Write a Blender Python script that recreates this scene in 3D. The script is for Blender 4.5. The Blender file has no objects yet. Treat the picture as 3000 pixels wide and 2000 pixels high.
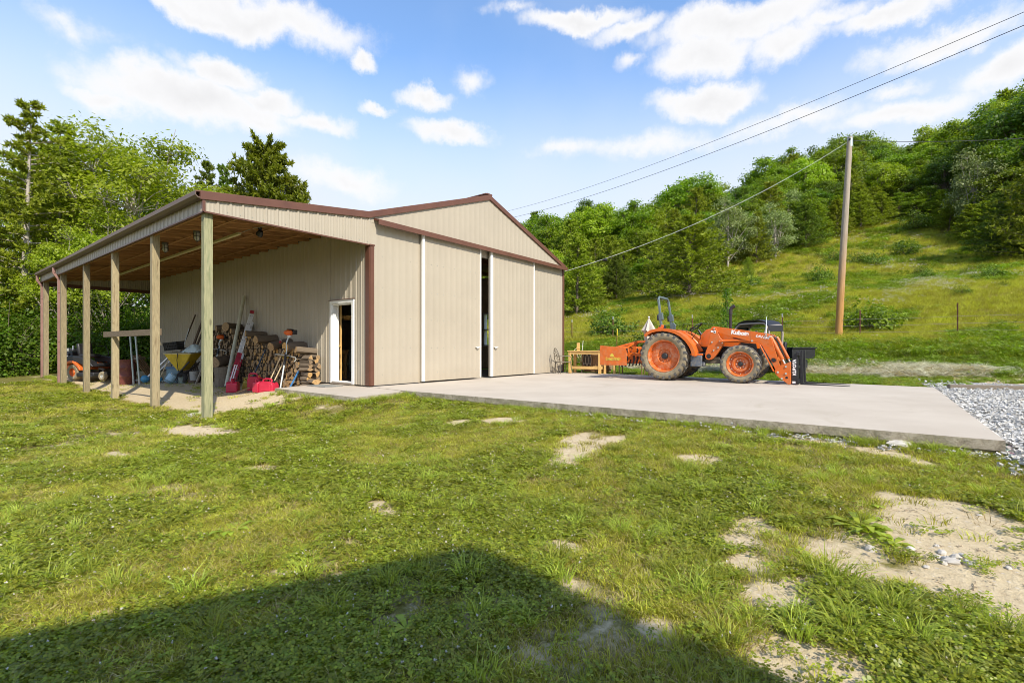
import bpy, math, random
import numpy as np
from mathutils import Vector, Matrix, Euler

SC = bpy.context.scene
COL = SC.collection
R = math.radians
rnd = random.Random(7)
NP = np.random.default_rng(11)

# ------------------------------------------------------------------ camera
CAM = Vector((-7.384, -10.081, 0.966))
AX = Vector((0.6100, 0.7924, 0)).normalized()
RT = Vector((AX.x, -AX.y, 0))           # camera right
FW = Vector((AX.y, AX.x, 0))            # camera forward
F = 1403.0
cd = bpy.data.cameras.new('camera')
cam = bpy.data.objects.new('camera', cd)
COL.objects.link(cam)
cam.location = CAM
cam.rotation_euler = (R(90), 0, -math.atan2(FW.x, FW.y))
cd.sensor_width = 36
cd.lens = F / 3000 * 36
cd.shift_y = 19 / 3000
cd.clip_start = 0.05
cd.clip_end = 3000
SC.camera = cam

# ------------------------------------------------------------------ sun, sky, exposure
SUN = Vector((-0.40, -1.0, 1.0)).normalized()
sd = bpy.data.lights.new('sun', 'SUN')
sd.energy = 4.3
sd.angle = R(0.5)
sd.color = (1.0, 0.93, 0.80)
sun = bpy.data.objects.new('sun', sd)
COL.objects.link(sun)
sun.location = (-20, -50, 50)
sun.rotation_euler = (-SUN).to_track_quat('-Z', 'Y').to_euler()
SC.view_settings.view_transform = 'Standard'
SC.view_settings.look = 'None'
SC.view_settings.gamma = 1
SC.view_settings.exposure = 0.45
SC.cycles.use_denoising = True
SC.cycles.denoiser = 'OPENIMAGEDENOISE'
SC.cycles.denoising_prefilter = 'ACCURATE'
SC.cycles.denoising_input_passes = 'RGB_ALBEDO_NORMAL'
SC.cycles.sample_clamp_indirect = 3.0
SC.cycles.blur_glossy = 1.0
SC.cycles.use_adaptive_sampling = False
SC.cycles.filter_width = 0.95
SC.cycles.max_bounces = 8
SC.cycles.transparent_max_bounces = 8

W = bpy.data.worlds.new('World')
SC.world = W
W.use_nodes = True
wn, wl = W.node_tree.nodes, W.node_tree.links
wn.clear()


def wnode(t, **k):
    n = wn.new(t)
    for a, b in k.items():
        setattr(n, a, b)
    return n


def wmath(op, a, b=None, clamp=False):
    n = wnode('ShaderNodeMath', operation=op, use_clamp=clamp)
    for i, s in enumerate((a, b)):
        if s is None:
            continue
        if isinstance(s, (int, float)):
            n.inputs[i].default_value = s
        else:
            wl.new(s, n.inputs[i])
    return n.outputs[0]


sky = wnode('ShaderNodeTexSky', sky_type='NISHITA')
sky.sun_disc = False
sky.sun_elevation = math.asin(SUN.z)
sky.sun_rotation = math.atan2(SUN.x, SUN.y)
sky.altitude = 300
sky.air_density = 1.0
sky.dust_density = 0.6
sky.ozone_density = 1.6
tc = wnode('ShaderNodeTexCoord')
sep = wnode('ShaderNodeSeparateXYZ')
wl.new(tc.outputs['Generated'], sep.inputs[0])
az = wmath('ARCTAN2', sep.outputs[0], sep.outputs[1])
el = wmath('ARCSINE', sep.outputs[2])
comb = wnode('ShaderNodeCombineXYZ')
wl.new(az, comb.inputs[0])
wl.new(el, comb.inputs[1])
nz = wnode('ShaderNodeTexNoise')
nz.inputs['Scale'].default_value = 7.0
nz.inputs['Detail'].default_value = 9
nz.inputs['Roughness'].default_value = 0.62
wl.new(comb.outputs[0], nz.inputs['Vector'])
off = wnode('ShaderNodeVectorMath', operation='SUBTRACT')
wl.new(nz.outputs['Color'], off.inputs[0])
off.inputs[1].default_value = (0.5, 0.5, 0.5)
offs = wnode('ShaderNodeVectorMath', operation='SCALE')
wl.new(off.outputs[0], offs.inputs[0])
offs.inputs['Scale'].default_value = 0.11
pos = wnode('ShaderNodeVectorMath', operation='ADD')
wl.new(comb.outputs[0], pos.inputs[0])
wl.new(offs.outputs[0], pos.inputs[1])
# clouds as patches of the sky: azimuth, elevation, half widths (degrees), weight
CLOUDS = [
    (560, 285, 300, 78, 1.1), (640, 205, 150, 45, .95), (780, 285, 120, 40, .9), (300, 275, 110, 36, .75),
    (740, 45, 350, 70, 1.0), (560, 20, 220, 40, .85), (900, 95, 160, 70, .7), (930, 360, 110, 35, .8), (750, 365, 120, 40, .65),
    (1055, 178, 45, 32, .85), (1235, 300, 75, 32, .85), (1105, 328, 50, 18, .7), (1320, 390, 130, 32, .8), (1370, 235, 60, 40, .5),
    (1700, 60, 170, 35, 1.0), (1850, 90, 130, 40, .8), (2150, 80, 260, 70, 1.05), (2080, 165, 160, 60, 1.0), (2310, 130, 130, 60, .8),
    (2080, 290, 135, 48, 1.05), (2620, 40, 220, 45, .9), (2760, 110, 260, 45, .75), (2930, 190, 150, 60, 1.0), (2620, 320, 220, 40, .8),
    (2600, 250, 90, 30, .6), (1900, 420, 240, 40, .55), (2300, 350, 260, 40, .6), (1000, 520, 160, 45, .65), (1650, 430, 120, 28, .45),
    (1500, 30, 80, 25, .4), (2420, 60, 200, 45, .6), (200, 60, 160, 40, .35), (1850, 190, 60, 25, .5),
]
best = None
for (px, py, rx, ry, wgt) in CLOUDS:
    d = RT * ((px - 1500) / F) + FW + Vector((0, 0, (1019 - py) / F))
    d1 = RT * ((px + 1 - 1500) / F) + FW + Vector((0, 0, (1019 - py) / F))
    a0, e0 = math.atan2(d.x, d.y), math.asin(d.normalized().z)
    a1 = math.atan2(d1.x, d1.y)
    d2 = RT * ((px - 1500) / F) + FW + Vector((0, 0, (1019 - py + 1) / F))
    e1 = math.asin(d2.normalized().z)
    sa, se = abs(a1 - a0) * rx, abs(e1 - e0) * ry
    s = wnode('ShaderNodeVectorMath', operation='SUBTRACT')
    wl.new(pos.outputs[0], s.inputs[0])
    s.inputs[1].default_value = (a0, e0, 0)
    m = wnode('ShaderNodeVectorMath', operation='MULTIPLY')
    wl.new(s.outputs[0], m.inputs[0])
    m.inputs[1].default_value = (1 / sa, 1 / se, 0)
    ln = wnode('ShaderNodeVectorMath', operation='LENGTH')
    wl.new(m.outputs[0], ln.inputs[0])
    v = wmath('MULTIPLY', wmath('SUBTRACT', 1.32, ln.outputs['Value']), wgt)
    best = v if best is None else wmath('SMOOTH_MAX', best, v)
    if best is not v:
        best.node.inputs[2].default_value = 0.12
nz2 = wnode('ShaderNodeTexNoise')
nz2.inputs['Scale'].default_value = 16
nz2.inputs['Detail'].default_value = 8
nz2.inputs['Roughness'].default_value = 0.65
wl.new(comb.outputs[0], nz2.inputs['Vector'])
dens = wmath('ADD', best, wmath('MULTIPLY', wmath('SUBTRACT', nz2.outputs['Fac'], 0.5), 1.0))
mr = wnode('ShaderNodeMapRange', interpolation_type='SMOOTHSTEP')
mr.inputs['From Min'].default_value = 0.0
mr.inputs['From Max'].default_value = 0.75
wl.new(dens, mr.inputs['Value'])
# thin veil that thickens towards the horizon
nz3 = wnode('ShaderNodeTexNoise')
nz3.inputs['Scale'].default_value = 2.2
nz3.inputs['Detail'].default_value = 7
wl.new(comb.outputs[0], nz3.inputs['Vector'])
hz = wnode('ShaderNodeMapRange', interpolation_type='SMOOTHSTEP')
hz.inputs['From Min'].default_value = 0.58
hz.inputs['From Max'].default_value = 0.22
hz.inputs['To Max'].default_value = 0.96
wl.new(el, hz.inputs['Value'])
veil = wmath('ADD', hz.outputs[0], wmath('MULTIPLY', wmath('SUBTRACT', nz3.outputs['Fac'], 0.5), 0.55), True)
hs = wnode('ShaderNodeHueSaturation')
hs.inputs['Saturation'].default_value = 1.08
hs.inputs['Value'].default_value = 1.58
wl.new(sky.outputs[0], hs.inputs['Color'])
SKY_GAIN = 0.15
VIS = 1 / (SKY_GAIN * 2 ** 0.45)
mx1 = wnode('ShaderNodeMix', data_type='RGBA')
wl.new(veil, mx1.inputs['Factor'])
wl.new(hs.outputs[0], mx1.inputs['A'])
mx1.inputs['B'].default_value = (0.85 * VIS, 0.90 * VIS, 1.0 * VIS, 1)
mx2 = wnode('ShaderNodeMix', data_type='RGBA')
wl.new(mr.outputs[0], mx2.inputs['Factor'])
wl.new(mx1.outputs['Result'], mx2.inputs['A'])
cshade = wnode('ShaderNodeMapRange')
cshade.inputs['From Min'].default_value = 0.5
cshade.inputs['From Max'].default_value = 1.5
cshade.inputs['To Min'].default_value = 1.02 * VIS
cshade.inputs['To Max'].default_value = 0.88 * VIS
wl.new(dens, cshade.inputs['Value'])
cc = wnode('ShaderNodeCombineColor')
wl.new(wmath('MULTIPLY', cshade.outputs[0], 0.985), cc.inputs[0])
wl.new(wmath('MULTIPLY', cshade.outputs[0], 0.985), cc.inputs[1])
wl.new(cshade.outputs[0], cc.inputs[2])
wl.new(cc.outputs[0], mx2.inputs['B'])
bg = wnode('ShaderNodeBackground')
bg.inputs['Strength'].default_value = SKY_GAIN
wl.new(mx2.outputs['Result'], bg.inputs['Color'])
wo = wnode('ShaderNodeOutputWorld')
wl.new(bg.outputs[0], wo.inputs['Surface'])

# ------------------------------------------------------------------ helpers


def at(px, D, z=None, py=None):
    """world point D metres ahead of the photographer along the sight line of column px"""
    p = CAM + (RT * ((px - 1500) / F) + FW) * D
    if z is None and py is not None:
        z = CAM.z + (1019 - py) / F * D
    p.z = ground(p.x, p.y) if z is None else z
    return p


def smooth(a, b, x):
    t = np.clip((np.asarray(x, float) - a) / (b - a), 0, 1)
    return t * t * (3 - 2 * t)


HX = [-500, -30, 0, 9, 12, 14, 16, 18, 20, 30, 70, 120, 200, 500]
HZ = [0, 0, 0, .03, .10, .27, .68, 1.12, 1.5, 4.1, 14.7, 35, 58, 80]


def ground(x, y):
    x = np.asarray(x, float)
    y = np.asarray(y, float)
    z = -0.12 - 0.41 * (1 - np.exp(np.minimum(x, 0) / 3.0))
    z = z + np.interp(x, HX, HZ)
    z = z + 0.22 * smooth(10.5, 15, y) * smooth(2, -2.5, x)
    z = z + 0.6 * smooth(20, 40, y) * smooth(8, 0, x)
    z = z + 0.018 * np.sin(x * 1.3 + y * 0.7) * np.sin(y * 1.1 - x * .4) * smooth(-0.3, -1.5, x)
    z = z + smooth(22, 40, x) * (0.9 * np.sin(x * .11 + y * .07) + .6 * np.sin(y * .13 + 1.0))
    dstep = np.maximum(np.maximum(-1.8 - x, x + .1), np.maximum(-1.9 - y, y - 1.9))
    z = np.maximum(z, np.where(x < .2, -.10 - .02 * 0 - np.maximum(dstep, 0) * .30, -9))
    dsl = np.maximum(np.maximum(-.3 - x, x - 9), np.maximum(-11.1 - y, y - 0))
    z = np.maximum(z, np.where(x < .2, np.interp(y, [-11, -4, -1], [-.19, -.165, -.14]) - np.maximum(dsl, 0) * .16, -9))
    inb = (x > -0.05) & (x < 9) & (y > -11) & (y < 16)
    z = np.where(inb, np.minimum(z, -0.12), z)
    return z if z.ndim else float(z)


def tag(o, label=None, cat=None, group=None, kind=None):
    if label:
        o['label'] = label
    if cat:
        o['category'] = cat
    if group:
        o['group'] = group
    if kind:
        o['kind'] = kind
    return o


def thing(name, label, cat, loc=(0, 0, 0), rz=0, group=None, rot=None):
    o = bpy.data.objects.new(name, None)
    o.empty_display_size = 0.1
    COL.objects.link(o)
    o.location = loc
    o.rotation_euler = rot if rot else (0, 0, rz)
    return tag(o, label, cat, group)


def copy_tree(o, parent=None):
    c = o.copy()
    COL.objects.link(c)
    if parent is not None:
        c.parent = parent
    for ch in list(o.children):
        copy_tree(ch, c)
    return c


class MB:
    def __init__(s, m=None):
        s.v, s.f, s.mi, s.cur = [], [], [], 0
        s.m = m or Matrix.Identity(4)

    def add(s, vs, fs):
        b = len(s.v)
        s.v += [tuple(s.m @ Vector(p)) for p in vs]
        s.f += [tuple(b + i for i in f) for f in fs]
        s.mi += [s.cur] * len(fs)
        return s

    def box(s, c, d, rot=None, taper=1.0):
        M = Matrix.Translation(c) @ (Euler(rot).to_matrix().to_4x4() if rot else Matrix.Identity(4))
        x, y, z = d[0] / 2, d[1] / 2, d[2] / 2
        vs = []
        for k in (-1, 1):
            t = taper if k > 0 else 1
            for (i, j) in ((-1, -1), (1, -1), (1, 1), (-1, 1)):
                vs.append(M @ Vector((i * x * t, j * y * t, k * z)))
        return s.add(vs, [(3, 2, 1, 0), (4, 5, 6, 7), (0, 1, 5, 4), (1, 2, 6, 5), (2, 3, 7, 6), (3, 0, 4, 7)])

    def bar(s, a, b, w, h, up=(0, 0, 1)):
        a, b = Vector(a), Vector(b)
        d = (b - a).normalized()
        u = Vector(up)
        if abs(d.dot(u)) > 0.98:
            u = Vector((1, 0, 0))
        r = d.cross(u).normalized() * (w / 2)
        q = r.cross(d).normalized() * (h / 2)
        vs = []
        for p in (a, b):
            vs += [p - r - q, p + r - q, p + r + q, p - r + q]
        return s.add(vs, [(3, 2, 1, 0), (4, 5, 6, 7), (0, 1, 5, 4), (1, 2, 6, 5), (2, 3, 7, 6), (3, 0, 4, 7)])

    def tube(s, pts, r, n=8, cap=True):
        pts = [Vector(p) for p in pts]
        rs = r if isinstance(r, (list, tuple)) else [r] * len(pts)
        vs, fs = [], []
        prev = None
        for i, p in enumerate(pts):
            d = (pts[min(i + 1, len(pts) - 1)] - pts[max(i - 1, 0)]).normalized()
            if prev is None:
                u = Vector((0, 0, 1)) if abs(d.z) < 0.9 else Vector((1, 0, 0))
                u = (u - d * u.dot(d)).normalized()
            else:
                u = (prev - d * prev.dot(d)).normalized()
            prev = u
            w = d.cross(u)
            for k in range(n):
                a = 2 * math.pi * k / n
                vs.append(p + (u * math.cos(a) + w * math.sin(a)) * rs[i])
            if i:
                for k in range(n):
                    k2 = (k + 1) % n
                    fs.append(((i - 1) * n + k, (i - 1) * n + k2, i * n + k2, i * n + k))
        if cap:
            fs.append(tuple(range(n))[::-1])
            fs.append(tuple((len(pts) - 1) * n + k for k in range(n)))
        return s.add(vs, fs)

    def lathe(s, prof, n=24, M=None, cap=True):
        M = M or Matrix.Identity(4)
        vs, fs = [], []
        for i, (r, z) in enumerate(prof):
            for k in range(n):
                a = 2 * math.pi * k / n
                vs.append(M @ Vector((r * math.cos(a), r * math.sin(a), z)))
            if i:
                for k in range(n):
                    k2 = (k + 1) % n
                    fs.append(((i - 1) * n + k, (i - 1) * n + k2, i * n + k2, i * n + k))
        if cap:
            fs.append(tuple(range(n))[::-1])
            fs.append(tuple((len(prof) - 1) * n + k for k in range(n)))
        return s.add(vs, fs)

    def prism(s, out, a, b, plane='xz'):
        def P(u, v, w):
            return {'xz': (u, w, v), 'xy': (u, v, w), 'yz': (w, u, v)}[plane]
        n = len(out)
        vs = [P(u, v, a) for u, v in out] + [P(u, v, b) for u, v in out]
        fs = [tuple(range(n))[::-1], tuple(range(n, 2 * n))] + [(i, (i + 1) % n, n + (i + 1) % n, n + i) for i in range(n)]
        return s.add(vs, fs)

    def ball(s, c, r, n=12, m=8, sc=(1, 1, 1), jit=0, seed=0):
        rr = random.Random(seed)
        vs, fs = [], []
        for i in range(m + 1):
            t = math.pi * i / m
            for k in range(n):
                a = 2 * math.pi * k / n
                q = r * (1 + jit * (rr.random() - .5) * 2)
                vs.append((c[0] + q * sc[0] * math.sin(t) * math.cos(a), c[1] + q * sc[1] * math.sin(t) * math.sin(a), c[2] + q * sc[2] * math.cos(t)))
                if i:
                    pass
        for i in range(m):
            for k in range(n):
                k2 = (k + 1) % n
                fs.append((i * n + k, (i + 1) * n + k, (i + 1) * n + k2, i * n + k2))
        return s.add(vs, fs)

    def mesh(s, name, mats, ang=35):
        me = bpy.data.meshes.new(name)
        me.from_pydata(s.v, [], s.f)
        for m in (mats if isinstance(mats, (list, tuple)) else [mats]):
            me.materials.append(m)
        if max(s.mi, default=0):
            me.polygons.foreach_set('material_index', s.mi)
        me.polygons.foreach_set('use_smooth', [True] * len(me.polygons))
        me.set_sharp_from_angle(angle=R(ang))
        me.update()
        return me

    def build(s, name, mats, parent=None, bevel=0, ang=35, label=None):
        o = bpy.data.objects.new(name, s.mesh(name, mats, ang))
        COL.objects.link(o)
        if parent is not None:
            o.parent = parent
        if bevel:
            b = o.modifiers.new('bevel', 'BEVEL')
            b.width = bevel
            b.segments = 2
            b.limit_method = 'ANGLE'
            b.angle_limit = R(40)
        if label:
            o['label'] = label
        return o


def quads_mesh(name, V, mats, mi=None, smoothf=False):
    """V: (N,4,3) array of quads"""
    n = len(V)
    me = bpy.data.meshes.new(name)
    me.vertices.add(n * 4)
    me.vertices.foreach_set('co', np.ascontiguousarray(V, dtype=np.float32).ravel())
    me.loops.add(n * 4)
    me.loops.foreach_set('vertex_index', np.arange(n * 4, dtype=np.int32))
    me.polygons.add(n)
    me.polygons.foreach_set('loop_start', np.arange(0, n * 4, 4, dtype=np.int32))
    me.polygons.foreach_set('loop_total', np.full(n, 4, dtype=np.int32))
    if mi is not None:
        me.polygons.foreach_set('material_index', np.asarray(mi, dtype=np.int32))
    for m in (mats if isinstance(mats, (list, tuple)) else [mats]):
        me.materials.append(m)
    me.update(calc_edges=True)
    return me


def unit(a):
    return a / np.maximum(np.linalg.norm(a, axis=-1, keepdims=True), 1e-9)


# ------------------------------------------------------------------ materials


class NT:
    def __init__(s, name):
        s.mat = bpy.data.materials.new(name)
        s.mat.use_nodes = True
        s.n, s.l = s.mat.node_tree.nodes, s.mat.node_tree.links
        s.p = s.n['Principled BSDF']
        s.out = s.n['Material Output']
        s.tc = s.n.new('ShaderNodeTexCoord')

    def new(s, t, **k):
        n = s.n.new(t)
        for a, b in k.items():
            setattr(n, a, b)
        return n

    def put(s, sock, v):
        if isinstance(v, (int, float)):
            sock.default_value = v
        elif isinstance(v, tuple):
            sock.default_value = (*v, 1) if len(v) == 3 and sock.type == 'RGBA' else v
        else:
            s.l.new(v, sock)

    def coord(s, scale=(1, 1, 1), kind='Object', rot=(0, 0, 0)):
        m = s.new('ShaderNodeMapping')
        s.l.new(s.tc.outputs[kind], m.inputs[0])
        m.inputs['Scale'].default_value = scale
        m.inputs['Rotation'].default_value = rot
        return m.outputs[0]

    def noise(s, vec, scale=5, detail=4, rough=.55, dist=0, out='Fac'):
        n = s.new('ShaderNodeTexNoise')
        s.l.new(vec, n.inputs['Vector'])
        n.inputs['Scale'].default_value = scale
        n.inputs['Detail'].default_value = detail
        n.inputs['Roughness'].default_value = rough
        n.inputs['Distortion'].default_value = dist
        return n.outputs[out]

    def ramp(s, fac, stops):
        n = s.new('ShaderNodeValToRGB')
        e = n.color_ramp.elements
        while len(e) < len(stops):
            e.new(0.5)
        for i, (p, c) in enumerate(stops):
            e[i].position = p
            e[i].color = (*c, 1) if len(c) == 3 else c
        s.l.new(fac, n.inputs[0])
        return n.outputs[0]

    def mix(s, f, a, b, blend='MIX'):
        n = s.new('ShaderNodeMix', data_type='RGBA', blend_type=blend)
        s.put(n.inputs['Factor'], f)
        s.put(n.inputs['A'], a)
        s.put(n.inputs['B'], b)
        return n.outputs['Result']

    def math(s, op, a, b=0.0, clamp=False):
        n = s.new('ShaderNodeMath', operation=op, use_clamp=clamp)
        s.put(n.inputs[0], a)
        s.put(n.inputs[1], b)
        return n.outputs[0]

    def range(s, v, a, b, c=0, d=1, smoothi=True):
        n = s.new('ShaderNodeMapRange')
        if smoothi:
            n.interpolation_type = 'SMOOTHSTEP'
        s.l.new(v, n.inputs['Value'])
        n.inputs['From Min'].default_value = a
        n.inputs['From Max'].default_value = b
        n.inputs['To Min'].default_value = c
        n.inputs['To Max'].default_value = d
        return n.outputs[0]

    def bump(s, h, strength=.3, dist=.01):
        b = s.new('ShaderNodeBump')
        b.inputs['Strength'].default_value = strength
        b.inputs['Distance'].default_value = dist
        s.l.new(h, b.inputs['Height'])
        s.l.new(b.outputs[0], s.p.inputs['Normal'])

    def done(s, color, rough=.6, metal=0.0, spec=.5):
        s.put(s.p.inputs['Base Color'], color)
        s.put(s.p.inputs['Roughness'], rough)
        s.put(s.p.inputs['Metallic'], metal)
        s.p.inputs['Specular IOR Level'].default_value = spec
        return s.mat


def M(name, c, rough=.6, metal=0.0, var=.18, scale=6, bump=0.0, bscale=60, spec=.5, dirt=None, dirt_amt=.4):
    t = NT(name)
    v = t.coord()
    n = t.noise(v, scale, 5, .6)
    lo = tuple(x * (1 - var) for x in c)
    hi = tuple(min(1, x * (1 + var)) for x in c)
    col = t.ramp(n, [(.3, lo), (.7, hi)])
    if dirt:
        n2 = t.noise(v, scale * 2.3, 6, .7)
        col = t.mix(t.math('MULTIPLY', t.range(n2, .42, .7), dirt_amt), col, dirt)
    if bump:
        t.bump(t.noise(v, bscale, 4, .6), bump)
    rr = t.range(n, .2, .8, max(.02, rough - .08), min(1, rough + .08))
    return t.done(col, rr, metal, spec)


def wood(name, c0, c1, c2=None, axis=2, sc=1.0, rough=.8, knots=True):
    """grain runs along the given axis"""
    t = NT(name)
    s = [14 * sc] * 3
    s[axis] = 0.9 * sc
    oi = t.new('ShaderNodeObjectInfo')
    base = t.new('ShaderNodeVectorMath', operation='ADD')
    t.l.new(t.tc.outputs['Object'], base.inputs[0])
    cx = t.new('ShaderNodeCombineXYZ')
    t.l.new(t.math('MULTIPLY', oi.outputs['Random'], 37.0), cx.inputs[axis])
    t.l.new(cx.outputs[0], base.inputs[1])
    mp = t.new('ShaderNodeMapping')
    t.l.new(base.outputs[0], mp.inputs[0])
    mp.inputs['Scale'].default_value = s
    v = mp.outputs[0]
    g = t.noise(v, 1.6, 5, .6, 1.2)
    fine = t.noise(v, 6, 3, .6)
    col = t.ramp(g, [(.3, c0), (.5, c1), (.68, c2 or tuple(x * .75 for x in c1))])
    hv = t.new('ShaderNodeHueSaturation')
    t.l.new(col, hv.inputs['Color'])
    t.put(hv.inputs['Value'], t.range(oi.outputs['Random'], 0, 1, .72, 1.22, False))
    col = hv.outputs[0]
    col = t.mix(.35, col, t.ramp(fine, [(.35, tuple(x * .55 for x in c0)), (.65, tuple(min(1, x * 1.2) for x in c1))]))
    if knots:
        vo = t.new('ShaderNodeTexVoronoi')
        mp2 = t.new('ShaderNodeMapping')
        t.l.new(base.outputs[0], mp2.inputs[0])
        s2 = [5.0] * 3
        s2[axis] = 1.7
        mp2.inputs['Scale'].default_value = s2
        t.l.new(mp2.outputs[0], vo.inputs['Vector'])
        vo.inputs['Scale'].default_value = 1
        col = t.mix(t.range(vo.outputs['Distance'], .17, .06, 0, .75), col, tuple(x * .35 for x in c1))
    t.bump(fine, .35, .004)
    return t.done(col, rough, 0, .3)


def leafmat(name, ca, cb, trans=.35, rough=.5, scale=.6, tmul=(1.35, 1.5, .55), vary=.18):
    t = NT(name)
    gi = t.new('ShaderNodeNewGeometry')
    oi = t.new('ShaderNodeObjectInfo')
    n = t.noise(t.coord(), scale, 3, .6)
    f = t.math('ADD', t.math('MULTIPLY', gi.outputs['Random Per Island'], .55), t.math('MULTIPLY', n, .6), True)
    col = t.ramp(f, [(.15, ca), (.85, cb)])
    hsv = t.new('ShaderNodeHueSaturation')
    t.l.new(col, hsv.inputs['Color'])
    t.put(hsv.inputs['Hue'], t.range(oi.outputs['Random'], 0, 1, .485, .515, False))
    t.put(hsv.inputs['Value'], t.range(oi.outputs['Random'], 0, 1, 1 - vary, 1 + vary, False))
    col = hsv.outputs[0]
    t.done(col, rough, 0, .35)
    tr = t.new('ShaderNodeBsdfTranslucent')
    mul = t.mix(1.0, col, tmul, 'MULTIPLY')
    t.l.new(mul, tr.inputs['Color'])
    ms = t.new('ShaderNodeMixShader')
    ms.inputs[0].default_value = trans
    t.l.new(t.p.outputs[0], ms.inputs[1])
    t.l.new(tr.outputs[0], ms.inputs[2])
    t.l.new(ms.outputs[0], t.out.inputs['Surface'])
    return t.mat


def panelmat(name, c):
    t = NT(name)
    v = t.coord()
    n = t.noise(v, .8, 4, .6)
    st = t.noise(t.coord((9, 9, .5)), 1.4, 4, .6)
    col = t.ramp(n, [(.3, tuple(x * .94 for x in c)), (.7, tuple(x * 1.04 for x in c))])
    col = t.mix(t.range(st, .5, .8, 0, .10), col, tuple(x * .78 for x in c))
    sp = t.new('ShaderNodeSeparateXYZ')
    t.l.new(t.tc.outputs['Object'], sp.inputs[0])
    low = t.math('MULTIPLY', t.range(sp.outputs[2], .55, .0), t.noise(v, 5, 4, .6))
    col = t.mix(t.math('MULTIPLY', low, .35), col, (.33, .25, .16))
    t.bump(t.noise(v, 3, 2, .5), .06, .02)
    return t.done(col, .42, 0, .4)


TAN = panelmat('tan_steel_panel', (.408, .356, .273))
BROWN = M('brown_trim', (.125, .052, .032), .38, 0, .12, 3)
DSPOUT = M('faded_brown_downspout', (.27, .15, .125), .45, 0, .12, 3)
WHITE = M('white_trim', (.80, .79, .76), .5, 0, .05, 3)
POST = wood('weathered_post', (.255, .215, .125), (.375, .305, .18), (.17, .115, .06))
POSTG = wood('green_stained_post', (.22, .24, .13), (.35, .325, .185), (.13, .165, .075))
RAFT = wood('rafter_wood', (.32, .155, .06), (.43, .225, .085), (.19, .085, .03), axis=0, sc=.6)
DECK = wood('shadow_dark_roof_deck', (.085, .045, .02), (.14, .07, .03), axis=1, knots=False)  # metal underside and shadows between the rafters put into the dark colour
PINE = wood('yellow_pine', (.62, .38, .12), (.70, .46, .17), (.50, .27, .08))
PINEX = wood('yellow_pine_flat', (.62, .38, .12), (.70, .46, .17), (.50, .27, .08), axis=0)
GREYW = wood('grey_weathered_wood', (.20, .17, .13), (.30, .25, .19), axis=1)
BARKY = wood('rough_bark', (.10, .075, .055), (.19, .145, .10), axis=0, knots=False)


def cutmat():
    t = NT('cut_log_end')
    oi = t.new('ShaderNodeObjectInfo')
    n = t.noise(t.coord(), 16, 5, .65)
    col = t.ramp(n, [(.3, (.26, .15, .06)), (.7, (.55, .36, .17))])
    hv = t.new('ShaderNodeHueSaturation')
    t.l.new(col, hv.inputs['Color'])
    t.put(hv.inputs['Value'], t.range(oi.outputs['Random'], 0, 1, .55, 1.3, False))
    t.put(hv.inputs['Saturation'], t.range(oi.outputs['Random'], 0, 1, .75, 1.1, False))
    t.bump(n, .4, .01)
    return t.done(hv.outputs[0], .9, 0, .2)


CUT = cutmat()
STEELDK = M('dark_steel', (.03, .03, .032), .5, .3, .25, 8)
BLACKP = M('black_plastic', (.014, .014, .016), .5, 0, .3, 8, .05)
ALU = M('aluminium', (.78, .79, .79), .42, .1, .12, 5)
GALV = M('galvanised_pipe', (.40, .46, .43), .45, .5, .12, 5)
RUST = M('rusty_drum_steel', (.13, .035, .028), .6, .1, .3, 5, .15, 30, dirt=(.26, .10, .04), dirt_amt=.6)
RED = M('red_plastic_can', (.52, .02, .055), .38, 0, .12, 4, .03)
REDF = M('red_fibreglass', (.36, .02, .04), .5, 0, .15, 4)
YELL = M('yellow_barrow_tray', (.56, .40, .02), .5, 0, .15, 3, dirt=(.2, .13, .04), dirt_amt=.35)
BLUE = M('blue_plastic', (.05, .24, .42), .45, 0, .15, 4)
BLUEGR = M('blue_grey_plastic', (.13, .22, .27), .5, 0, .15, 5)
GREYP = M('grey_green_plastic', (.20, .25, .22), .55, 0, .2, 6)
LABELW = M('pale_paper', (.62, .68, .70), .6, 0, .15, 12)
PVC = M('old_pvc', (.52, .52, .40), .45, 0, .12, 2, dirt=(.3, .28, .18))
ORANGE = M('orange_paint', (.60, .118, .008), .32, 0, .09, 3, dirt=(.40, .20, .09), dirt_amt=.42)
ORANGED = M('worn_orange_paint', (.60, .125, .012), .45, 0, .15, 5, dirt=(.45, .26, .14), dirt_amt=.45)
RIMO = M('orange_rim_paint', (.56, .115, .012), .45, 0, .12, 4, dirt=(.62, .40, .26), dirt_amt=.6)
TYRE = M('dusty_tyre_rubber', (.235, .195, .125), .9, 0, .3, 5, .35, 40, .25, dirt=(.40, .33, .22), dirt_amt=.6)
LUG = M('tyre_lug_rubber', (.085, .083, .080), .75, 0, .3, 6, .2, 40, .3, dirt=(.34, .29, .21), dirt_amt=.5)
RUBBER = M('black_rubber', (.025, .025, .025), .8, 0, .3, 8, .2, .3)
GREYM = M('grey_green_rollbar_paint', (.125, .165, .17), .45, .2, .12, 5)
CHROME = M('bright_steel', (.7, .68, .64), .25, .9, .08, 5)
IRON = M('bronze_chair_metal', (.17, .145, .105), .5, .3, .2, 9)
CANVAS = M('beige_canvas', (.52, .46, .38), .85, 0, .12, 8, .2, 80)
GREYV = M('grey_canopy', (.36, .36, .33), .6, 0, .15, 6)
TARP = M('crumpled_pale_sheet', (.50, .58, .54), .5, 0, .15, 8, .2, 20)
ORANGEP = M('orange_plastic', (.70, .13, .02), .4, 0, .1, 5)
GLASSY = M('jar_glass', (.42, .43, .40), .12, 0, .15, 9)
WHITEP = M('white_plastic', (.75, .75, .72), .45, 0, .1, 6)
DECALW = M('white_decal', (.82, .82, .80), .5, 0, .03, 5)
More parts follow.
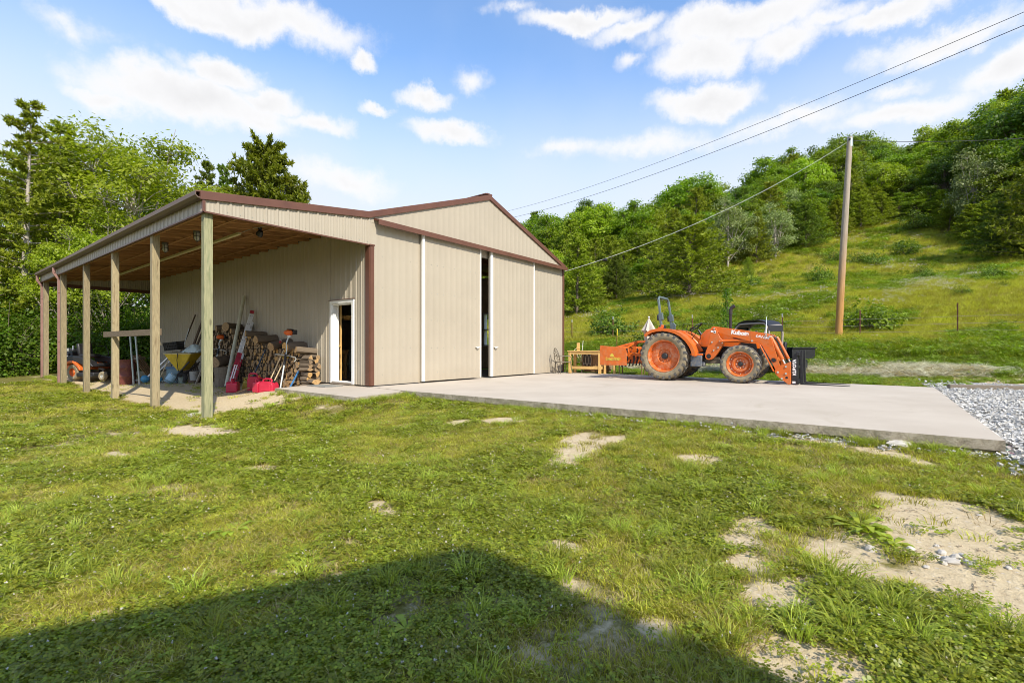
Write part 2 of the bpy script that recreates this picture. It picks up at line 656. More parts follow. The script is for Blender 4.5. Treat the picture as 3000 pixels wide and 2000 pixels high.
DECALY = M('yellow_green_decal', (.62, .50, .06), .5, 0, .2, 8)
TPOST = M('rusty_fence_post', (.21, .075, .055), .75, .1, .3, 9)
TPOSTG = M('galvanised_post_top', (.55, .55, .52), .6, .3, .15, 9)
YPOST = M('yellow_post', (.70, .52, .03), .55, 0, .15, 7)
WIRE = M('fence_wire', (.30, .28, .25), .6, .4, .2, 9)
CABLE = M('power_cable', (.035, .035, .04), .6, 0, .2, 2)
CABLEL = M('bare_service_cable', (.45, .44, .40), .5, .4, .2, 2)


def polemat():
    t = NT('utility_pole_wood')
    sp = t.new('ShaderNodeSeparateXYZ')
    t.l.new(t.tc.outputs['Object'], sp.inputs[0])
    g = t.noise(t.coord((30, 30, 1.2)), 1.2, 5, .65, .5)
    wet = t.ramp(g, [(.3, (.33, .165, .045)), (.7, (.52, .28, .095))])
    dry = t.ramp(g, [(.3, (.27, .22, .165)), (.7, (.43, .37, .29))])
    col = t.mix(t.range(sp.outputs[2], 1.0, 6.0), wet, dry)
    t.bump(g, .5, .01)
    return t.done(col, .85, 0, .3)


POLE = polemat()


def concmat():
    t = NT('broom_finished_concrete')
    v = t.coord()
    a = t.noise(v, .7, 5, .6)
    b = t.noise(v, 14, 6, .7)
    c = t.noise(t.coord((40, 3, 1)), 3, 3, .6)
    col = t.ramp(a, [(.3, (.435, .372, .295)), (.72, (.515, .448, .362))])
    col = t.mix(t.range(b, .5, .85, 0, .35), col, (.40, .345, .27))
    stain = t.noise(t.coord((.5, .9, 1)), 1.6, 6, .65, .8)
    col = t.mix(t.range(stain, .54, .74, 0, .45), col, (.36, .30, .22))
    sp = t.new('ShaderNodeSeparateXYZ')
    t.l.new(t.tc.outputs['Object'], sp.inputs[0])
    for ax, q in ((1, -5.55), (0, 4.4)):
        dd = t.math('ABSOLUTE', t.math('SUBTRACT', sp.outputs[ax], q))
        col = t.mix(t.range(dd, .012, .004, 0, .35), col, (.32, .27, .21))
    dx = t.math('ABSOLUTE', t.math('SUBTRACT', t.math('ABSOLUTE', t.math('SUBTRACT', t.math('ADD', sp.outputs[0], t.math('MULTIPLY', t.math('SINE', t.math('MULTIPLY', sp.outputs[1], .35)), .5)), 6.9)), .75))
    trk = t.math('MULTIPLY', t.range(dx, .24, .08), t.range(t.noise(t.coord((6, .8, 1)), 2.2, 4, .6), .4, .7))
    col = t.mix(t.math('MULTIPLY', trk, .28), col, (.33, .265, .19))
    t.bump(t.math('ADD', t.math('MULTIPLY', b, .6), t.math('MULTIPLY', c, .5)), .18, .004)
    return t.done(col, .85, 0, .25)


def concside():
    t = NT('rough_concrete_edge')
    v = t.coord()
    a = t.noise(v, 9, 6, .75)
    col = t.ramp(a, [(.3, (.22, .18, .13)), (.5, (.42, .36, .27)), (.72, (.56, .49, .39))])
    sp = t.new('ShaderNodeSeparateXYZ')
    t.l.new(t.tc.outputs['Object'], sp.inputs[0])
    moss = t.math('MULTIPLY', t.range(t.noise(v, 2.5, 4, .6), .45, .65), .5)
    col = t.mix(moss, col, (.17, .16, .08))
    t.bump(a, .9, .03)
    return t.done(col, .95, 0, .2)


CONC, CONCS = concmat(), concside()


def groundmat():
    t = NT('lawn_soil_and_dirt')
    v = t.coord()
    at_ = t.new('ShaderNodeAttribute', attribute_name='dirt')
    dirt = at_.outputs['Fac']
    n = t.noise(v, 1.2, 6, .65)
    f = t.noise(v, 22, 6, .7)
    grass = t.ramp(f, [(.3, (.075, .075, .014)), (.55, (.15, .14, .03)), (.75, (.28, .23, .085))])
    grass = t.mix(t.range(n, .35, .7, 0, .5), grass, (.24, .19, .06))
    soil = t.ramp(f, [(.28, (.40, .31, .185)), (.55, (.55, .445, .28)), (.78, (.64, .54, .37))])
    soil = t.mix(t.range(n, .4, .7, 0, .5), soil, (.50, .39, .235))
    vo = t.new('ShaderNodeTexVoronoi')
    t.l.new(v, vo.inputs['Vector'])
    vo.inputs['Scale'].default_value = 17
    soil = t.mix(t.range(vo.outputs['Distance'], .22, .12, 0, .55), soil, (.56, .50, .42))
    m = t.range(t.math('ADD', dirt, t.math('MULTIPLY', t.math('SUBTRACT', t.noise(v, 4, 7, .75), .5), 1.5)), .30, .66)
    col = t.mix(m, grass, soil)
    t.bump(t.math('ADD', f, t.math('MULTIPLY', t.noise(v, 70, 3, .6), .4)), .8, .02)
    return t.done(col, .95, 0, .15)


def hillmat():
    t = NT('meadow_soil')
    v = t.coord()
    n = t.noise(v, .16, 6, .65)
    f = t.noise(v, 3, 6, .7)
    g = t.ramp(f, [(.3, (.12, .13, .018)), (.55, (.22, .22, .03)), (.75, (.36, .30, .075))])
    g = t.mix(t.range(n, .52, .68, 0, .75), g, (.30, .22, .105))
    t.bump(f, .8, .08)
    return t.done(g, .95, 0, .15)


GROUND, HILL = groundmat(), hillmat()

# ------------------------------------------------------------------ ground


def blob(x, y, cx, cy, rx, ry, ang=0):
    c, s = math.cos(ang), math.sin(ang)
    dx, dy = x - cx, y - cy
    u, v = (dx * c + dy * s) / rx, (-dx * s + dy * c) / ry
    return np.clip(1.35 - np.sqrt(u * u + v * v), 0, 1)


def gpix(px, py):
    """where the sight line of a column and row of the photograph meets the lawn"""
    d = RT * ((px - 1500) / F) + FW + Vector((0, 0, (1019 - py) / F))
    z = -0.35
    for _ in range(12):
        q = CAM + d * ((z - CAM.z) / d.z)
        z = ground(q.x, q.y)
    return q


# bare patches: image spot of the centre, spot of one end, half width in metres
PATCH = [((1690, 1325), (1600, 1372), .20), ((1770, 1290), (1850, 1278), .16), ((1690, 1290), (1730, 1270), .2), ((1350, 1237), (1300, 1245), .16), ((1470, 1232), (1540, 1230), .18),
         ((2180, 1560), (2140, 1600), .16), ((2215, 1540), (2240, 1580), .10), ((2190, 1650), (2250, 1680), .13), ((2265, 1745), (2160, 1720), .15), ((2290, 1770), (2340, 1800), .10),
         ((2480, 1640), (2400, 1580), .17), ((2560, 1600), (2500, 1650), .13), ((2640, 1460), (2580, 1440), .15), ((2800, 1500), (2640, 1450), .26), ((2900, 1600), (2700, 1480), .45),
         ((2960, 1720), (2850, 1620), .40), ((2800, 1640), (2700, 1580), .20), ((1640, 1600), (1690, 1620), .11), ((1660, 1700), (1680, 1715), .06), ((2370, 1950), (2250, 1985), .18), ((2440, 1920), (2500, 1940), .10), ((1930, 1840), (1990, 1850), .09),
         ((2300, 1720), (2400, 1690), .08), ((770, 1372), (700, 1376), .14), ((1120, 1490), (1160, 1510), .10), ((2060, 1345), (2130, 1352), .15), ((560, 1665), (520, 1680), .05), ((300, 1800), (330, 1805), .07), ((830, 1680), (800, 1670), .05), ((340, 1330), (370, 1335), .12),
         ((590, 1262), (500, 1250), .35), ((1540, 1920), (1580, 1935), .06), ((690, 1970), (720, 1980), .08), ((2600, 1330), (2720, 1360), .10), ((2350, 1285), (2200, 1270), .12)]
PW = []
for c, e, w in PATCH:
    a, b = gpix(*c), gpix(*e)
    L = math.hypot(b.x - a.x, b.y - a.y)
    PW.append((a.x, a.y, max(L, .05) * 1.25, w * 1.5, math.atan2(b.y - a.y, b.x - a.x)))


def vnoise(x, y, s, seed):
    """cheap smooth value noise"""
    x, y = np.asarray(x) * s, np.asarray(y) * s
    xi, yi = np.floor(x).astype(np.int64), np.floor(y).astype(np.int64)
    fx, fy = x - xi, y - yi
    fx, fy = fx * fx * (3 - 2 * fx), fy * fy * (3 - 2 * fy)

    def h(a, b):
        q = (a * 374761393 + b * 668265263 + seed * 974634777) & 0x7fffffff
        q = ((q ^ (q >> 13)) * 1274126177) & 0x7fffffff
        return ((q ^ (q >> 16)) & 0xffff) / 65535.0
    return (h(xi, yi) * (1 - fx) + h(xi + 1, yi) * fx) * (1 - fy) + (h(xi, yi + 1) * (1 - fx) + h(xi + 1, yi + 1) * fx) * fy


def fbm(x, y, s, seed):
    return (vnoise(x, y, s, seed) + .5 * vnoise(x, y, s * 2.1, seed + 1) + .25 * vnoise(x, y, s * 4.3, seed + 2)) / 1.75


def dirtmask(x, y):
    x, y = np.asarray(x, float), np.asarray(y, float)
    m = np.zeros_like(x)
    for p in PW:
        m = np.maximum(m, blob(x, y, *p))
    m = m * np.clip(.45 + 1.05 * fbm(x, y, 2.6, 17), 0, 1.1)
    # earth floor of the lean-to and its trodden apron
    wob = (fbm(x, y, .8, 5) - .5) * 1.2
    fl = smooth(-3.75 + .0, -3.2, x + wob * .7 + .02 * y * 0) * smooth(-.9, .2, y + wob + (x + 1.8) * .55) * smooth(17, 15, y + wob) * smooth(1, 0, x)
    m = np.maximum(m, fl)
    # thin turf along the slab and towards the drive
    m = np.maximum(m, .42 * smooth(.52, .70, fbm(x, y, .9, 9)))
    m = np.maximum(m, .8 * smooth(-11.3, -12.2, y) * smooth(-6, -3, x))
    return np.clip(m, 0, 1)


def grid_obj(name, xs, ys, mat, attr=None):
    X, Y = np.meshgrid(xs, ys)
    Z = ground(X, Y)
    n, m = len(xs), len(ys)
    me = bpy.data.meshes.new(name)
    me.vertices.add(n * m)
    me.vertices.foreach_set('co', np.stack([X, Y, Z], -1).astype(np.float32).ravel())
    idx = np.arange(n * m).reshape(m, n)
    q = np.stack([idx[:-1, :-1], idx[:-1, 1:], idx[1:, 1:], idx[1:, :-1]], -1).reshape(-1, 4)
    me.loops.add(q.size)
    me.loops.foreach_set('vertex_index', q.ravel().astype(np.int32))
    me.polygons.add(len(q))
    me.polygons.foreach_set('loop_start', np.arange(0, q.size, 4, dtype=np.int32))
    me.polygons.foreach_set('loop_total', np.full(len(q), 4, dtype=np.int32))
    me.polygons.foreach_set('use_smooth', [True] * len(q))
    me.update(calc_edges=True)
    if attr:
        a = me.attributes.new('dirt', 'FLOAT', 'POINT')
        a.data.foreach_set('value', attr(X, Y).astype(np.float32).ravel())
    me.materials.append(mat)
    o = bpy.data.objects.new(name, me)
    COL.objects.link(o)
    return tag(o, kind='structure')


def axis(*segs):
    out = []
    for a, b, st in segs:
        out += list(np.arange(a, b, st))
    return np.array(out + [segs[-1][1]])


grid_obj('ground', axis((-600, -60, 60), (-60, -14, 4), (-14, -9, .3), (-9, 1, .07), (1, 14, .4)),
         axis((-600, -60, 60), (-60, -20, 4), (-20, -13, .4), (-13, 1, .07), (1, 18, .12), (18, 60, 2), (60, 600, 60)), GROUND, dirtmask)
grid_obj('hillside', axis((14, 30, .5), (30, 130, 2), (130, 600, 30)), axis((-600, -80, 40), (-80, 100, 2), (100, 600, 50)), HILL)

# concrete pad and the step slab by the side door
SLAB = [(-.28, -1.35), (-.303, -11.111), (8.265, -11.123), (9.04, -3.3), (9.10, 0), (-.10, -.02)]


def pad(name, out, top, bot):
    b = MB()
    n = len(out)
    cx, cy = sum(p[0] for p in out) / n, sum(p[1] for p in out) / n
    vs = [(x, y, top) for x, y in out] + [(x, y, bot) for x, y in out]
    b.add(vs, [tuple(range(n))])
    b.cur = 1
    b.add(vs, [(i, (i + 1) % n, n + (i + 1) % n, n + i) for i in range(n)])
    o = b.build(name, [CONC, CONCS], ang=20)
    return tag(o, kind='structure')


pad('concrete_pad', SLAB, 0.0, -.11)
b = MB()
b.cur = 1
foot = [(-.22, -1.5), (-.23, -11.04), (8.2, -11.06), (8.9, -3.3), (8.9, -.1), (-.02, -.1)]
b.prism(foot, -.34, -.112, 'xy')
tag(b.build('pad_footing', [CONC, CONCS]), kind='structure')
pad('step_slab', [(-1.72, 1.50), (-1.80, -1.90), (-.42, -1.66), (-.285, -1.35), (-.108, -.02), (-.108, 1.95)][::-1][::-1], -.006, -.10)

# ------------------------------------------------------------------ barn
WX0, WX1, WL = -.10, 9.05, 16.0
AP = 4.49


def roofz(x):
    """underside of the roof edge along the front"""
    if x < -.15:
        return 4.20 + (x + .15) * .121
    if x < AP:
        return 4.20 + (x + .15) * .3405
    return 4.20 + (AP + .15) * .3405 - (x - AP) * .352


def ribbed(b, O, U, Nn, u0, u1, zb, zt, breaks=(), pitch=.2286, rh=.019, phase=.11, soft=False):
    O, U, Nn = Vector(O), Vector(U), Vector(Nn)
    pts = [(u0, 0), (u1, 0)]
    k = math.floor((u0 - phase) / pitch) - 1
    while phase + k * pitch < u1 + pitch:
        c = phase + k * pitch
        if soft:
            pts += [(c - .045, 0), (c - .018, .0048), (c + .018, .0048), (c + .045, 0)]
            k += 1
            continue
        pts += [(c - .034, 0), (c - .014, rh), (c + .014, rh), (c + .034, 0)]
        for q in (.078, .150):
            pts += [(c + q - .016, 0), (c + q - .007, .0045), (c + q + .007, .0045), (c + q + .016, 0)]
        k += 1
    pts += [(x, 0) for x in breaks]
    pts = sorted(p for p in pts if u0 <= p[0] <= u1)
    vs, fs = [], []
    for i, (u, o) in enumerate(pts):
        p = O + U * u + Nn * o
        vs += [(p.x, p.y, zb(u) if callable(zb) else zb), (p.x, p.y, zt(u) if callable(zt) else zt)]
        if i:
            fs.append((2 * i - 2, 2 * i, 2 * i + 1, 2 * i - 1))
    b.add(vs, fs)


barn = thing('pole_barn', 'tan metal pole barn with brown trim, tall sliding doors and open lean-to', 'barn')
FU, FN = (1, 0, 0), (0, -1, 0)
b = MB()
ribbed(b, (0, 0, 0), FU, FN, WX0, 1.62, .02, 4.10, soft=True)
ribbed(b, (0, 0, 0), FU, FN, 6.80, WX1, .02, 4.10, soft=True)
ribbed(b, (0, -.004, 0), FU, FN, -.10, WX1, 4.10, roofz, (AP,), soft=True)
ribbed(b, (0, -.004, 0), FU, FN, -3.78, -.10, 3.53, roofz, (-.15,))
# panels seen from inside and the header behind the track
b.box(((1.62 + 6.8) / 2, .09, 4.02), (5.4, .10, .30))
b.build('front_wall', TAN, barn)
b = MB()
SU, SN = (0, 1, 0), (-1, 0, 0)
ribbed(b, (-.10, 0, 0), SU, SN, .02, .625, .03, 4.10)
ribbed(b, (-.10, 0, 0), SU, SN, .625, 1.715, 2.225, 4.10)
ribbed(b, (-.10, 0, 0), SU, SN, 1.715, WL, .03, 4.10)
b.build('side_wall', TAN, barn)
b = MB()
for (u0, u1, z0, z1) in ((.02, 3.05, .03, 4.10), (4.05, WL, .03, 4.10), (3.05, 4.05, .03, 1.05), (3.05, 4.05, 2.52, 4.10)):
    ribbed(b, (9.05, 0, 0), (0, 1, 0), (1, 0, 0), u0, u1, z0, z1)
# rear wall with a window opening and lean-to rear band
ribbed(b, (0, WL, 0), FU, (0, 1, 0), -.10, 6.30, .03, roofz, (AP,))
ribbed(b, (0, WL, 0), FU, (0, 1, 0), 7.22, 9.05, .03, roofz, (AP,))
ribbed(b, (0, WL, 0), FU, (0, 1, 0), 6.30, 7.22, 2.15, roofz)
ribbed(b, (0, WL, 0), FU, (0, 1, 0), 6.30, 7.22, .03, .95)
ribbed(b, (0, WL, 0), FU, (0, -1, 0), -3.78, -.10, 3.53, roofz, (-.15,))
b.build('rear_wall', TAN, barn)
INW = M('dim_plywood_lining', (.62, .54, .40), .85, 0, .2, 2)
b = MB()
b.box((8.90, 1.575, 2.1), (.03, 2.95, 4.0)).box((8.90, 10.0, 2.1), (.03, 11.9, 4.0)).box((8.90, 3.55, .57), (.03, 1.0, .94)).box((8.90, 3.55, 3.3), (.03, 1.0, 1.56))
b.box((.06, 8.9, 2.1), (.02, 14.0, 4.0))
b.box((3.1, WL - .1, 2.6), (6.2, .03, 5.0)).box((8.1, WL - .1, 2.0), (1.6, .03, 3.9))
b.box((6.76, WL - .1, 3.2), (.9, .03, 2.0)).box((6.76, WL - .1, .46), (.9, .03, .9))
b.build('lining', INW, barn)
b = MB()
b.box((4.5, 8, -.052), (9.0, 15.8, .10))
b.build('floor_slab', CONC, barn)
b = MB()
for i in range(9):
    y = 1.2 + i * 1.75
    b.bar((.0, y, 4.05), (9.0, y, 4.05), .05, .14)
    b.bar((.0, y, 4.15), (AP, y, roofz(AP) - .12), .05, .14).bar((9.0, y, 4.15), (AP, y, roofz(AP) - .12), .05, .14)
    b.bar((AP, y, 4.1), (AP, y, 5.5), .05, .1)
    b.bar((2.4, y, 4.1), (AP, y, 5.5), .05, .1).bar((6.6, y, 4.1), (AP, y, 5.5), .05, .1)
b.build('roof_truss', RAFT, barn)
w = MB()
w.box((6.76, WL - .02, 2.12), (.98, .10, .07)).box((6.76, WL - .02, .98), (.98, .10, .07)).box((6.30, WL - .02, 1.55), (.07, .10, 1.1)).box((7.22, WL - .02, 1.55), (.07, .10, 1.1)).box((6.76, WL - .02, 1.55), (.86, .05, .045))
wf = w.build('window', WHITE, barn)
w = MB()
for (y, z, sy_, sz_) in ((3.55, 2.50, 1.06, .07), (3.55, 1.07, 1.06, .07), (3.06, 1.785, .07, 1.45), (4.04, 1.785, .07, 1.45), (3.55, 1.785, .94, .045), (3.55, 1.785, .03, 1.4)):
    w.box((8.97, y, z), (.19, sy_, sz_))
w.build('window', WHITE, barn)
tube_l = M('fluorescent_tube', (.8, .8, .78), .4)
tn = tube_l.node_tree.nodes['Principled BSDF']
tn.inputs['Emission Color'].default_value = (1, .97, .9, 1)
tn.inputs['Emission Strength'].default_value = .8
fl = MB().box((5.2, 6.0, 3.83), (.09, 1.2, .05)).build('fluorescent_light', tube_l)
tag(fl, 'white fluorescent tube glowing under the trusses inside the barn', 'light')

# doors
DY = -.085
for (x0, x1, hx, white) in ((1.53, 3.965, 3.80, (1.53, 1.615)), (4.43, 6.90, 4.69, (4.43, 4.545))):
    d = MB()
    ribbed(d, (0, DY, 0), FU, FN, x0, x1, .045, 4.12, soft=True)
    d.box(((x0 + x1) / 2, DY + .032, 2.08), (x1 - x0 - .01, .055, 4.06))
    dr = d.build('sliding_door', TAN, barn)
    e = MB().box(((white[0] + white[1]) / 2, DY - .018, 2.075), (white[1] - white[0], .05, 4.06))
    e.build('edge_trim', WHITE, dr)
    ox = x1 if white[0] == x0 else x1
    MB().box((x1 - .012, DY - .006, 2.075), (.03, .06, 4.05)).build('edge_trim', WHITE if white[0] == x0 else WHITE, dr)
    h = MB()
    h.box((hx, DY - .045, .99), (.17, .05, .022)).box((hx, DY - .035, .965), (.09, .035, .045), None, .8)
    h.build('door_handle', WHITEP, dr, .004)
b = MB()
b.prism([(-.002, 4.215), (-.03, 4.215), (-.215, 4.165), (-.215, 4.035), (-.195, 4.035), (-.195, 4.13), (-.002, 4.16)], .02, 9.06, 'yz')
b.build('track_cover', BROWN, barn)
# brown edge trims
b = MB()


def rake(b, x0, x1, y0=-.055, y1=0.12, lo=-.012, hi=.135):
    out = [(x0, roofz(x0 + 1e-4) + lo), (x1, roofz(x1 - 1e-4) + lo), (x1, roofz(x1 - 1e-4) + hi), (x0, roofz(x0 + 1e-4) + hi)]
    b.prism(out, y0, y1)


for (x0, x1) in ((-3.86, -.15), (-.15, AP), (AP, 9.16)):
    for yy in ((-.055, .12), (WL - .1, WL + .06)):
        b = MB()
        rake(b, x0, x1, *yy)
        b.build('rake_trim', BROWN, barn)
MB().box((AP, .04, roofz(AP) + .155), (.24, .16, .05)).build('ridge_end_cap', BROWN, barn)
b = MB()
b.box((-1.94, -.012, 3.522), (3.70, .05, .028)).box((-1.94, WL, 3.47), (3.70, .05, .14))
b.box((-3.79, 8, 3.522), (.05, 16.02, .028))
b.box((-3.795, -.015, 3.69), (.05, .05, .33))
b.build('fascia_trim', BROWN, barn)
b = MB()
b.box((-.052, -.030, 1.77), (.112, .030, 3.49)).box((-.115, .060, 1.77), (.030, .150, 3.49))
b.box((-.055, -.034, 3.525), (.15, .05, .035))
b.build('corner_trim', BROWN, barn)
b = MB()
b.box((9.05, -.022, 2.06), (.10, .030, 4.06)).box((9.085, .04, 2.06), (.030, .10, 4.06))
b.build('corner_trim', BROWN, barn)
b = MB()
b.box((-.085, 8.9, .015), (.05, 14.2, .03)).box((.72, -.012, .012), (1.5, .035, .022)).box((7.9, -.012, .012), (2.2, .035, .022))
b.box((-.09, 9.0, 4.085), (.06, 14.0, .07))
b.build('base_trim', STEELDK, barn)
# eave side
b = MB()
ribbed(b, (-3.78, 0, 0), SU, SN, .0, WL, 3.53, 3.80)
b.build('eave_fascia', TAN, barn)
b = MB()
b.prism([(-3.80, 3.855), (-3.80, 3.755), (-3.90, 3.755), (-3.945, 3.80), (-3.945, 3.87), (-3.93, 3.87), (-3.93, 3.81), (-3.895, 3.775), (-3.815, 3.775), (-3.815, 3.855)], -.05, WL + .05)
gb = MB()
gb.m = Matrix(((1, 0, 0, 0), (0, 1, 0, 0), (0, 0, 1, 0), (0, 0, 0, 1)))
b.build('gutter', M('weathered_gutter', (.13, .085, .06), .5, 0, .15, 3), barn)
for y in (15.80, 12.73):
    b = MB()
    b.bar((-3.90, y, 3.76), (-3.90, y, 3.56), .085, .065, (0, 1, 0)).bar((-3.90, y, 3.58), (-3.77, y + .0, 3.36), .085, .065, (0, 1, 0)).bar((-3.77, y, 3.38), (-3.77, y, ground(-3.77, y) + .02), .085, .065, (0, 1, 0))
    b.box((-3.77, y, 2.9), (.07, .092, .03)).box((-3.77, y, 1.2), (.07, .092, .03))
    b.build('downspout', DSPOUT, barn, .006)
# roofs
ROOF = M('brown_roof_steel', (.16, .075, .05), .4, 0, .12, 2)
b = MB()
for (x0, x1) in ((-3.93, -.15), (-.15, AP), (AP, 9.25)):
    z0, z1 = roofz(x0 + 1e-4) + .125, roofz(x1 - 1e-4) + .125
    b.prism([(x0, z0), (x1, z1), (x1, z1 + .025), (x0, z0 + .025)], -.03, WL + .04)
b.box((AP, 8, roofz(AP) + .168), (.30, 16.0, .03))
b.build('roof', ROOF, barn)
b = MB()
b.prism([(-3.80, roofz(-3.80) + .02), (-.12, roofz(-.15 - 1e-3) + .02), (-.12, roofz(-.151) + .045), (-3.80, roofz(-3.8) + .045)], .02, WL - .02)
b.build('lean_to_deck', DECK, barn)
k = 0
y = .35
while y < WL - .1:
    b = MB()
    b.bar((-3.76, y, roofz(-3.76) - .095), (-.13, y, roofz(-.151) - .095), .04, .235)
    b.build('rafter', RAFT, barn)
    y += .61
b = MB()
for x in (-3.0, -1.9, -.9):
    b.bar((x, .05, roofz(x) - .222), (x, WL - .05, roofz(x) - .222), .04, .012, (0, 0, 1))
b.box((-3.72, 8, 3.60), (.04, 15.9, .18)).box((-3.5, 8, 3.52), (.03, 0.01, .01))
b.build('eave_beam', RAFT, barn)
PY = [.12, 3.07, 6.25, 9.33, 12.55, 15.62]
for i, y in enumerate(PY):
    z0 = ground(-3.68, y) - .25
    m = MB().box((0, 0, (3.55 - z0) / 2), (.148, .148, 3.55 - z0))
    p = m.build('post', POSTG if i == 0 else POST, barn, .006)
    p.location = (-3.685, y, z0)
    if i == 0:
        p['label'] = 'green stained corner post'
p = MB().box((0, 0, 1.9), (.12, .12, 3.9)).build('post', POST, barn, .006)
p.location = (-.2, WL - .12, -.2)
b = MB().bar((-3.60, 3.0, 1.335), (-3.785, 6.86, 1.335), .04, .145)
b.build('rail_board', wood('dark_rail_board', (.13, .095, .06), (.21, .155, .10), axis=1), barn)
# side door frame
b = MB()
b.box((-.125, .665, 1.13), (.04, .085, 2.19)).box((-.125, 1.665, 1.13), (.04, .085, 2.19)).box((-.125, 1.165, 2.185), (.042, 1.09, .085))
b.box((-.03, .722, 1.08), (.17, .03, 2.10)).box((-.03, 1.608, 1.08), (.17, .03, 2.10)).box((-.03, 1.165, 2.125), (.17, .86, .03))
b.box((.03, 1.575, 1.08), (.03, .035, 2.06)).box((-.04, 1.165, .075), (.2, .90, .03))
fr = b.build('door_frame', WHITE, barn, .004)
MB().box((-.14, 1.165, 2.235), (.05, 1.12, .018)).build('drip_cap', BROWN, fr)
MB().box((-.11, 1.165, .035), (.06, 1.05, .05)).build('sill', GREYW, fr)
MB().box((.10, 1.565, 1.1), (.045, .04, 2.04)).box((.06, 1.54, 1.02), (.05, .03, .05)).build('door_stop', PINE, fr)
# rows of screws
b = MB()
for z in (.28, .97, 1.75, 2.5, 3.3):
    x = .01
    while x < 9.0:
        yy = DY - .004 if (1.65 < x < 3.93 or 4.6 < x < 6.86) else -.004
        if not (3.93 <= x <= 4.6 or 1.5 < x <= 1.65 or 6.86 <= x < 6.95):
            b.box((x + .055, yy, z), (.011, .01, .011))
        x += .2286
    y = 2.0
    while y < 15.8:
        b.box((-.104, y, z), (.01, .011, .011))
        y += .2286
x = -3.7
while x < -.2:
    b.box((x + .1, -.008, 3.60), (.011, .01, .011))
    x += .2286
b.build('screw_rows', GALV, barn)['kind'] = 'stuff'
# ------------------------------------------------------------------ the house behind, whose gable shades the lawn
hs_ = thing('house', 'two storey house behind the lawn with a steep gable', 'house')
hu, hn = Vector((.142, -.989, 0)).normalized(), Vector((-.989, -.142, 0)).normalized()
hm = Matrix(((hu.x, hn.x, 0, -8.86), (hu.y, hn.y, 0, -17.73), (0, 0, 1, 0), (0, 0, 0, 1)))
SIDING = M('house_siding', (.62, .60, .55), .6, 0, .06, 2)
b = MB(hm)
b.prism([(-5.7, -.6), (5.7, -.6), (5.7, 5.0), (0, 9.3), (-5.7, 5.0)], .35, 12)
b.build('wall', SIDING, hs_)
b = MB(hm)
for s in (-1, 1):
    b.add([(s * q, y, z) for y in (0, 12.4) for q, z in ((0, 9.5), (6.2, 9.5 - .755 * 6.2), (6.2, 9.34 - .755 * 6.2), (0, 9.34))], [(0, 1, 2, 3), (7, 6, 5, 4), (0, 4, 5, 1), (1, 5, 6, 2), (2, 6, 7, 3), (3, 7, 4, 0)])
b.build('roof', M('house_shingles', (.10, .10, .10), .9, 0, .3, 20), hs_)
for u, z in ((-3, 1.3), (3, 1.3), (-2.5, 4.2), (2.5, 4.2)):
    wf = MB(hm).box((u, .32, z), (1.1, .08, 1.5)).build('window', WHITE, hs_)
    MB(hm).box((u, .27, z), (.9, .02, 1.3)).build('pane', GLASSY, wf)
# ------------------------------------------------------------------ lettering


def lettering(body, size, mat, parent, loc, rot=(R(90), 0, 0), shear=0, bold=0.0, sx=1.0, align='LEFT', spacing=1.0):
    c = bpy.data.curves.new('lettering', 'FONT')
    c.body = body
    c.size = size
    c.shear = shear
    c.offset = bold
    c.extrude = .0015
    c.align_x = align
    c.space_character = spacing
    tmp = bpy.data.objects.new('lettering_curve', c)
    COL.objects.link(tmp)
    bpy.context.view_layer.update()
    me = bpy.data.meshes.new_from_object(tmp.evaluated_get(bpy.context.evaluated_depsgraph_get()))
    bpy.data.objects.remove(tmp)
    me.materials.clear()
    me.materials.append(mat)
    o = bpy.data.objects.new('lettering', me)
    COL.objects.link(o)
    o.parent = parent
    o.location = loc
    o.rotation_euler = rot
    o.scale = (sx, 1, 1)
    return o


# ------------------------------------------------------------------ tractor
TH = Vector((.0276, -.9997, 0)).normalized()
WXI = [-2.46, -1.29, .12, 1.56, 2.42, 3.58, 5.0]
WXO = [-2.01, -1.10, .04, 1.38, 2.12, 3.32, 4.62]


def warp(p):
    """design sheet to true length along the tractor"""
    x = float(np.interp(p[0], WXI, WXO))
    dz = -.045 * float(smooth(2.9, 3.5, p[0]))
    return (x, p[1], max(p[2] + dz, .004) if p[0] > 2.9 else p[2])


class MBT(MB):
    def add(s, vs, fs):
        return MB.add(s, [warp(s_) for s_ in vs], fs)


def lettering_t(body, size, mat, parent, loc, rot, shear=0, bold=0, sx=1.0):
    return lettering(body, size, mat, parent, warp(loc), rot, shear, bold, sx * .97)


tr = thing('tractor', 'orange farm tractor with front loader, pallet forks and rear box blade on the concrete', 'tractor', (7.545, -4.89, 0), math.atan2(TH.y, TH.x))


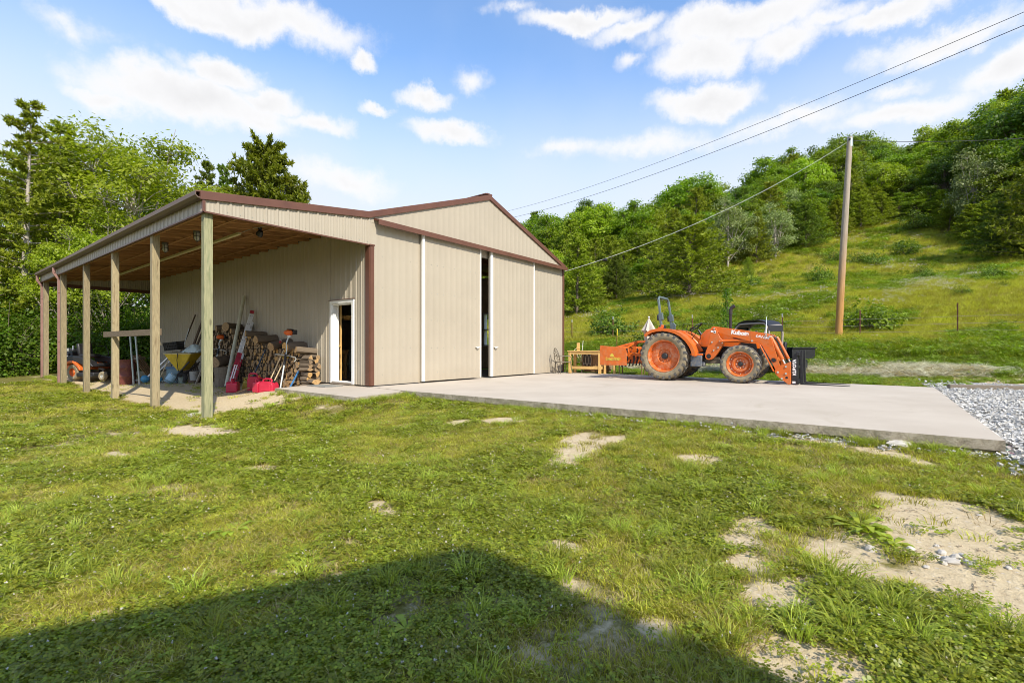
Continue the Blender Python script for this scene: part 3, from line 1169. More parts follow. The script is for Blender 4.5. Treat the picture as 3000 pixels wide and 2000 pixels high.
def ag_wheel(name, R0, wdt, rim, nl, loc, side, parent, disc_in, rear):
    root = bpy.data.objects.new(name, None)
    root.empty_display_size = .1
    COL.objects.link(root)
    root.parent = parent
    root.location = loc
    # lathe axis: z of profile -> outward (side*y)
    Mx = Matrix(((1, 0, 0, 0), (0, 0, side, 0), (0, 1, 0, 0), (0, 0, 0, 1)))
    h = wdt / 2
    t = MB()
    t.lathe([(rim, -h * .78), (rim + .03, -h * .86), (R0 * .80, -h), (R0 * .90, -h * .97), (R0 * .945, -h * .86), (R0 * .955, -h * .5), (R0 * .957, 0),
             (R0 * .955, h * .5), (R0 * .945, h * .86), (R0 * .90, h * .97), (R0 * .80, h), (rim + .05, h * .92), (rim + .03, h * .86), (rim, h * .78)], 56, Mx, cap=False)
    ty = t.build('tyre', TYRE, root, ang=50)
    lg = MB()
    for k in range(nl):
        for s in (-1, 1):
            a0 = 2 * math.pi * (k + (.5 if s > 0 else 0)) / nl
            pr = []
            N = 6
            for j in range(N):
                f = j / (N - 1)
                a = a0 + side * (.02 + .30 * f ** .85) * (.74 / R0 if not rear else 1)
                yy = s * h * (-.06 + 1.07 * f)
                rb = R0 * (.93 if f < .7 else .93 - .10 * (f - .7) / .3)
                rt = R0 * (1.0 if f < .75 else 1.0 - .06 * (f - .75) / .25)
                pr.append((a, yy, rb, rt))
            vs, fs = [], []
            for j, (a, yy, rb, rt) in enumerate(pr):
                da = .034 / R0 * (.74 + .3 * (j / (N - 1)))
                for (q, rr) in ((a - da * 1.35, rb), (a + da * 1.35, rb), (a + da, rt), (a - da, rt)):
                    vs.append((rr * math.sin(q), yy, rr * math.cos(q)))
                if j:
                    p, q = (j - 1) * 4, j * 4
                    for e in range(4):
                        e2 = (e + 1) % 4
                        fs.append((p + e, p + e2, q + e2, q + e))
            fs += [(3, 2, 1, 0), tuple((N - 1) * 4 + e for e in range(4))]
            lg.add(vs, fs)
    lg.build('tread_lugs', LUG, ty, ang=25)
    r = MB()
    d = disc_in
    r.lathe([(rim + .012, h * .80), (rim + .006, h * .86), (rim - .012, h * .84), (rim - .03, h * .70), (rim - .045, h * .2), (rim - .05, d + .02), (rim - .06, d), (rim * .72, d + (.02 if rear else .0)), (rim * .60, d + (.025 if rear else .05)), (rim * .46, d + (.03 if rear else .05)), (rim * .40, d - .02 if rear else d + .0), (rim * .2, d - .02 if rear else d)], 40, Mx, cap=False)
    rm = r.build('rim', RIMO, root, ang=40)
    hb = MB()
    hb.lathe([(rim * .20, d - .06), (rim * .19, d + .035), (rim * .15, d + .05), (0.001, d + .05)], 20, Mx)
    hb.build('hub', STEELDK, root)
    nb = 10 if rear else 8
    bl = MB().lathe([(.014, d - .02), (.014, d + .018), (.008, d + .022)], 6, Mx)
    bme = bl.mesh('wheel_bolt', ORANGED if rear else CHROME)
    for k in range(nb):
        a = 2 * math.pi * k / nb
        rr = rim * .31
        o = bpy.data.objects.new('wheel_bolt', bme)
        COL.objects.link(o)
        o.parent = root
        o.location = (rr * math.sin(a), 0, rr * math.cos(a))
    if not rear:
        for k in range(12):
            a = 2 * math.pi * k / 12
            o = bpy.data.objects.new('wheel_bolt', bme)
            COL.objects.link(o)
            o.parent = root
            o.location = (rim * .80 * math.sin(a), side * .012, rim * .80 * math.cos(a))
    return root


for s in (-1, 1):
    ag_wheel('wheel', .72, .43, .47, 22, (.04, s * .715, .725), s, tr, .04, True)
    ag_wheel('wheel', .52, .33, .335, 19, (2.115, s * .69, .525), s, tr, .02, False)
b = MBT()
b.box((.55, 0, .78), (1.5, .46, .5)).box((1.7, 0, .72), (1.3, .36, .34)).box((.12, 0, .73), (.34, 1.1, .26)).box((2.42, 0, .56), (.2, 1.1, .16)).box((2.55, 0, .70), (.5, .34, .26))
b.tube([(.12, -.5, .73), (.12, .5, .73)], .15, 14)
b.box((1.5, 0, .98), (1.1, .42, .3))
b.tube([(1.25, -.3, .95), (1.6, -.33, .9), (1.9, -.3, 1.0)], .02, 6).tube([(1.2, -.32, .85), (1.7, -.36, 1.02), (2.1, -.3, .98)], .016, 6)
b.build('chassis', STEELDK, tr, .015)
b = MBT()
b.box((1.52, -.38, .58), (.5, .26, .12)).box((1.62, -.42, .66), (.2, .05, .10))
b.build('mid_frame', M('grimy_frame', (.12, .10, .07), .8, 0, .4, 9), tr, .008)
# hood: loft of cross-sections along x
def loft(b, secs, n=14):
    vs, fs = [], []
    for i, (x, w, z0, z1, rr) in enumerate(secs):
        for k in range(n):
            f = k / (n - 1)
            # from right bottom, up, over, down to left bottom (superellipse)
            a = math.pi * f
            c, s_ = math.cos(a), math.sin(a)
            y = -w * math.copysign(abs(c) ** rr, c)
            z = z0 + (z1 - z0) * abs(s_) ** rr
            vs.append((x, y, z))
        if i:
            for k in range(n - 1):
                fs.append(((i - 1) * n + k, (i - 1) * n + k + 1, i * n + k + 1, i * n + k))
    fs.append(tuple(range(n)))
    fs.append(tuple((len(secs) - 1) * n + k for k in range(n))[::-1])
    b.add(vs, fs)


b = MBT()
loft(b, [(1.09, .27, 1.02, 1.31, .4), (1.20, .30, 1.0, 1.44, .4), (1.42, .315, 1.0, 1.55, .38), (1.7, .315, 1.0, 1.555, .38), (2.1, .30, 1.0, 1.50, .38), (2.5, .285, .98, 1.42, .4), (2.72, .265, .95, 1.33, .42), (2.80, .22, .95, 1.22, .5)])
b.build('hood', ORANGE, tr, ang=50)
b = MBT()
for s in (-1, 1):
    b = MBT()
    b.prism([(2.30, 1.10), (2.36, 1.12), (2.73, 1.08), (2.76, .88), (2.62, .86), (2.50, .98)], s * .30 - .012, s * .30 + .012)
    b.prism([(2.14, 1.30), (2.20, 1.33), (2.50, 1.28), (2.48, 1.20), (2.22, 1.22)], s * .306 - .01, s * .306 + .01)
    b.prism([(1.25, 1.0), (2.3, 1.0), (2.3, .86), (1.25, .80)], s * .26 - .01, s * .26 + .01)
    b.build('side_grille', BLACKP, tr)
b = MBT()
b.box((2.80, 0, 1.06), (.06, .40, .22)).box((2.79, 0, .86), (.08, .44, .16))
b.build('front_grille', BLACKP, tr, .01)
b = MBT()
b.prism([(2.50, 1.0), (2.78, .92), (2.80, .74), (2.60, .70), (2.42, .86)], -.20, .20)
b.build('front_axle_bracket', ORANGED, tr, .01)
for s in (-1, 1):
    MBT().lathe([(.001, 0), (.06, .0), (.065, .03), (.001, .035)], 14, Matrix.Translation((2.77, s * .15, 1.22)) @ Matrix.Rotation(R(90), 4, 'Y')).build('headlight', GLASSY, tr)
# rear fenders with the cab floor
for s in (-1, 1):
    b = MBT()
    top = [(-.60, 1.36), (-.50, 1.44), (-.35, 1.505), (-.13, 1.545), (.10, 1.555), (.28, 1.53), (.50, 1.47), (.72, 1.36), (.90, 1.20), (1.03, 1.02), (1.10, .86), (1.12, .74)]
    inn = [(x * .97 + .12 * .03, z - .028) for x, z in top]
    vs, fs = [], []
    ya, yb = s * .40, s * .93
    n = len(top)
    for y in (ya, yb):
        vs += [(x, y, z) for x, z in top] + [(x, y, z) for x, z in inn]
    for i in range(n - 1):
        fs += [(i, i + 1, 2 * n + i + 1, 2 * n + i), (n + i, 3 * n + i, 3 * n + i + 1, n + i + 1), (2 * n + i, 2 * n + i + 1, 3 * n + i + 1, 3 * n + i), (i, n + i, n + i + 1, i + 1)]
    fs += [(0, 2 * n, 3 * n, n), (n - 1, 2 * n - 1, 4 * n - 1, 3 * n - 1)]
    b.add(vs, fs)
    lip = [(x, z - .07) for x, z in top]
    b.prism([(x, z) for x, z in top] + [(.12 + (x - .12) * .90, .72 + (z - .72) * .90) for x, z in top][::-1], s * .925 - .008, s * .925 + .008)
    # inner wall closing the fender towards the seat
    b.prism([(-.45, 1.0)] + [(x, z - .01) for x, z in top[1:]] + [(1.0, .80), (.2, .85)], s * .41 - .01, s * .41 + .01)
    b.build('fender', ORANGE, tr, ang=35)
    # shiny inner cowl sloping down beside the footwell
    b = MBT()
    b.prism([(.42, 1.50), (.62, 1.47), (.85, 1.33), (1.03, 1.15), (1.22, .86), (.95, .80), (.7, 1.1)], s * .36 - .05, s * .36 + .05)
    b.build('side_console', ORANGE, tr, .03, 60)
b = MBT()
b.box((1.02, 0, .80), (.66, 1.30, .04))
b.build('floor_panel', STEELDK, tr, .01)
b = MBT()
b.box((1.06, -.62, .775), (.42, .16, .05))
b.build('step_panel', ORANGED, tr, .01)
b = MBT()
b.box((1.08, -.63, .59), (.34, .20, .32)).box((1.29, -.61, .50), (.08, .12, .12))
b.build('tool_box', M('muddy_blue_steel', (.10, .12, .15), .6, .1, .3, 7, dirt=(.35, .30, .22), dirt_amt=.6), tr, .015)
b = MBT()
b.prism([(1.0, 1.10), (1.08, 1.34), (1.26, 1.51), (1.46, 1.54), (1.46, 1.06), (1.12, 1.0)], -.27, .27)
b.build('dashboard', ORANGE, tr, .03, 50)
b = MBT()
b.box((.0, 0, 1.20), (.5, .50, .14)).box((-.24, 0, 1.46), (.12, .48, .46), (0, R(-10), 0))
st = b.build('seat', BLACKP, tr, .05, 60)
for s in (-1, 1):
    MBT().box((-.02, s * .27, 1.42), (.32, .05, .04)).build('armrest', BLACKP, st, .015)
b = MBT().tube([(1.12, 0, 1.25), (.94, 0, 1.52)], [.05, .03], 10)
sc_ = b.build('steering_column', BLACKP, tr)
Mx = Matrix.Translation((.88, 0, 1.60)) @ Matrix.Rotation(R(-32), 4, 'Y')
b = MBT()
b.tube([Mx @ Vector((.21 * math.cos(2 * math.pi * k / 24), .21 * math.sin(2 * math.pi * k / 24), 0)) for k in range(25)], .016, 8)
for k in range(3):
    a = 2 * math.pi * k / 3
    b.tube([Mx @ Vector((0, 0, -.03)), Mx @ Vector((.2 * math.cos(a), .2 * math.sin(a), 0))], .011, 6)
b.build('steering_wheel', BLACKP, tr)
b = MBT()
for (x, y, z, dx) in ((.55, -.34, 1.52, .05), (.66, -.36, 1.46, .07), (.74, -.36, 1.40, .09), (.80, -.33, 1.34, .10)):
    b.tube([(x, y, z - .1), (x + dx * .3, y, z + .10), (x + dx, y - .02, z + .16)], .008, 6)
    b.ball((x + dx, y - .02, z + .165), .018, 8, 6)
b.tube([(.84, -.40, 1.08), (.88, -.42, 1.25), (1.0, -.40, 1.42), (1.10, -.36, 1.36), (1.12, -.33, 1.2)], .010, 6)
b.build('control_lever', BLACKP, tr)
b = MBT()
b.ball((.86, -.46, 1.12), .05, 10, 8, (1, .7, 1.6))
b.build('hose_reservoir', GREYP, tr)
# roll bar
b = MBT()
for s in (-1, 1):
    b.bar((-.06, s * .50, 1.25), (-.17, s * .50, 2.02), .085, .085, (1, 0, 0))
    b.box((-.13, s * .50, 1.92), (.16, .10, .22), (0, R(-8), 0))
    b.bar((-.15, s * .50, 1.95), (-.235, s * .47, 2.46), .075, .075, (1, 0, 0))
b.tube([(-.232, -.475, 2.42), (-.24, -.44, 2.50), (-.245, -.36, 2.535), (-.245, .36, 2.535), (-.24, .44, 2.50), (-.232, .475, 2.42)], .042, 10)
b.prism([(-.20, 1.52), (.03, 1.54), (.06, 1.70), (-.05, 1.80), (-.14, 1.72)], .46, .52)
rb = b.build('roll_bar', GREYM, tr, .008)
for s in (-1, 1):
    b = MBT()
    b.box((-.23, s * .50, 1.90), (.07, .15, .17))
    b.build('marker_lamp', STEELDK, rb, .02)
MBT().box((-.03, -.62, 1.62), (.09, .06, .09)).box((-.10, -.62, 1.575), (.18, .08, .05)).build('warning_light', ORANGEP, tr, .01)
b = MBT()
b.tube([(1.99, -.16, 1.45), (1.99, -.16, 1.94)], .046, 14).tube([(1.99, -.16, 1.93), (1.99, -.16, 2.04), (2.02, -.16, 2.12), (2.12, -.16, 2.18)], [.062, .062, .055, .05], 14)
b.build('exhaust_pipe', M('sooty_exhaust', (.045, .035, .035), .5, .3, .25, 9), tr)
# loader
ARM = [(1.56, 1.50), (1.60, 1.565), (1.68, 1.57), (2.66, 1.425), (3.05, 1.355), (3.13, 1.28), (3.335, .51), (3.26, .34), (3.16, .57), (2.93, 1.01), (2.87, 1.085), (2.80, 1.12), (2.66, 1.135), (2.32, 1.235), (1.72, 1.40)]
for s in (-1, 1):
    b = MBT()
    y0, y1 = (s * .56, s * .66) if s > 0 else (s * .66, s * .56)
    b.prism(ARM, y0, y1)
    b.bar((2.66, s * .61, 1.135), (2.66, s * .61, 1.42), .108, .012, (1, 0, 0))
    b.bar((2.93, s * .61, 1.01), (3.19, s * .61, 1.05), .108, .012)
    arm = b.build('loader_arm', ORANGE, tr, .006, 30)
    b = MBT()
    for (x, z) in ((1.62, 1.51), (2.69, 1.16), (3.10, 1.28), (3.02, 1.32)):
        b.tube([(x, s * .54, z), (x, s * .685, z)], .026, 12)
    b.build('pivot_pin', CHROME, arm)
    if s < 0:
        lettering_t('Kubota', .155, DECALW, arm, (2.12, -.6625, 1.362), (R(90), R(8), 0), 0, .0075, 1.02)
        lettering_t('LA1154', .092, DECALW, arm, (2.77, -.6625, 1.275), (R(90), R(14), 0), .25, .0045, 1.15)
        MBT().box((1.545, -.6895, 1.44), (.065, .004, .05)).box((1.63, -.6895, 1.425), (.07, .004, .075)).build('decal', DECALW, arm)
        MBT().box((1.632, -.692, 1.415), (.04, .004, .035)).build('decal_print', BLACKP, arm)
    b = MBT()
    y0, y1 = (s * .55, s * .685) if s > 0 else (s * .685, s * .55)
    b.prism([(1.48, 1.36), (1.50, 1.50), (1.53, 1.56), (1.58, 1.585), (1.66, 1.55), (1.71, 1.43), (1.80, 1.24), (1.90, 1.17), (1.905, 1.08), (1.86, 1.02), (1.74, .84), (1.60, .68), (1.53, .635), (1.45, .625), (1.37, .68), (1.345, .76), (1.36, .86), (1.44, 1.06)], y0, y1)
    tw = b.build('loader_tower', ORANGE, tr, .006, 30)
    MBT().tube([(1.45, s * .70, .73), (1.45, s * .30, .73)], .066, 20).build('cross_tube_end', BLACKP, tw)
    bb = MBT()
    for k in range(20):
        a, a2 = 2 * math.pi * k / 20, 2 * math.pi * (k + 1) / 20
        bb.bar((1.45 + .085 * math.cos(a), s * .69, .73 + .085 * math.sin(a)), (1.45 + .085 * math.cos(a2), s * .69, .73 + .085 * math.sin(a2)), .03, .025, (0, 1, 0))
    bb.build('tube_ring', ORANGE, tw)
    b = MBT()
    for (x, z) in ((1.62, 1.51), (1.87, 1.12), (1.74, .98), (1.55, 1.13), (1.80, 1.16), (1.60, .90)):
        b.tube([(x, s * .54, z), (x, s * .71, z)], .024, 10)
    b.build('pivot_pin', CHROME, tw)
    b = MBT()
    b.tube([(1.80, s * .72, 1.15), (2.35, s * .72, 1.17)], .03, 12)
    b.tube([(1.87, s * .60, 1.165), (2.66, s * .60, 1.165)], .046, 14)
    b.build('lift_cylinder', ORANGE, tr)
    b = MBT().tube([(3.10, s * .60, 1.285), (3.13, s * .60, 1.25), (3.385, s * .60, .70)], [.05, .05, .05], 14)
    cy = b.build('tilt_cylinder', ORANGE, tr)
    MBT().tube([(3.385, s * .60, .70), (3.47, s * .60, .52)], .024, 10).build('piston_rod', CHROME, cy)
    b = MBT().bar((2.87, s * .69, 1.06), (3.20, s * .69, .36), .03, .065, (0, 1, 0))
    b.build('level_link', ORANGE, tr, .005)
    b = MBT()
    y0, y1 = (s * .55, s * .69) if s > 0 else (s * .69, s * .55)
    b.prism([(3.22, .40), (3.28, .47), (3.36, .55), (3.46, .60), (3.57, .65), (3.575, .07), (3.52, .055), (3.42, .14), (3.31, .22), (3.22, .31)], y0, y1)
    qa = b.build('coupler_plate', ORANGE, tr, .006, 30)
    b = MBT()
    for (x, z) in ((3.29, .36), (3.47, .34), (3.47, .52), (3.38, .20)):
        b.tube([(x, s * .54, z), (x, s * .71, z)], .026, 10)
    b.build('pivot_pin', CHROME, qa)
    MBT().tube([(3.485, s * .695, .235), (3.485, s * .60, .235)], .03, 12).build('coupler_hole', BLACKP, qa)
MBT().tube([(3.19, -.66, .665), (3.19, .66, .665)], .070, 20).build('cross_tube', ORANGE, tr)
MBT().tube([(1.45, -.56, .73), (1.45, .56, .73)], .06, 14).build('cross_tube', ORANGE, tr)
b = MBT()
b.tube([(3.19, -.672, .665), (3.19, -.56, .665)], .052, 18).tube([(3.19, .672, .665), (3.19, .56, .665)], .052, 18)
b.build('cross_tube_bore', BLACKP, tr)
b = MBT()
for (p, q) in (((3.02, .5, 1.30), (3.28, .52, .7)), ((3.06, .45, 1.28), (3.33, .5, .66)), ((2.95, -.5, 1.25), (3.2, -.5, .8))):
    p, q = Vector(p), Vector(q)
    m_ = (p + q) / 2 + Vector((.06, .02, -.06))
    MBT().tube([p, p * .6 + m_ * .4 + Vector((.04, 0, 0)), m_, q], .014, 7).build('hydraulic_hose', RUBBER, tr)
# pallet fork
pf = bpy.data.objects.new('pallet_fork', None)
COL.objects.link(pf)
pf.parent = tr
b = MBT()
for s in (-1, 1):
    b.prism([(3.58, .08), (3.58, .66), (3.61, .78), (3.66, .86), (3.72, .86), (3.74, .70), (3.74, .08)], s * .58 - .02, s * .58 + .02)
b.box((3.74, 0, .86), (.07, 1.25, .10)).box((3.74, 0, .13), (.06, 1.25, .09)).box((3.70, 0, .50), (.04, 1.1, .07))
b.box((3.66, 0, .45), (.03, .9, .72))
fk = b.build('fork_frame', BLACKP, pf, .006)
lettering_t('KUBOTA', .105, DECALW, fk, (3.695, -.6025, .30), (R(90), R(-90), 0), 0, .005, 1.0)
MBT().box((3.65, -.6025, .115), (.09, .004, .05)).build('decal', DECALW, fk)
for s in (-1, 1):
    b = MBT()
    b.prism([(3.78, .045), (3.78, .95), (3.84, .95), (3.845, .40), (3.86, .10), (3.90, .085), (4.95, .055), (4.95, .042)], s * .36 - .055, s * .36 + .055)
    b.box((3.77, s * .36, .83), (.05, .15, .22))
    b.build('fork_tine', STEELDK, pf, .004)
# box blade
bb = bpy.data.objects.new('box_blade', None)
COL.objects.link(bb)
bb.parent = tr
for s in (-1, 1):
    b = MBT()
    b.prism([(-2.46, .42), (-2.46, 1.04), (-2.40, 1.045), (-1.42, .975), (-1.33, .94), (-1.30, .86), (-1.29, .42)], s * .90 - .008, s * .90 + .008)
    sp_ = b.build('side_plate', ORANGED, bb, .004)
    if s < 0:
        lettering_t('Land Pride', .125, DECALY, sp_, (-2.20, -.9105, .585), (R(90), 0, 0), 0, .006, 1.0)
        v = [(-1.92 + .082 * math.cos(math.pi * k / 16), .69 + .10 * math.sin(math.pi * k / 16)) for k in range(17)]
        MBT().prism(v, -.9125, -.909).build('sun_emblem', DECALY, sp_)
        g = MBT()
        g.box((-1.88, -.9105, .572), (.50, .003, .012))
        g.build('emblem_line', M('green_decal', (.12, .22, .05), .5), sp_)
b = MBT()
b.prism([(-2.10, .44), (-2.02, .44), (-2.06, .70), (-2.16, .95), (-2.22, .95), (-2.14, .70)], -.89, .89)
b.box((-1.62, 0, .96), (.10, 1.78, .10)).box((-1.55, 0, .76), (.12, 1.78, .10))
b.build('blade', ORANGED, bb, .006)
b = MBT()
for k in range(6):
    y = -.75 + k * .3
    b.prism([(-1.58, .95), (-1.50, .95), (-1.47, .62), (-1.56, .38), (-1.62, .36), (-1.55, .60)], y - .015, y + .015)
b.build('ripper_shank', STEELDK, bb)
b = MBT()
for s in (-1, 1):
    b.bar((-1.60, s * .22, 1.0), (-1.30, s * .06, 1.16), .03, .07)
    b.bar((-2.1, s * .30, .98), (-1.28, s * .05, 1.17), .03, .06)
    b.bar((-.30, s * .36, .62), (-1.48, s * .42, .80), .03, .07)
    b.bar((-.25, s * .34, 1.2), (-.85, s * .40, .70), .04, .04)
    b.bar((-1.50, s * .42, .70), (-1.38, s * .42, .95), .10, .03)
b.bar((-1.30, 0, 1.16), (-.25, 0, 1.20), .05, .07)
b.box((-1.42, -.42, .66), (.24, .02, .12)).box((-1.30, -.25, .92), (.16, .03, .2))
b.build('hitch_arm', ORANGE, bb, .006)
b = MBT()
for k in range(5):
    b.tube([(-1.05 + k * .09, -.12, .55), (-1.05 + k * .09, .12, .55)], .075, 12)
b.tube([(-1.2, 0, .55), (-.3, 0, .62)], .035, 10)
b.build('drive_shaft_guard', ORANGED, bb)

# ------------------------------------------------------------------ utility vehicle behind the tractor
uz = ground(12.5, -7.2)
uv = thing('utility_vehicle', 'dark utility vehicle with black cargo bed and hooped canopy parked beyond the tractor', 'utility vehicle', (12.30, -7.33, uz), math.atan2(.485, -.878))
b = MB()
b.prism([(-.62, .93), (.52, .93), (.52, .60), (-.30, .56), (-.62, .66)], -.70, -.67)
b.prism([(-.62, .93), (.52, .93), (.52, .60), (-.30, .56), (-.62, .66)], .67, .70)
b.box((-.62, 0, .78), (.04, 1.40, .30)).box((.52, 0, .76), (.04, 1.40, .34)).box((-.05, 0, .60), (1.12, 1.38, .04))
b.box((-.05, -.70, .945), (1.24, .08, .05)).box((-.05, .70, .945), (1.24, .08, .05)).box((-.64, 0, .945), (.08, 1.48, .05))
for k in range(6):
    b.box((-.50 + k * .2, -.715, .77), (.05, .03, .26))
b.build('cargo_bed', BLACKP, uv, .01)
b = MB()
b.box((.7, 0, .42), (2.5, 1.0, .22)).box((1.5, 0, .62), (.9, 1.3, .10)).box((2.15, 0, .78), (.75, 1.3, .42))
b.prism([(1.75, .98), (2.5, .92), (2.6, .70), (2.5, .5), (1.75, .5)], -.66, .66)
b.build('body', M('dark_green_body', (.035, .05, .035), .4, 0, .2, 5), uv, .03)
b = MB()
b.box((.98, 0, .70), (.5, 1.25, .14)).box((.74, 0, .95), (.12, 1.25, .40), (0, R(-8), 0))
b.build('seat', BLACKP, uv, .04)
HOOP = M('tan_tube_frame', (.34, .29, .24), .45, .2, .12, 5)
b = MB()
for x, k in ((1.00, 1.0), (1.65, .97)):
    b.tube([(x + .02, -.66, .85), (x, -.68, 1.42), (x, -.64, 1.66), (x, -.50, 1.77), (x, -.28, 1.84 * k), (x, .28, 1.84 * k), (x, .50, 1.77), (x, .64, 1.66), (x, .68, 1.42), (x + .02, .66, .85)], .038, 8)
for s in (-1, 1):
    b.tube([(1.0, s * .62, 1.72), (1.65, s * .62, 1.70), (2.0, s * .66, 1.1)], .032, 8)
b.build('roll_cage', HOOP, uv)
b = MB()
arc = [(-.70, 1.50), (-.68, 1.66), (-.53, 1.81), (-.28, 1.885), (.28, 1.885), (.53, 1.81), (.68, 1.66), (.70, 1.50)]
n = len(arc)
vs = [(x, y, z + dz) for x in (.98, 1.68) for dz in (0, .025) for y, z in arc]
fs = []
for i in range(n - 1):
    fs += [(i, i + 1, 2 * n + i + 1, 2 * n + i), (n + i, 3 * n + i, 3 * n + i + 1, n + i + 1), (i, n + i, n + i + 1, i + 1), (2 * n + i, 2 * n + i + 1, 3 * n + i + 1, 3 * n + i)]
b.add(vs, fs)
b.build('canopy', BLACKP, uv)
b = MB()
for i in range(14):
    for j in range(2):
        b.ball((.62 + rnd.uniform(-.06, .10), -.70 + rnd.uniform(-.08, .08), .95 + i * .045), .05, 6, 4, (1, .8, 1))
b.build('folded_netting', BLACKP, uv)
for (x, s) in ((.0, -1), (.0, 1), (2.0, -1), (2.0, 1)):
    Mx = Matrix.Translation((x, s * .56, .30)) @ Matrix(((1, 0, 0, 0), (0, 0, s, 0), (0, 1, 0, 0), (0, 0, 0, 1)))
    wh = bpy.data.objects.new('wheel', None)
    COL.objects.link(wh)
    wh.parent = uv
    MB().lathe([(.16, -.10), (.27, -.12), (.31, -.09), (.315, 0), (.31, .09), (.27, .12), (.16, .10)], 24, Mx, False).build('tyre', RUBBER, wh)
    MB().lathe([(.165, .09), (.14, .03), (.05, .04), (.001, .04)], 20, Mx, False).build('rim', STEELDK, wh)
wpo = thing('marker_whip', 'thin pale marker rod leaning up from the loader arm', 'rod', tr.matrix_basis @ Vector((2.74, -.60, 1.36)))
MB().tube([(0, 0, 0), (.03, .012, .05), (.05, .02, .10), (.30, .05, .46)], [.012, .012, .012, .006], 6).build('rod', LABELW, wpo)

# ------------------------------------------------------------------ things at the far end of the pad
tb = thing('workbench', 'yellow pine workbench with a lower rail at the far end of the concrete', 'table', (8.70, -.62, 0), math.atan2(-.80, .10))
b = MB().box((.62, 0, .845), (1.36, .62, .035))
b.build('table_top', PINEX, tb, .004)
for (x, y) in ((.03, -.25), (.03, .25), (1.22, -.25), (1.22, .25)):
    MB().box((x, y, .42), (.10, .07, .82)).build('leg', PINE, tb, .004)
b = MB()
for s in (-1, 1):
    b.box((.62, s * .27, .78), (1.22, .025, .10)).box((.62, s * .25, .22), (1.16, .035, .10))
b.box((.03, 0, .22), (.035, .46, .10)).box((1.22, 0, .22), (.035, .46, .10))
b.build('rail', PINEX, tb, .003)
MB().box((.14, .30, 1.0), (.10, .06, .34)).box((.14, .30, .96), (.13, .08, .06)).build('corner_post', PINE, tb, .004)
cbl = tb.matrix_basis
cab = thing('cabinet', 'brown wooden cabinet with a dark oval-patterned glass door behind the workbench', 'cabinet', cbl @ Vector((.50, .62, 0)), math.atan2(-.80, .10))
CW = wood('cabinet_wood', (.20, .12, .06), (.30, .19, .10), axis=2)
b = MB().box((.3, 0, .50), (1.10, .42, .72)).box((.3, 0, .10), (1.0, .36, .12))
b.build('body', CW, cab, .006)
b = MB().box((-.03, -.222, .49), (.36, .014, .62))
dr = b.build('door', M('smoked_glass', (.03, .022, .022), .2), cab)
b = MB()
for cx in (-.085, .025):
    pts = [(cx + .115 * math.cos(2 * math.pi * k / 24), -.235, .50 + .27 * math.sin(2 * math.pi * k / 24)) for k in range(25)]
    b.tube(pts, .011, 6)
b.bar((-.2, -.235, .36), (.14, -.235, .36), .02, .02)
b.build('leaded_ovals', M('pale_lead', (.42, .37, .30), .5), dr)
b = MB()
for x0, x1, z0, z1 in ((-.23, .17, .80, .86), (-.23, .17, .12, .18), (-.25, -.19, .14, .84), (.13, .19, .14, .84)):
    b.box(((x0 + x1) / 2, -.225, (z0 + z1) / 2), (x1 - x0, .02, z1 - z0))
b.build('door_frame', CW, cab, .003)
b = MB()
pts = [(.48 + .15 * math.cos(2 * math.pi * k / 24), -.217, .50 + .26 * math.sin(2 * math.pi * k / 24)) for k in range(25)]
b.tube(pts, .012, 6).box((.48, -.215, .5), (.46, .012, .66))
b.build('oval_panel', CW, cab, .004)
pst = thing('white_rod', 'thin white rod standing up behind the workbench post', 'rod', cbl @ Vector((.22, .42, .45)))
MB().tube([(0, 0, 0), (.05, -.05, .80)], .009, 6).build('rod', WHITEP, pst)
tag(MB(cbl).bar((1.05, .1, .87), (1.22, -.05, .93), .10, .03).bar((1.1, .2, .87), (1.25, .1, .95), .06, .03).build('scrap_wood', GREYW), 'short pale wood offcuts lying on the workbench beside the blade', 'wood')


def iron_chair(loc, rz, label, mat, group='metal garden chairs'):
    c = thing('garden_chair', label, 'chair', loc, rz, group)
    b = MB()
    for s in (-1, 1):
        b.tube([(-.22, s * .22, 0), (-.20, s * .22, .25), (-.22, s * .22, .45)], .016, 7)
    pts = [(-.22 - .10 * f, .235 * sgn, .45 + .5 * f) for sgn in (-1,) for f in (0, .5, .85)]
    out = [(-.22, -.21, .42), (-.25, -.235, .58), (-.29, -.20, .78), (-.325, -.10, .92), (-.335, 0, .96), (-.325, .10, .92), (-.29, .20, .78), (-.25, .235, .58), (-.22, .21, .42)]
    b.tube(out, .016, 7)
    for q in (-.06, .06):
        b.tube([(-.27 - .085 * math.sin(a), q + .075 * math.cos(a), .69 + .20 * math.sin(a)) for a in [2 * math.pi * k / 16 for k in range(17)]], .009, 6)
    b.build('back', mat, c)
    b = MB()
    b.tube([(-.22, -.22, .43), (.22, -.24, .44), (.22, .24, .44), (-.22, .22, .43), (-.22, -.22, .43)], .014, 7)
    for k in range(7):
        b.bar((-.2, -.18 + k * .06, .435), (.21, -.19 + k * .063, .44), .02, .006)
    b.build('seat', mat, c)
    for s in (-1, 1):
        MB().tube([(.20, s * .24, .44), (.22, s * .25, .22), (.27, s * .25, 0)], .016, 7).build('leg', mat, c)
        MB().tube([(-.22, s * .22, .45), (-.24, s * .22, .22), (-.30, s * .22, 0)], .016, 7).build('leg', mat, c)
        MB().tube([(-.26, s * .235, .66), (-.05, s * .27, .67), (.14, s * .28, .66), (.22, s * .27, .58), (.20, s * .24, .44)], .014, 7).build('armrest', mat, c)
    return c


def spin(o):
    return o


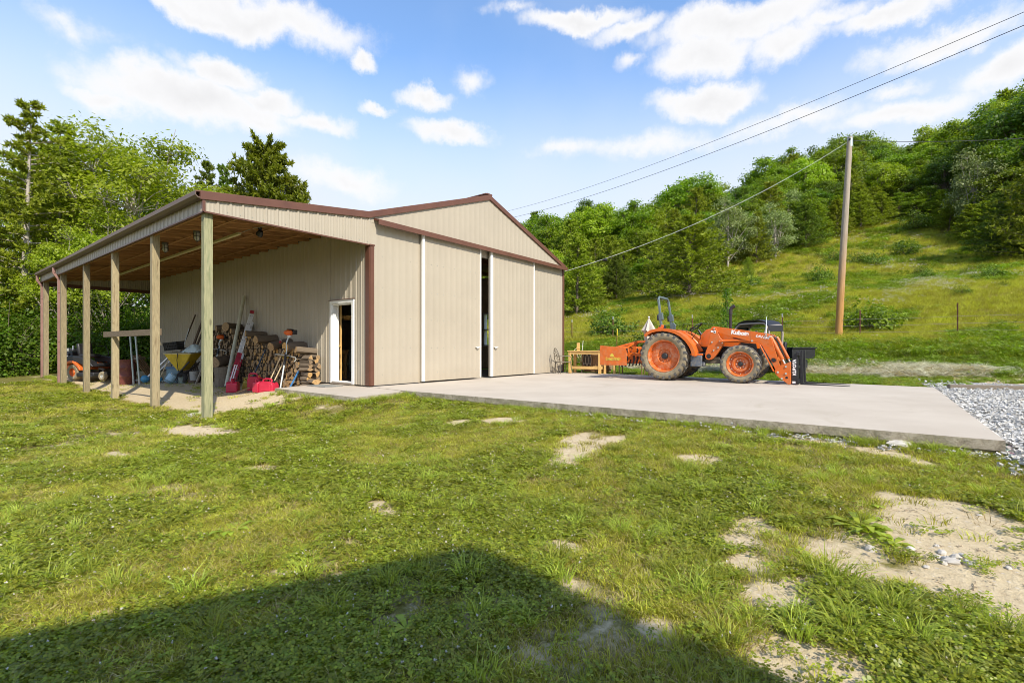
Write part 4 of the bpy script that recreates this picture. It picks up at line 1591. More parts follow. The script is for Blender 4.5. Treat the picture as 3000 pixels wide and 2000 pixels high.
iron_chair((8.25, -.50, 0), math.atan2(-.55, .85), 'dark bronze metal garden chair facing away from the barn corner', IRON)
iron_chair((9.35, -.70, ground(9.35, -.7) + .06), math.atan2(-.9, -.3), 'tan metal garden chair half hidden behind the workbench', M('tan_chair_metal', (.36, .28, .18), .5, .2, .2, 9))
# low stool and table legs seen under the blade
stl = thing('side_table', 'low dark-legged side table standing behind the box blade', 'table', (9.45, -2.75, ground(9.45, -2.75)), R(-80))
MB().box((0, 0, .50), (.9, .55, .03)).build('table_top', CW, stl, .004)
for (x, y) in ((-.4, -.22), (.4, -.22), (-.4, .22), (.4, .22)):
    MB().tube([(x, y, .49), (x * 1.05, y * 1.05, .25), (x, y, 0)], [.025, .02, .018], 8).build('leg', CW, stl)
stl = thing('stool', 'small yellow pine stool beside the workbench end', 'stool', (9.05, -2.05, 0), R(-70))
MB().box((0, 0, .42), (.42, .34, .035)).build('seat', PINEX, stl, .004)
for (x, y) in ((-.17, -.13), (.17, -.13), (-.17, .13), (.17, .13)):
    MB().box((x, y, .20), (.06, .05, .40)).build('leg', PINE, stl, .003)
# folded umbrella
ub = at(1901, 16.6)
um = thing('garden_umbrella', 'closed beige garden umbrella standing behind the tractor seat', 'umbrella', ub)
hh = .966 + (1019 - 930) / F * 16.6 - ub.z
MB().tube([(0, 0, 0), (0, 0, hh - .03)], .022, 8).build('pole', CW, um)
b = MB()
prof = [(.015, hh - .02), (.05, hh - .10), (.13, hh - .30), (.20, hh - .44), (.14, hh - .50), (.12, hh - .75), (.13, hh - 1.0), (.10, hh - 1.15)]
vs, fs = [], []
n = 24
for i, (r, z) in enumerate(prof):
    for k in range(n):
        a = 2 * math.pi * k / n
        q = r * (1 + .28 * math.cos(6 * a) * min(1, i / 2))
        vs.append((q * math.cos(a), q * math.sin(a), z - .07 * (math.cos(6 * a) < 0) * (i == 3)))
    if i:
        for k in range(n):
            fs.append(((i - 1) * n + k, (i - 1) * n + (k + 1) % n, i * n + (k + 1) % n, i * n + k))
b.add(vs, fs)
b.build('canopy', CANVAS, um, ang=60)
MB().ball((0, 0, hh + .01), .035, 10, 8).build('finial', WHITEP, um)
# ------------------------------------------------------------------ under the lean-to


def G(x, y):
    return ground(x, y)


# hung pole
b = MB().bar((-2.35, 1.9, 3.665), (-2.20, 12.2, 3.68), .07, .05)
hp = b.build('timber_pole', wood('pale_pole_wood', (.40, .36, .20), (.52, .47, .28), axis=1, knots=False))
tag(hp, 'long pale timber hung under the lean-to rafters', 'pole')
b = MB()
for y in (2.4, 6.0, 10.5):
    b.tube([(-2.28, y, 3.69), (-2.28, y, roofz(-2.28) - .0)], .006, 5)
b.tube([(-2.32, 1.95, 3.69), (-2.2, 1.5, 3.76), (-2.0, 1.1, 3.80), (-1.7, .7, 3.86)], .008, 5)
b.build('hanger_wire', WIRE, hp)


def jar_light(x, y, label):
    z = roofz(x) - .17
    t = thing('porch_light', label, 'light', (x, y, z), 0, 'caged jar lights under the lean-to')
    MB().lathe([(.001, .0), (.075, .0), (.075, -.05), (.055, -.07), (.001, -.07)], 16).build('base', M('grey_cast_metal', (.14, .14, .13), .5, .3, .2, 8) if 'grey_cast_metal' not in bpy.data.materials else bpy.data.materials['grey_cast_metal'], t)
    MB().lathe([(.055, -.06), (.062, -.10), (.062, -.19), (.04, -.235), (.001, -.24)], 16, None, False).build('glass_jar', GLASSY, t)
    c = MB()
    for k in range(6):
        a = 2 * math.pi * k / 6
        c.tube([(.075 * math.cos(a), .075 * math.sin(a), -.05), (.075 * math.cos(a), .075 * math.sin(a), -.19), (.01 * math.cos(a), .01 * math.sin(a), -.26)], .005, 5)
    c.tube([(.076 * math.cos(2 * math.pi * k / 16), .076 * math.sin(2 * math.pi * k / 16), -.14) for k in range(17)], .005, 5)
    c.build('wire_cage', STEELDK, t)


jar_light(-3.05, 2.45, 'caged jar light nearest the green corner post')
jar_light(-3.05, 4.55, 'caged jar light beside the second post of the lean-to')
fx = thing('flood_light', 'small black round flood light under the lean-to rafters', 'light', (-2.05, 1.55, roofz(-2.05) - .17))
MB().box((0, 0, -.02), (.08, .08, .05)).build('base', BLACKP, fx, .006)
MB().lathe([(.001, .07), (.05, .06), (.075, -.02), (.08, -.06), (.07, -.065), (.001, -.05)], 18, Matrix.Translation((0, -.01, -.12)) @ Matrix.Rotation(R(50), 4, 'X')).build('lamp_head', BLACKP, fx)

# firewood
LOGM = []
for k in range(9):
    rr = random.Random(100 + k)
    n = 6 if k % 3 else 9
    r0 = .068
    if k % 3 == 0:
        out = [(r0 * (1 + rr.uniform(-.12, .12)) * math.cos(2 * math.pi * i / n), r0 * (1 + rr.uniform(-.12, .12)) * math.sin(2 * math.pi * i / n)) for i in range(n)]
    else:   # split wedge
        a0 = rr.uniform(1.1, 1.9)
        out = [(-.045, -.035)] + [(-.045 + .12 * math.cos(-.2 + a0 * i / 4), -.035 + .12 * math.sin(-.2 + a0 * i / 4)) for i in range(5)]
        out = [(x * rr.uniform(.9, 1.1), y * rr.uniform(.9, 1.1)) for x, y in out]
        cx, cy = sum(p[0] for p in out) / len(out), sum(p[1] for p in out) / len(out)
        out = [(x - cx, y - cy) for x, y in out]
    b = MB()
    L = .42 + rr.uniform(-.03, .03)
    m_ = len(out)
    vs = []
    for q in range(4):
        f = q / 3
        s_ = 1 + rr.uniform(-.06, .06)
        vs += [(L * (f - .5), u * s_, v * s_) for u, v in out]
    b.add(vs, [(q * m_ + i, q * m_ + (i + 1) % m_, (q + 1) * m_ + (i + 1) % m_, (q + 1) * m_ + i) for q in range(3) for i in range(m_)])
    b.cur = 1
    b.add(vs[:m_], [tuple(range(m_))[::-1]])
    b.add(vs[-m_:], [tuple(range(m_))])
    LOGM.append(b.mesh('split_log', [BARKY, CUT], 30))


def top_z(y):
    return float(np.interp(y, [2.2, 2.5, 3.3, 4.3, 5.2, 6.4, 8.2, 9.2], [.92, 1.02, 1.06, 1.12, 1.42, 1.62, 1.72, .9]))


cells = []
row = 0
sy, sz_ = .128, .108
z = .075
while z < 1.75:
    y = 2.55 + (row % 2) * sy / 2
    while y < 9.0:
        if z < top_z(y) + .03:
            cells.append((y, z))
        y += sy
    z += sz_
    row += 1
cells.sort(key=lambda c: c[0] + (0 if c[1] > .05 else 0))
near = [c for c in cells if c[0] < 6.7][:292]
rest = [c for c in cells if c not in set(near)]
LBL = 'split firewood log lying end-out in the long stack against the barn wall'


def logxf(y, z):
    M_ = Matrix.Translation((-.37 + rnd.uniform(-.035, .035), y + rnd.uniform(-.02, .02), G(-.35, y) + z + rnd.uniform(-.012, .012)))
    return M_ @ Euler((rnd.uniform(0, 6.28), rnd.uniform(-.05, .05), rnd.uniform(-.07, .07))).to_matrix().to_4x4() @ Matrix.Scale(rnd.uniform(.72, 1.12), 4)


for (y, z) in near:
    o = bpy.data.objects.new('firewood_log', rnd.choice(LOGM))
    COL.objects.link(o)
    o.matrix_world = logxf(y, z)
    tag(o, LBL, 'log', 'stacked firewood logs')
if rest:
    b = MB()
    for (y, z) in rest:
        me = rnd.choice(LOGM)
        b.m = logxf(y, z)
        for mi in (0, 1):
            b.cur = mi
            fs = [tuple(p.vertices) for p in me.polygons if p.material_index == mi]
            b.add([v.co for v in me.vertices], fs)
    o = b.build('firewood_pile', [BARKY, CUT], None, 0, 30)
    tag(o, 'split firewood stacked behind the ladder and the corner post', 'firewood', kind='stuff')


def big_log(r, L, loc, rot, label, seed, n=14, bark=None):
    rr = random.Random(seed)
    out = [(r * (1 + rr.uniform(-.1, .1)) * math.cos(2 * math.pi * i / n), r * (1 + rr.uniform(-.1, .1)) * math.sin(2 * math.pi * i / n)) for i in range(n)]
    b = MB()
    vs = []
    for q in range(5):
        s_ = 1 + rr.uniform(-.06, .06)
        vs += [(L * (q / 4 - .5), u * s_, v * s_) for u, v in out]
    b.add(vs, [(q * n + i, q * n + (i + 1) % n, (q + 1) * n + (i + 1) % n, (q + 1) * n + i) for q in range(4) for i in range(n)])
    b.cur = 1
    b.add(vs[:n], [tuple(range(n))[::-1]])
    b.add(vs[-n:], [tuple(range(n))])
    o = b.build('big_log', [bark or BARKY, CUT], None, 0, 40)
    o.location, o.rotation_euler = loc, rot
    return tag(o, label, 'log')


gz = G(-.4, 3)
big_log(.14, .62, (-.42, 3.00, gz + 1.17), (0, R(-3), R(8)), 'thick round log with a pale end on the right end of the stack', 1)
big_log(.10, .55, (-.40, 2.45, gz + 1.06), (0, R(6), R(-10)), 'dark log half behind the orange trimmer on top of the stack', 2)
big_log(.12, .70, (-.45, 3.75, gz + 1.24), (0, R(-12), R(14)), 'long grey log slanting over the middle of the stack', 3)
big_log(.12, .66, (-.44, 4.65, gz + 1.40), (0, R(-4), R(6)), 'split log with a yellow end on top of the stack right of the ladder', 4)
big_log(.10, .6, (-.40, 5.4, gz + 1.56), (0, R(3), R(-8)), 'dark log lying on the stack behind the ladder', 5)
big_log(.15, .62, (-.44, 6.95, gz + 1.80), (0, R(4), R(24)), 'thick dark log on the highest part of the stack beside the pipe', 6)
big_log(.11, .55, (-.42, 7.6, gz + 1.82), (0, R(-5), R(-6)), 'round log with an orange end on top of the stack beside the corner post', 7)
big_log(.09, .5, (-.46, 6.45, gz + 1.66), (0, R(4), R(-5)), 'log with a tall pale end standing proud beside the leaning pipe', 8)
# cribbed end of the stack
k = 0
for lay in range(8):
    for q in range(2):
        o = bpy.data.objects.new('firewood_log', rnd.choice(LOGM))
        COL.objects.link(o)
        o.location = (-.50 + q * .22 + rnd.uniform(-.03, .03), 2.27 - .10 * max(0, 2 - lay) + rnd.uniform(-.05, .05), G(-.3, 2.3) + .07 + lay * .115)
        o.rotation_euler = (rnd.uniform(0, 6), rnd.uniform(-.06, .06), R(90) + rnd.uniform(-.15, .15))
        tag(o, 'pale split log laid lengthwise in the sunny end of the stack', 'log', 'lengthwise logs at the end of the stack')
for i, (x, y, zz, rz, lb) in enumerate(((-.62, 1.98, .10, 100, 'pale split log lying on the ground at the end of the stack'), (-.52, 1.86, .21, 78, 'pale split log resting on the lowest log at the end of the stack'))):
    o = bpy.data.objects.new('firewood_log', LOGM[1 + i * 3])
    COL.objects.link(o)
    o.location = (x, y, G(x, y) + zz - .02)
    o.rotation_euler = (R(40), 0, R(rz))
    o.scale = (1.1, 1.3, 1.3)
    tag(o, lb, 'log')
big_log(.17, .62, (-1.05, 6.35, G(-1.05, 6.35) + .78), (0, R(-4), R(35)), 'thick dark log lying across the stump behind the corner post', 11)
st_ = big_log(.27, .62, (-1.0, 6.20, G(-1, 6.2) + .30), (0, R(90), 0), 'upright tree stump round behind the corner post', 12, bark=wood('stump_bark', (.13, .105, .075), (.23, .19, .14), axis=0, knots=False))
st_['category'] = 'stump'

# PVC pipe
a, c = Vector((-1.14, 5.70, G(-1.14, 5.7) + .04)), Vector((-.20, 6.68, 2.68))
b = MB().tube([a, c], .056, 16)
pv = tag(b.build('plastic_pipe', PVC), 'long pale plastic pipe leaning against the barn wall left of the ladder', 'pipe')
MB().tube([a + (c - a).normalized() * -.004, a + (c - a).normalized() * .01], .046, 14).build('dark_end', BLACKP, pv)
# extension ladder
LA = thing('extension_ladder', 'aluminium and red extension ladder leaning over the firewood', 'ladder')
fb = Vector((-1.28, 5.10, G(-1.28, 5.1) + .02))
ft = Vector((-.22, 5.98, 2.12))
dl = (ft - fb).normalized()
wv = Vector((.21, .35, 0))
wv = (wv - dl * wv.dot(dl)).normalized() * .42
nrm = dl.cross(wv).normalized()
if nrm.x > 0:
    nrm = -nrm
half = (ft - fb).length
for (sgn, off0, name) in ((0, 0, 'base_section'), (0, .055, 'fly_section')):
    f0 = fb + nrm * off0
    b = MB()
    b.cur = 0
    for e in (0, 1):
        p, q = f0 + wv * e, f0 + wv * e + dl * half * .97
        mid = p + (q - p) * .46
        b.cur = 1
        b.bar(p, mid, .028, .075, nrm)
        b.cur = 0
        b.bar(mid, q, .0285, .075, nrm)
    sec = b.build(name, [ALU, REDF], LA, .002)
    r = MB()
    k = .22
    while k < half * .95:
        r.tube([f0 + dl * k, f0 + dl * k + wv], .016, 8)
        k += .305
    r.build('rung', ALU, sec)
    hl = MB()
    k = .95
    while k < half * .93:
        hl.lathe([(.011, 0), (.011, .003)], 8, Matrix.Translation(f0 + dl * (k + .1) - wv.normalized() * .0165) @ wv.to_track_quat('-Z', 'Y').to_matrix().to_4x4())
        k += .305
    hl.build('rung_end', STEELDK, sec)
    lb = MB()
    lb.bar(f0 + dl * .25 - wv.normalized() * .016, f0 + dl * .8 - wv.normalized() * .016, .003, .03, nrm)
    lb.build('white_sticker', DECALW, sec)
tp = MB()
for e in (0, 1):
    tp.tube([ft + wv * e - nrm * .02, ft + wv * e + nrm * .09], .05, 14)
tp.build('pulley_end_cap', REDF, LA)


# gas cans
def gas_can(loc, rz, label, rot=None, spout=None, mat=RED, sc=(1, 1, 1)):
    t = thing('fuel_can', label, 'fuel can', loc, rz, 'plastic fuel cans')
    if rot:
        t.rotation_euler = rot
    t.scale = sc
    b = MB()
    out = [(-.19, .02), (-.17, 0), (.17, 0), (.19, .02), (.19, .20), (.16, .27), (.06, .30), (-.12, .30), (-.18, .25)]
    b.prism(out, -.11, .11)
    bd = b.build('can_body', mat, t, .022, 30)
    h = MB()
    h.tube([(-.15, 0, .26), (-.15, 0, .345), (-.09, 0, .375), (.03, 0, .37), (.08, 0, .345), (.09, 0, .28)], .022, 8)
    h.build('handle', mat, t)
    e = MB()
    e.box((0, -.112, .14), (.24, .012, .17)).box((0, .112, .14), (.24, .012, .17))
    e.build('embossed_panel', mat, t, .008)
    c = MB().lathe([(.035, .0), (.035, .05), (.02, .06), (.001, .06)], 14, Matrix.Translation((.13, 0, .27)) @ Matrix.Rotation(R(25), 4, 'Y'))
    c.build('cap', spout or BLACKP, t)
    return t


gas_can((-1.42, 4.55, G(-1.42, 4.5) - .005), R(55), 'red fuel can with a pale blue cap standing in front of the ladder foot', spout=BLUEGR, sc=(1, 1.25, 1))
gas_can((-.98, 4.22, G(-.98, 4.2) - .005), R(-35), 'tall dark red fuel can in the middle beside the yellow jug', sc=(.9, 1, 1.3), spout=ORANGEP)
gas_can((-1.10, 3.55, G(-1.1, 3.5) - .005), R(10), 'red fuel can in shade behind the sunlit one', sc=(1, 1, 1.05), spout=ORANGEP)
gas_can((-1.05, 3.20, G(-1.05, 3.2) - .005), R(-62), 'bright red fuel can in the sun beside the step slab', sc=(1.1, 1.25, 1.0))
jg = thing('oil_jug', 'yellow oil jug leaning between the red fuel cans', 'jug', (-1.05, 4.62, G(-1.05, 4.6)), R(30), None, (R(10), R(-8), R(30)))
MB().box((0, 0, .13), (.12, .18, .26), None, .8).build('jug_body', M('dull_yellow_plastic', (.42, .33, .05), .5), jg, .03)
MB().tube([(0, .05, .25), (0, .05, .33), (0, -.03, .36), (0, -.07, .30)], .018, 7).lathe([(.025, .25), (.025, .30), (.001, .30)], 10).build('handle', M('dull_yellow_plastic2', (.42, .33, .05), .5), jg)
tag(MB().bar((-1.55, 4.05, G(-1.5, 4) + .02), (-1.22, 3.98, G(-1.2, 4) + .12), .12, .02).build('scrap_wood', M('tan_scoop', (.35, .22, .10), .7)), 'brown flat scrap of wood lying between the fuel cans', 'wood')

# string trimmers


def trimmer(foot, head, label):
    t = thing('string_trimmer', label, 'trimmer')
    f, h = Vector(foot), Vector(head)
    d = (h - f).normalized()
    b = MB().tube([f, f + (h - f) * .5], .020, 8).tube([f + (h - f) * .45, f + (h - f) * .72 + Vector((0, -.01, 0)), f + (h - f) * .86 + Vector((-.03, .02, 0)), h], [.017, .017, .016, .02], 8)
    b.build('shaft', LABELW, t)
    MB().tube([f + (h - f) * .47, f + (h - f) * .66], .034, 10).build('grip', BLACKP, t)
    e = MB().ball(h + Vector((0, 0, .07)), .12, 14, 10, (1.25, .9, .66))
    en = e.build('engine_cover', ORANGEP, t)
    MB().box(h + Vector((.10, -.10, .08)), (.12, .10, .13)).box(h + Vector((.02, -.02, .155)), (.16, .10, .03)).build('starter', BLACKP, en, .02)
    MB().ball(h + Vector((0, 0, -.03)), .05, 8, 6).build('clutch_case', LABELW, en)
    hd = MB()
    m = f + (h - f) * .64
    hd.tube([m, m + Vector((-.12, .10, .02)), m + Vector((-.22, .16, .03))], .016, 7)
    hd.tube([m, m + Vector((.06, -.16, -.03)), m + Vector((.08, -.36, -.06)), m + Vector((.06, -.44, -.10)), m + Vector((.02, -.42, -.17))], .014, 7)
    hd.build('handle_bar', GREYV, t)
    MB().lathe([(.001, 0), (.05, 0), (.055, .05), (.03, .09), (.001, .09)], 14, Matrix.Translation(f)).build('line_head', BLACKP, t)
    return t


trimmer((-.86, 2.98, G(-.86, 2.98) + .0), (-.66, 2.86, 1.32), 'string trimmer with an orange engine stood upside down by the fuel cans')
trimmer((-.95, 7.1, G(-.95, 7.1) + .55), (-.66, 7.30, 1.26), 'string trimmer half hidden behind the corner post')


def stick(a, c, r, mat, name, label, cat, group=None, extra=None):
    t = thing(name, label, cat, (0, 0, 0), 0, group)
    MB().tube([a, c], r, 8).build('handle', mat, t)
    if extra:
        extra(t, Vector(a), Vector(c))
    return t


def head_box(sz, mat, at_end=0, off=(0, 0, 0)):
    def f(t, a, c):
        p = a if at_end == 0 else c
        MB().box(p + Vector(off), sz).build('head', mat, t, .006)
    return f


WH = M('pale_ash_handle', (.55, .44, .27), .6, 0, .15, 4)
stick((-1.12, 3.30, G(-1.12, 3.3)), (-.72, 3.02, .93), .016, WH, 'garden_hoe', 'pale wooden tool handle leaning left of the orange trimmer', 'tool', None, head_box((.06, .10, .03), STEELDK, 1))
stick((-1.06, 3.18, G(-1.06, 3.18)), (-.70, 2.98, .70), .016, WH, 'garden_fork', 'shorter pale wooden handle crossing the orange trimmer', 'tool', None, head_box((.16, .05, .03), YELL, 1))
stick((-.72, 2.78, G(-.72, 2.78) + .02), (-.50, 2.42, .55), .024, M('bright_blue_handle', (.06, .22, .50), .45), 'sledge_hammer', 'blue handled hammer leaning at the sunny end of the stack', 'hammer', None, head_box((.07, .20, .07), M('rusty_hammer_head', (.22, .17, .12), .7), 0, (0, 0, .03)))
stick((-.92, 4.75, G(-.92, 4.7) + .02), (-.64, 4.25, .93), .020, M('dark_blue_handle', (.02, .045, .09), .5), 'shovel', 'dark blue handled shovel leaning on the middle of the firewood', 'shovel', None, head_box((.04, .16, .24), M('rust_shovel', (.22, .11, .05), .7), 0, (.02, 0, .1)))
tube_ = thing('caulk_tube', 'red and white tube lying on the firewood', 'tube', (-.62, 3.42, gz + 1.32), 0, None, (0, R(82), R(60)))
MB().lathe([(.03, -.14), (.03, .0), (.001, .0)], 12).build('red_half', REDF, tube_)
MB().lathe([(.001, 0.001), (.03, .001), (.03, .14), (.008, .15), (.005, .2), (.001, .2)], 12).build('white_half', DECALW, tube_)

# wheelbarrow
wbz = G(-1.2, 8.9)
wb = thing('wheelbarrow', 'yellow wheelbarrow standing on its nose, tray facing out, under the lean-to', 'wheelbarrow', (-1.22, 8.88, wbz), math.atan2(-.94, .65))
b = MB()
top = [(-.50, -.30, 1.02), (.48, -.30, 1.02), (.48, .30, 1.06), (-.50, .30, 1.06)]
bot = [(-.10, -.20, .44), (.06, -.20, .44), (.06, .18, .46), (-.10, .18, .46)]
b.add(top + bot, [(0, 1, 5, 4), (1, 2, 6, 5), (2, 3, 7, 6), (3, 0, 4, 7), (7, 6, 5, 4)])
b.build('tray', YELL, wb, .02, 30)
b = MB().tube(top + [top[0]], .018, 8)
b.build('tray_rim', M('pale_rim', (.55, .50, .32), .5), wb)
for s in (-1, 1):
    MB().bar((-.05, s * .20 - .06, .30), (.42, s * .26 - .06, .74), .035, .04).build('handle', STEELDK, wb, .004)
    MB().tube([(.0, s * .2, .44), (-.14, s * .22, .12), (-.05, s * .22, .05)], .014, 7).build('leg', STEELDK, wb)
MB().lathe([(.06, -.04), (.15, -.05), (.185, -.02), (.185, .02), (.15, .05), (.06, .04)], 20, Matrix.Translation((-.02, -.06, .20)) @ Matrix.Rotation(R(90), 4, 'X'), False).build('tyre', RUBBER, wb)
b = MB()
b.tube([(.02, -.32, 1.03), (.0, -.33, .8), (-.01, -.27, .5), (0, -.24, .40)], .012, 6)
b.build('bungee_strap', BLACKP, wb)
sh = thing('folded_sheet', 'crumpled pale green plastic sheet heaped on the yellow wheelbarrow', 'sheet', (-1.12, 8.75, wbz + 1.04), math.atan2(-.94, .65))
b = MB()
rr = random.Random(5)
n, m = 22, 12
vs, fs = [], []
for i in range(n):
    for j in range(m):
        u, v = i / (n - 1) - .5, j / (m - 1) - .5
        hgt = .26 * max(0, 1 - (u * 2) ** 2) * max(0, 1 - (v * 2) ** 2) + .05 * rr.random()
        vs.append((.22 + u * .72, v * .52, hgt))
        if i and j:
            fs.append(((i - 1) * m + j - 1, i * m + j - 1, i * m + j, (i - 1) * m + j))
b.add(vs, fs)
b.build('sheet', TARP, sh, ang=25)
# black crate
cr = thing('plastic_crate', 'black lattice plastic crate balanced left of the wheelbarrow load', 'crate', (-1.40, 9.20, wbz + 1.14), math.atan2(-.94, .65), None, (R(4), R(-6), math.atan2(-.94, .65)))
b = MB()
for (x0, y0, x1, y1) in ((-.22, -.16, .22, -.16), (.22, -.16, .22, .16), (.22, .16, -.22, .16), (-.22, .16, -.22, -.16)):
    for k in range(9):
        f = k / 8
        x, y = x0 + (x1 - x0) * f, y0 + (y1 - y0) * f
        b.bar((x, y, 0), (x * 1.08, y * 1.08, .28), .018, .018)
    for z in (.01, .09, .18, .27):
        b.bar((x0 * (1 + .08 * z / .28), y0 * (1 + .08 * z / .28), z), (x1 * (1 + .08 * z / .28), y1 * (1 + .08 * z / .28), z), .02, .024)
b.box((0, 0, .005), (.44, .32, .012))
b.build('basket', BLACKP, cr)
# a low bench the crate and sheet lean over, with boards
dk = thing('pallet', 'dark wooden pallet leaning on the barn wall behind the wheelbarrow', 'pallet', (-.75, 9.3, G(-.75, 9.3)), 0, None, (0, R(-14), 0))
b = MB()
for k in range(6):
    b.box((.02, -.5 + k * .2, .62), (.02, .12, 1.2))
b.build('deck_boards', wood('dark_pallet_boards', (.07, .055, .045), (.12, .09, .07)), dk, .003)
for z in (.1, .6, 1.1):
    MB().box((.06, 0, z), (.07, 1.1, .08)).build('bearer', GREYW, dk)
DKW = wood('dark_board', (.06, .04, .03), (.11, .075, .05))
for (a, c, w_, lb) in (((-.95, 9.95, 0), (-.18, 9.75, 1.98), .11, 'dark leaning board nearest the corner of the pallet'), ((-.9, 10.2, 0), (-.17, 10.15, 2.10), .16, 'wide dark leaning plank against the barn wall'), ((-1.0, 11.0, 0), (-.18, 10.9, 2.25), .05, 'thin dark rod leaning against the barn wall')):
    a = Vector(a)
    a.z = G(a.x, a.y)
    tag(MB().bar(a, c, w_, .035, (1, 0, 0)).build('leaning_board', DKW), lb, 'board')
a = Vector((-1.10, 8.19, G(-1.1, 8.19)))
tag(MB().bar(a, (-.62, 8.02, 1.22), .07, .04, (1, 0, 0)).build('leaning_board', GREYW), 'grey upright board leaning right of the yellow wheelbarrow', 'board')
stick((-1.75, 9.75, G(-1.75, 9.75)), (-1.38, 9.45, .86), .014, WH, 'broom_handle', 'pale broom handle leaning on the wheelbarrow rim', 'tool', None, head_box((.08, .24, .04), BLUE))
stick((-1.6, 9.75, G(-1.6, 9.75)), (-1.25, 9.45, .80), .010, GREYP, 'rake', 'thin grey rake handle beside the broom', 'rake', None, head_box((.06, .2, .03), STEELDK))
stick((-1.0, 10.05, .45), (-.75, 9.85, 1.68), .012, LABELW, 'white_pole', 'thin white pole rising left of the black crate', 'pole')
stick((-.9, 9.0, .85), (-.7, 8.8, 1.62), .010, WH, 'cane', 'thin cane standing up from the black crate', 'cane')


def bucket(loc, rot, r, h, mat, label, band=None, group='buckets under the lean-to'):
    t = thing('bucket', label, 'bucket', loc, 0, group, rot)
    MB().lathe([(.001, 0), (r * .86, 0), (r * .88, .01), (r, h), (r * 1.05, h), (r * 1.05, h - .02), (r * 1.0, h - .025), (r * .94, h - .01), (r * .84, .015), (.001, .015)], 24, None, False).build('pail', mat, t)
    MB().tube([(r * math.cos(a) * 1.03, -.06 - .08 * math.sin(a), h - .03 - .10 * math.sin(a)) for a in [math.pi * k / 10 for k in range(11)]], .004, 5).build('bail', CHROME, t)
    if band:
        MB().lathe([(r * .915, h * .22), (r * .985, h * .80)], 24, None, False).build('paper_label', band, t)
    return t


bucket((-1.62, 9.12, G(-1.6, 9.1) + .06), (R(18), R(28), R(20)), .155, .37, BLUEGR, 'blue-grey bucket with a pale blue label, tipped towards the lawn', M('pale_blue_label', (.30, .48, .60), .55, 0, .12, 14))
bucket((-1.25, 8.92, G(-1.25, 8.9)), (0, 0, 0), .14, .22, GREYP, 'short grey-green bucket of clutter below the wheelbarrow')
bk = bucket((-1.02, 8.56, G(-1.02, 8.56) + .10), (0, 0, .5), .145, .30, GREYV, 'pale ribbed wire-wound bucket raised right of the short bucket')
MB().box((0, 0, -.05), (.24, .24, .10)).build('base_block', DKW, bk)
cl = thing('tool_box', 'blue plastic tool box behind the tipped bucket', 'tool box', (-1.3, 9.5, G(-1.3, 9.5)), R(-50))
MB().box((0, 0, .25), (.42, .26, .50)).build('box_body', BLUEGR, cl, .02)
MB().box((0, 0, .52), (.44, .28, .07)).tube([(-.12, 0, .56), (-.12, 0, .62), (.12, 0, .62), (.12, 0, .56)], .014, 7).build('lid', M('mid_blue_plastic', (.05, .13, .25), .5), cl, .01)
# blue barrel-ended hand cart and blue bits by the second post
hc = thing('hand_cart', 'blue and grey folding hand cart slumped behind the second post', 'cart', (-1.75, 10.7, G(-1.75, 10.7)), R(-60))
b = MB()
b.bar((-.15, 0, .10), (.75, .1, .95), .07, .05).bar((-.15, .22, .10), (.72, .32, .92), .03, .05)
b.build('frame', ALU, hc, .004)
b = MB().ball((-.1, -.02, .16), .15, 12, 8, (1, .8, .9)).ball((.28, .12, .14), .16, 12, 8, (1, .8, .85))
b.build('blue_wheel_cover', M('bright_blue_plastic', (.07, .30, .50), .45), hc)
b = MB().tube([(-.5, 0, .10), (.9, .2, .08)], .022, 8)
b.build('cross_pipe', GALV, hc)
for k, (x, y, lb) in enumerate(((-1.35, 11.35, 'wide brown pallet boards leaning at the far side of the drum'),)):
    t = thing('pallet', lb, 'pallet', (x, y, G(x, y)), 0, None, (0, R(-32), R(-30)))
    b = MB()
    for q in range(5):
        b.box((0, -.45 + q * .22, .55), (.02, .15, 1.15))
    b.build('deck_boards', wood('brown_pallet_boards', (.19, .12, .06), (.27, .18, .09)), t, .003)
    for z in (.1, .95):
        MB().box((.05, 0, z), (.07, 1.05, .08)).build('bearer', GREYW, t)
tag(MB().ball((-1.05, 10.6, G(-1, 10.6) + .12), .16, 10, 7, (1.6, 1.2, .6), .25, 4).build('cloth_bundle', TARP), 'pale crumpled bundle between the cart and the wall', 'bundle')
lp = thing('hanging_shade', 'pale cone shade hanging from the rail board behind the second post', 'shade', (-3.45, 3.75, 1.03))
MB().lathe([(.012, .22), (.04, .19), (.085, .02), (.088, 0), (.08, .0), (.035, .18)], 18, None, False).build('shade', M('cream_shade', (.62, .56, .40), .6), lp)
MB().tube([(0, 0, .2), (0, 0, .30)], .006, 5).build('hook', STEELDK, lp)
# aluminium poles standing by the rail
for (bx, px, py, lb) in (((-2.14, 10.78), 381.5, 985, 'left one of two pale metal poles standing beside the rusty drum'), ((-2.08, 10.36), 397, 985, 'right one of two pale metal poles standing beside the rusty drum')):
    t = thing('metal_pole', lb, 'pole', (0, 0, 0), 0, 'pale metal poles')
    a = Vector((bx[0], bx[1], G(*bx)))
    c = at(px, (a - CAM).dot(FW) + .15, 1.37)
    MB().tube([a, c], .030, 10).build('tube', GALV, t)
    MB().tube([a, a + (c - a) * .12], .034, 10).build('foot_sleeve', GREYV, t)
# rusty drum
dz = G(-2.3, 11.25)
dm = thing('steel_drum', 'rusty dark red steel drum behind the third post', 'drum', (-2.22, 11.35, dz))
prof = [(.001, .0), (.285, 0), (.29, .02)]
for zc in (.29, .60):
    prof += [(.287, zc - .03), (.298, zc - .012), (.298, zc + .012), (.287, zc + .03)]
prof += [(.287, .86), (.295, .875), (.295, .89), (.28, .89), (.28, .87), (.001, .87)]
MB().lathe(prof, 36, None, False).build('shell', RUST, dm)
MB().lathe([(.034, .87), (.034, .885), (.001, .885)], 12, Matrix.Translation((.18, 0, 0))).build('bung', STEELDK, dm)

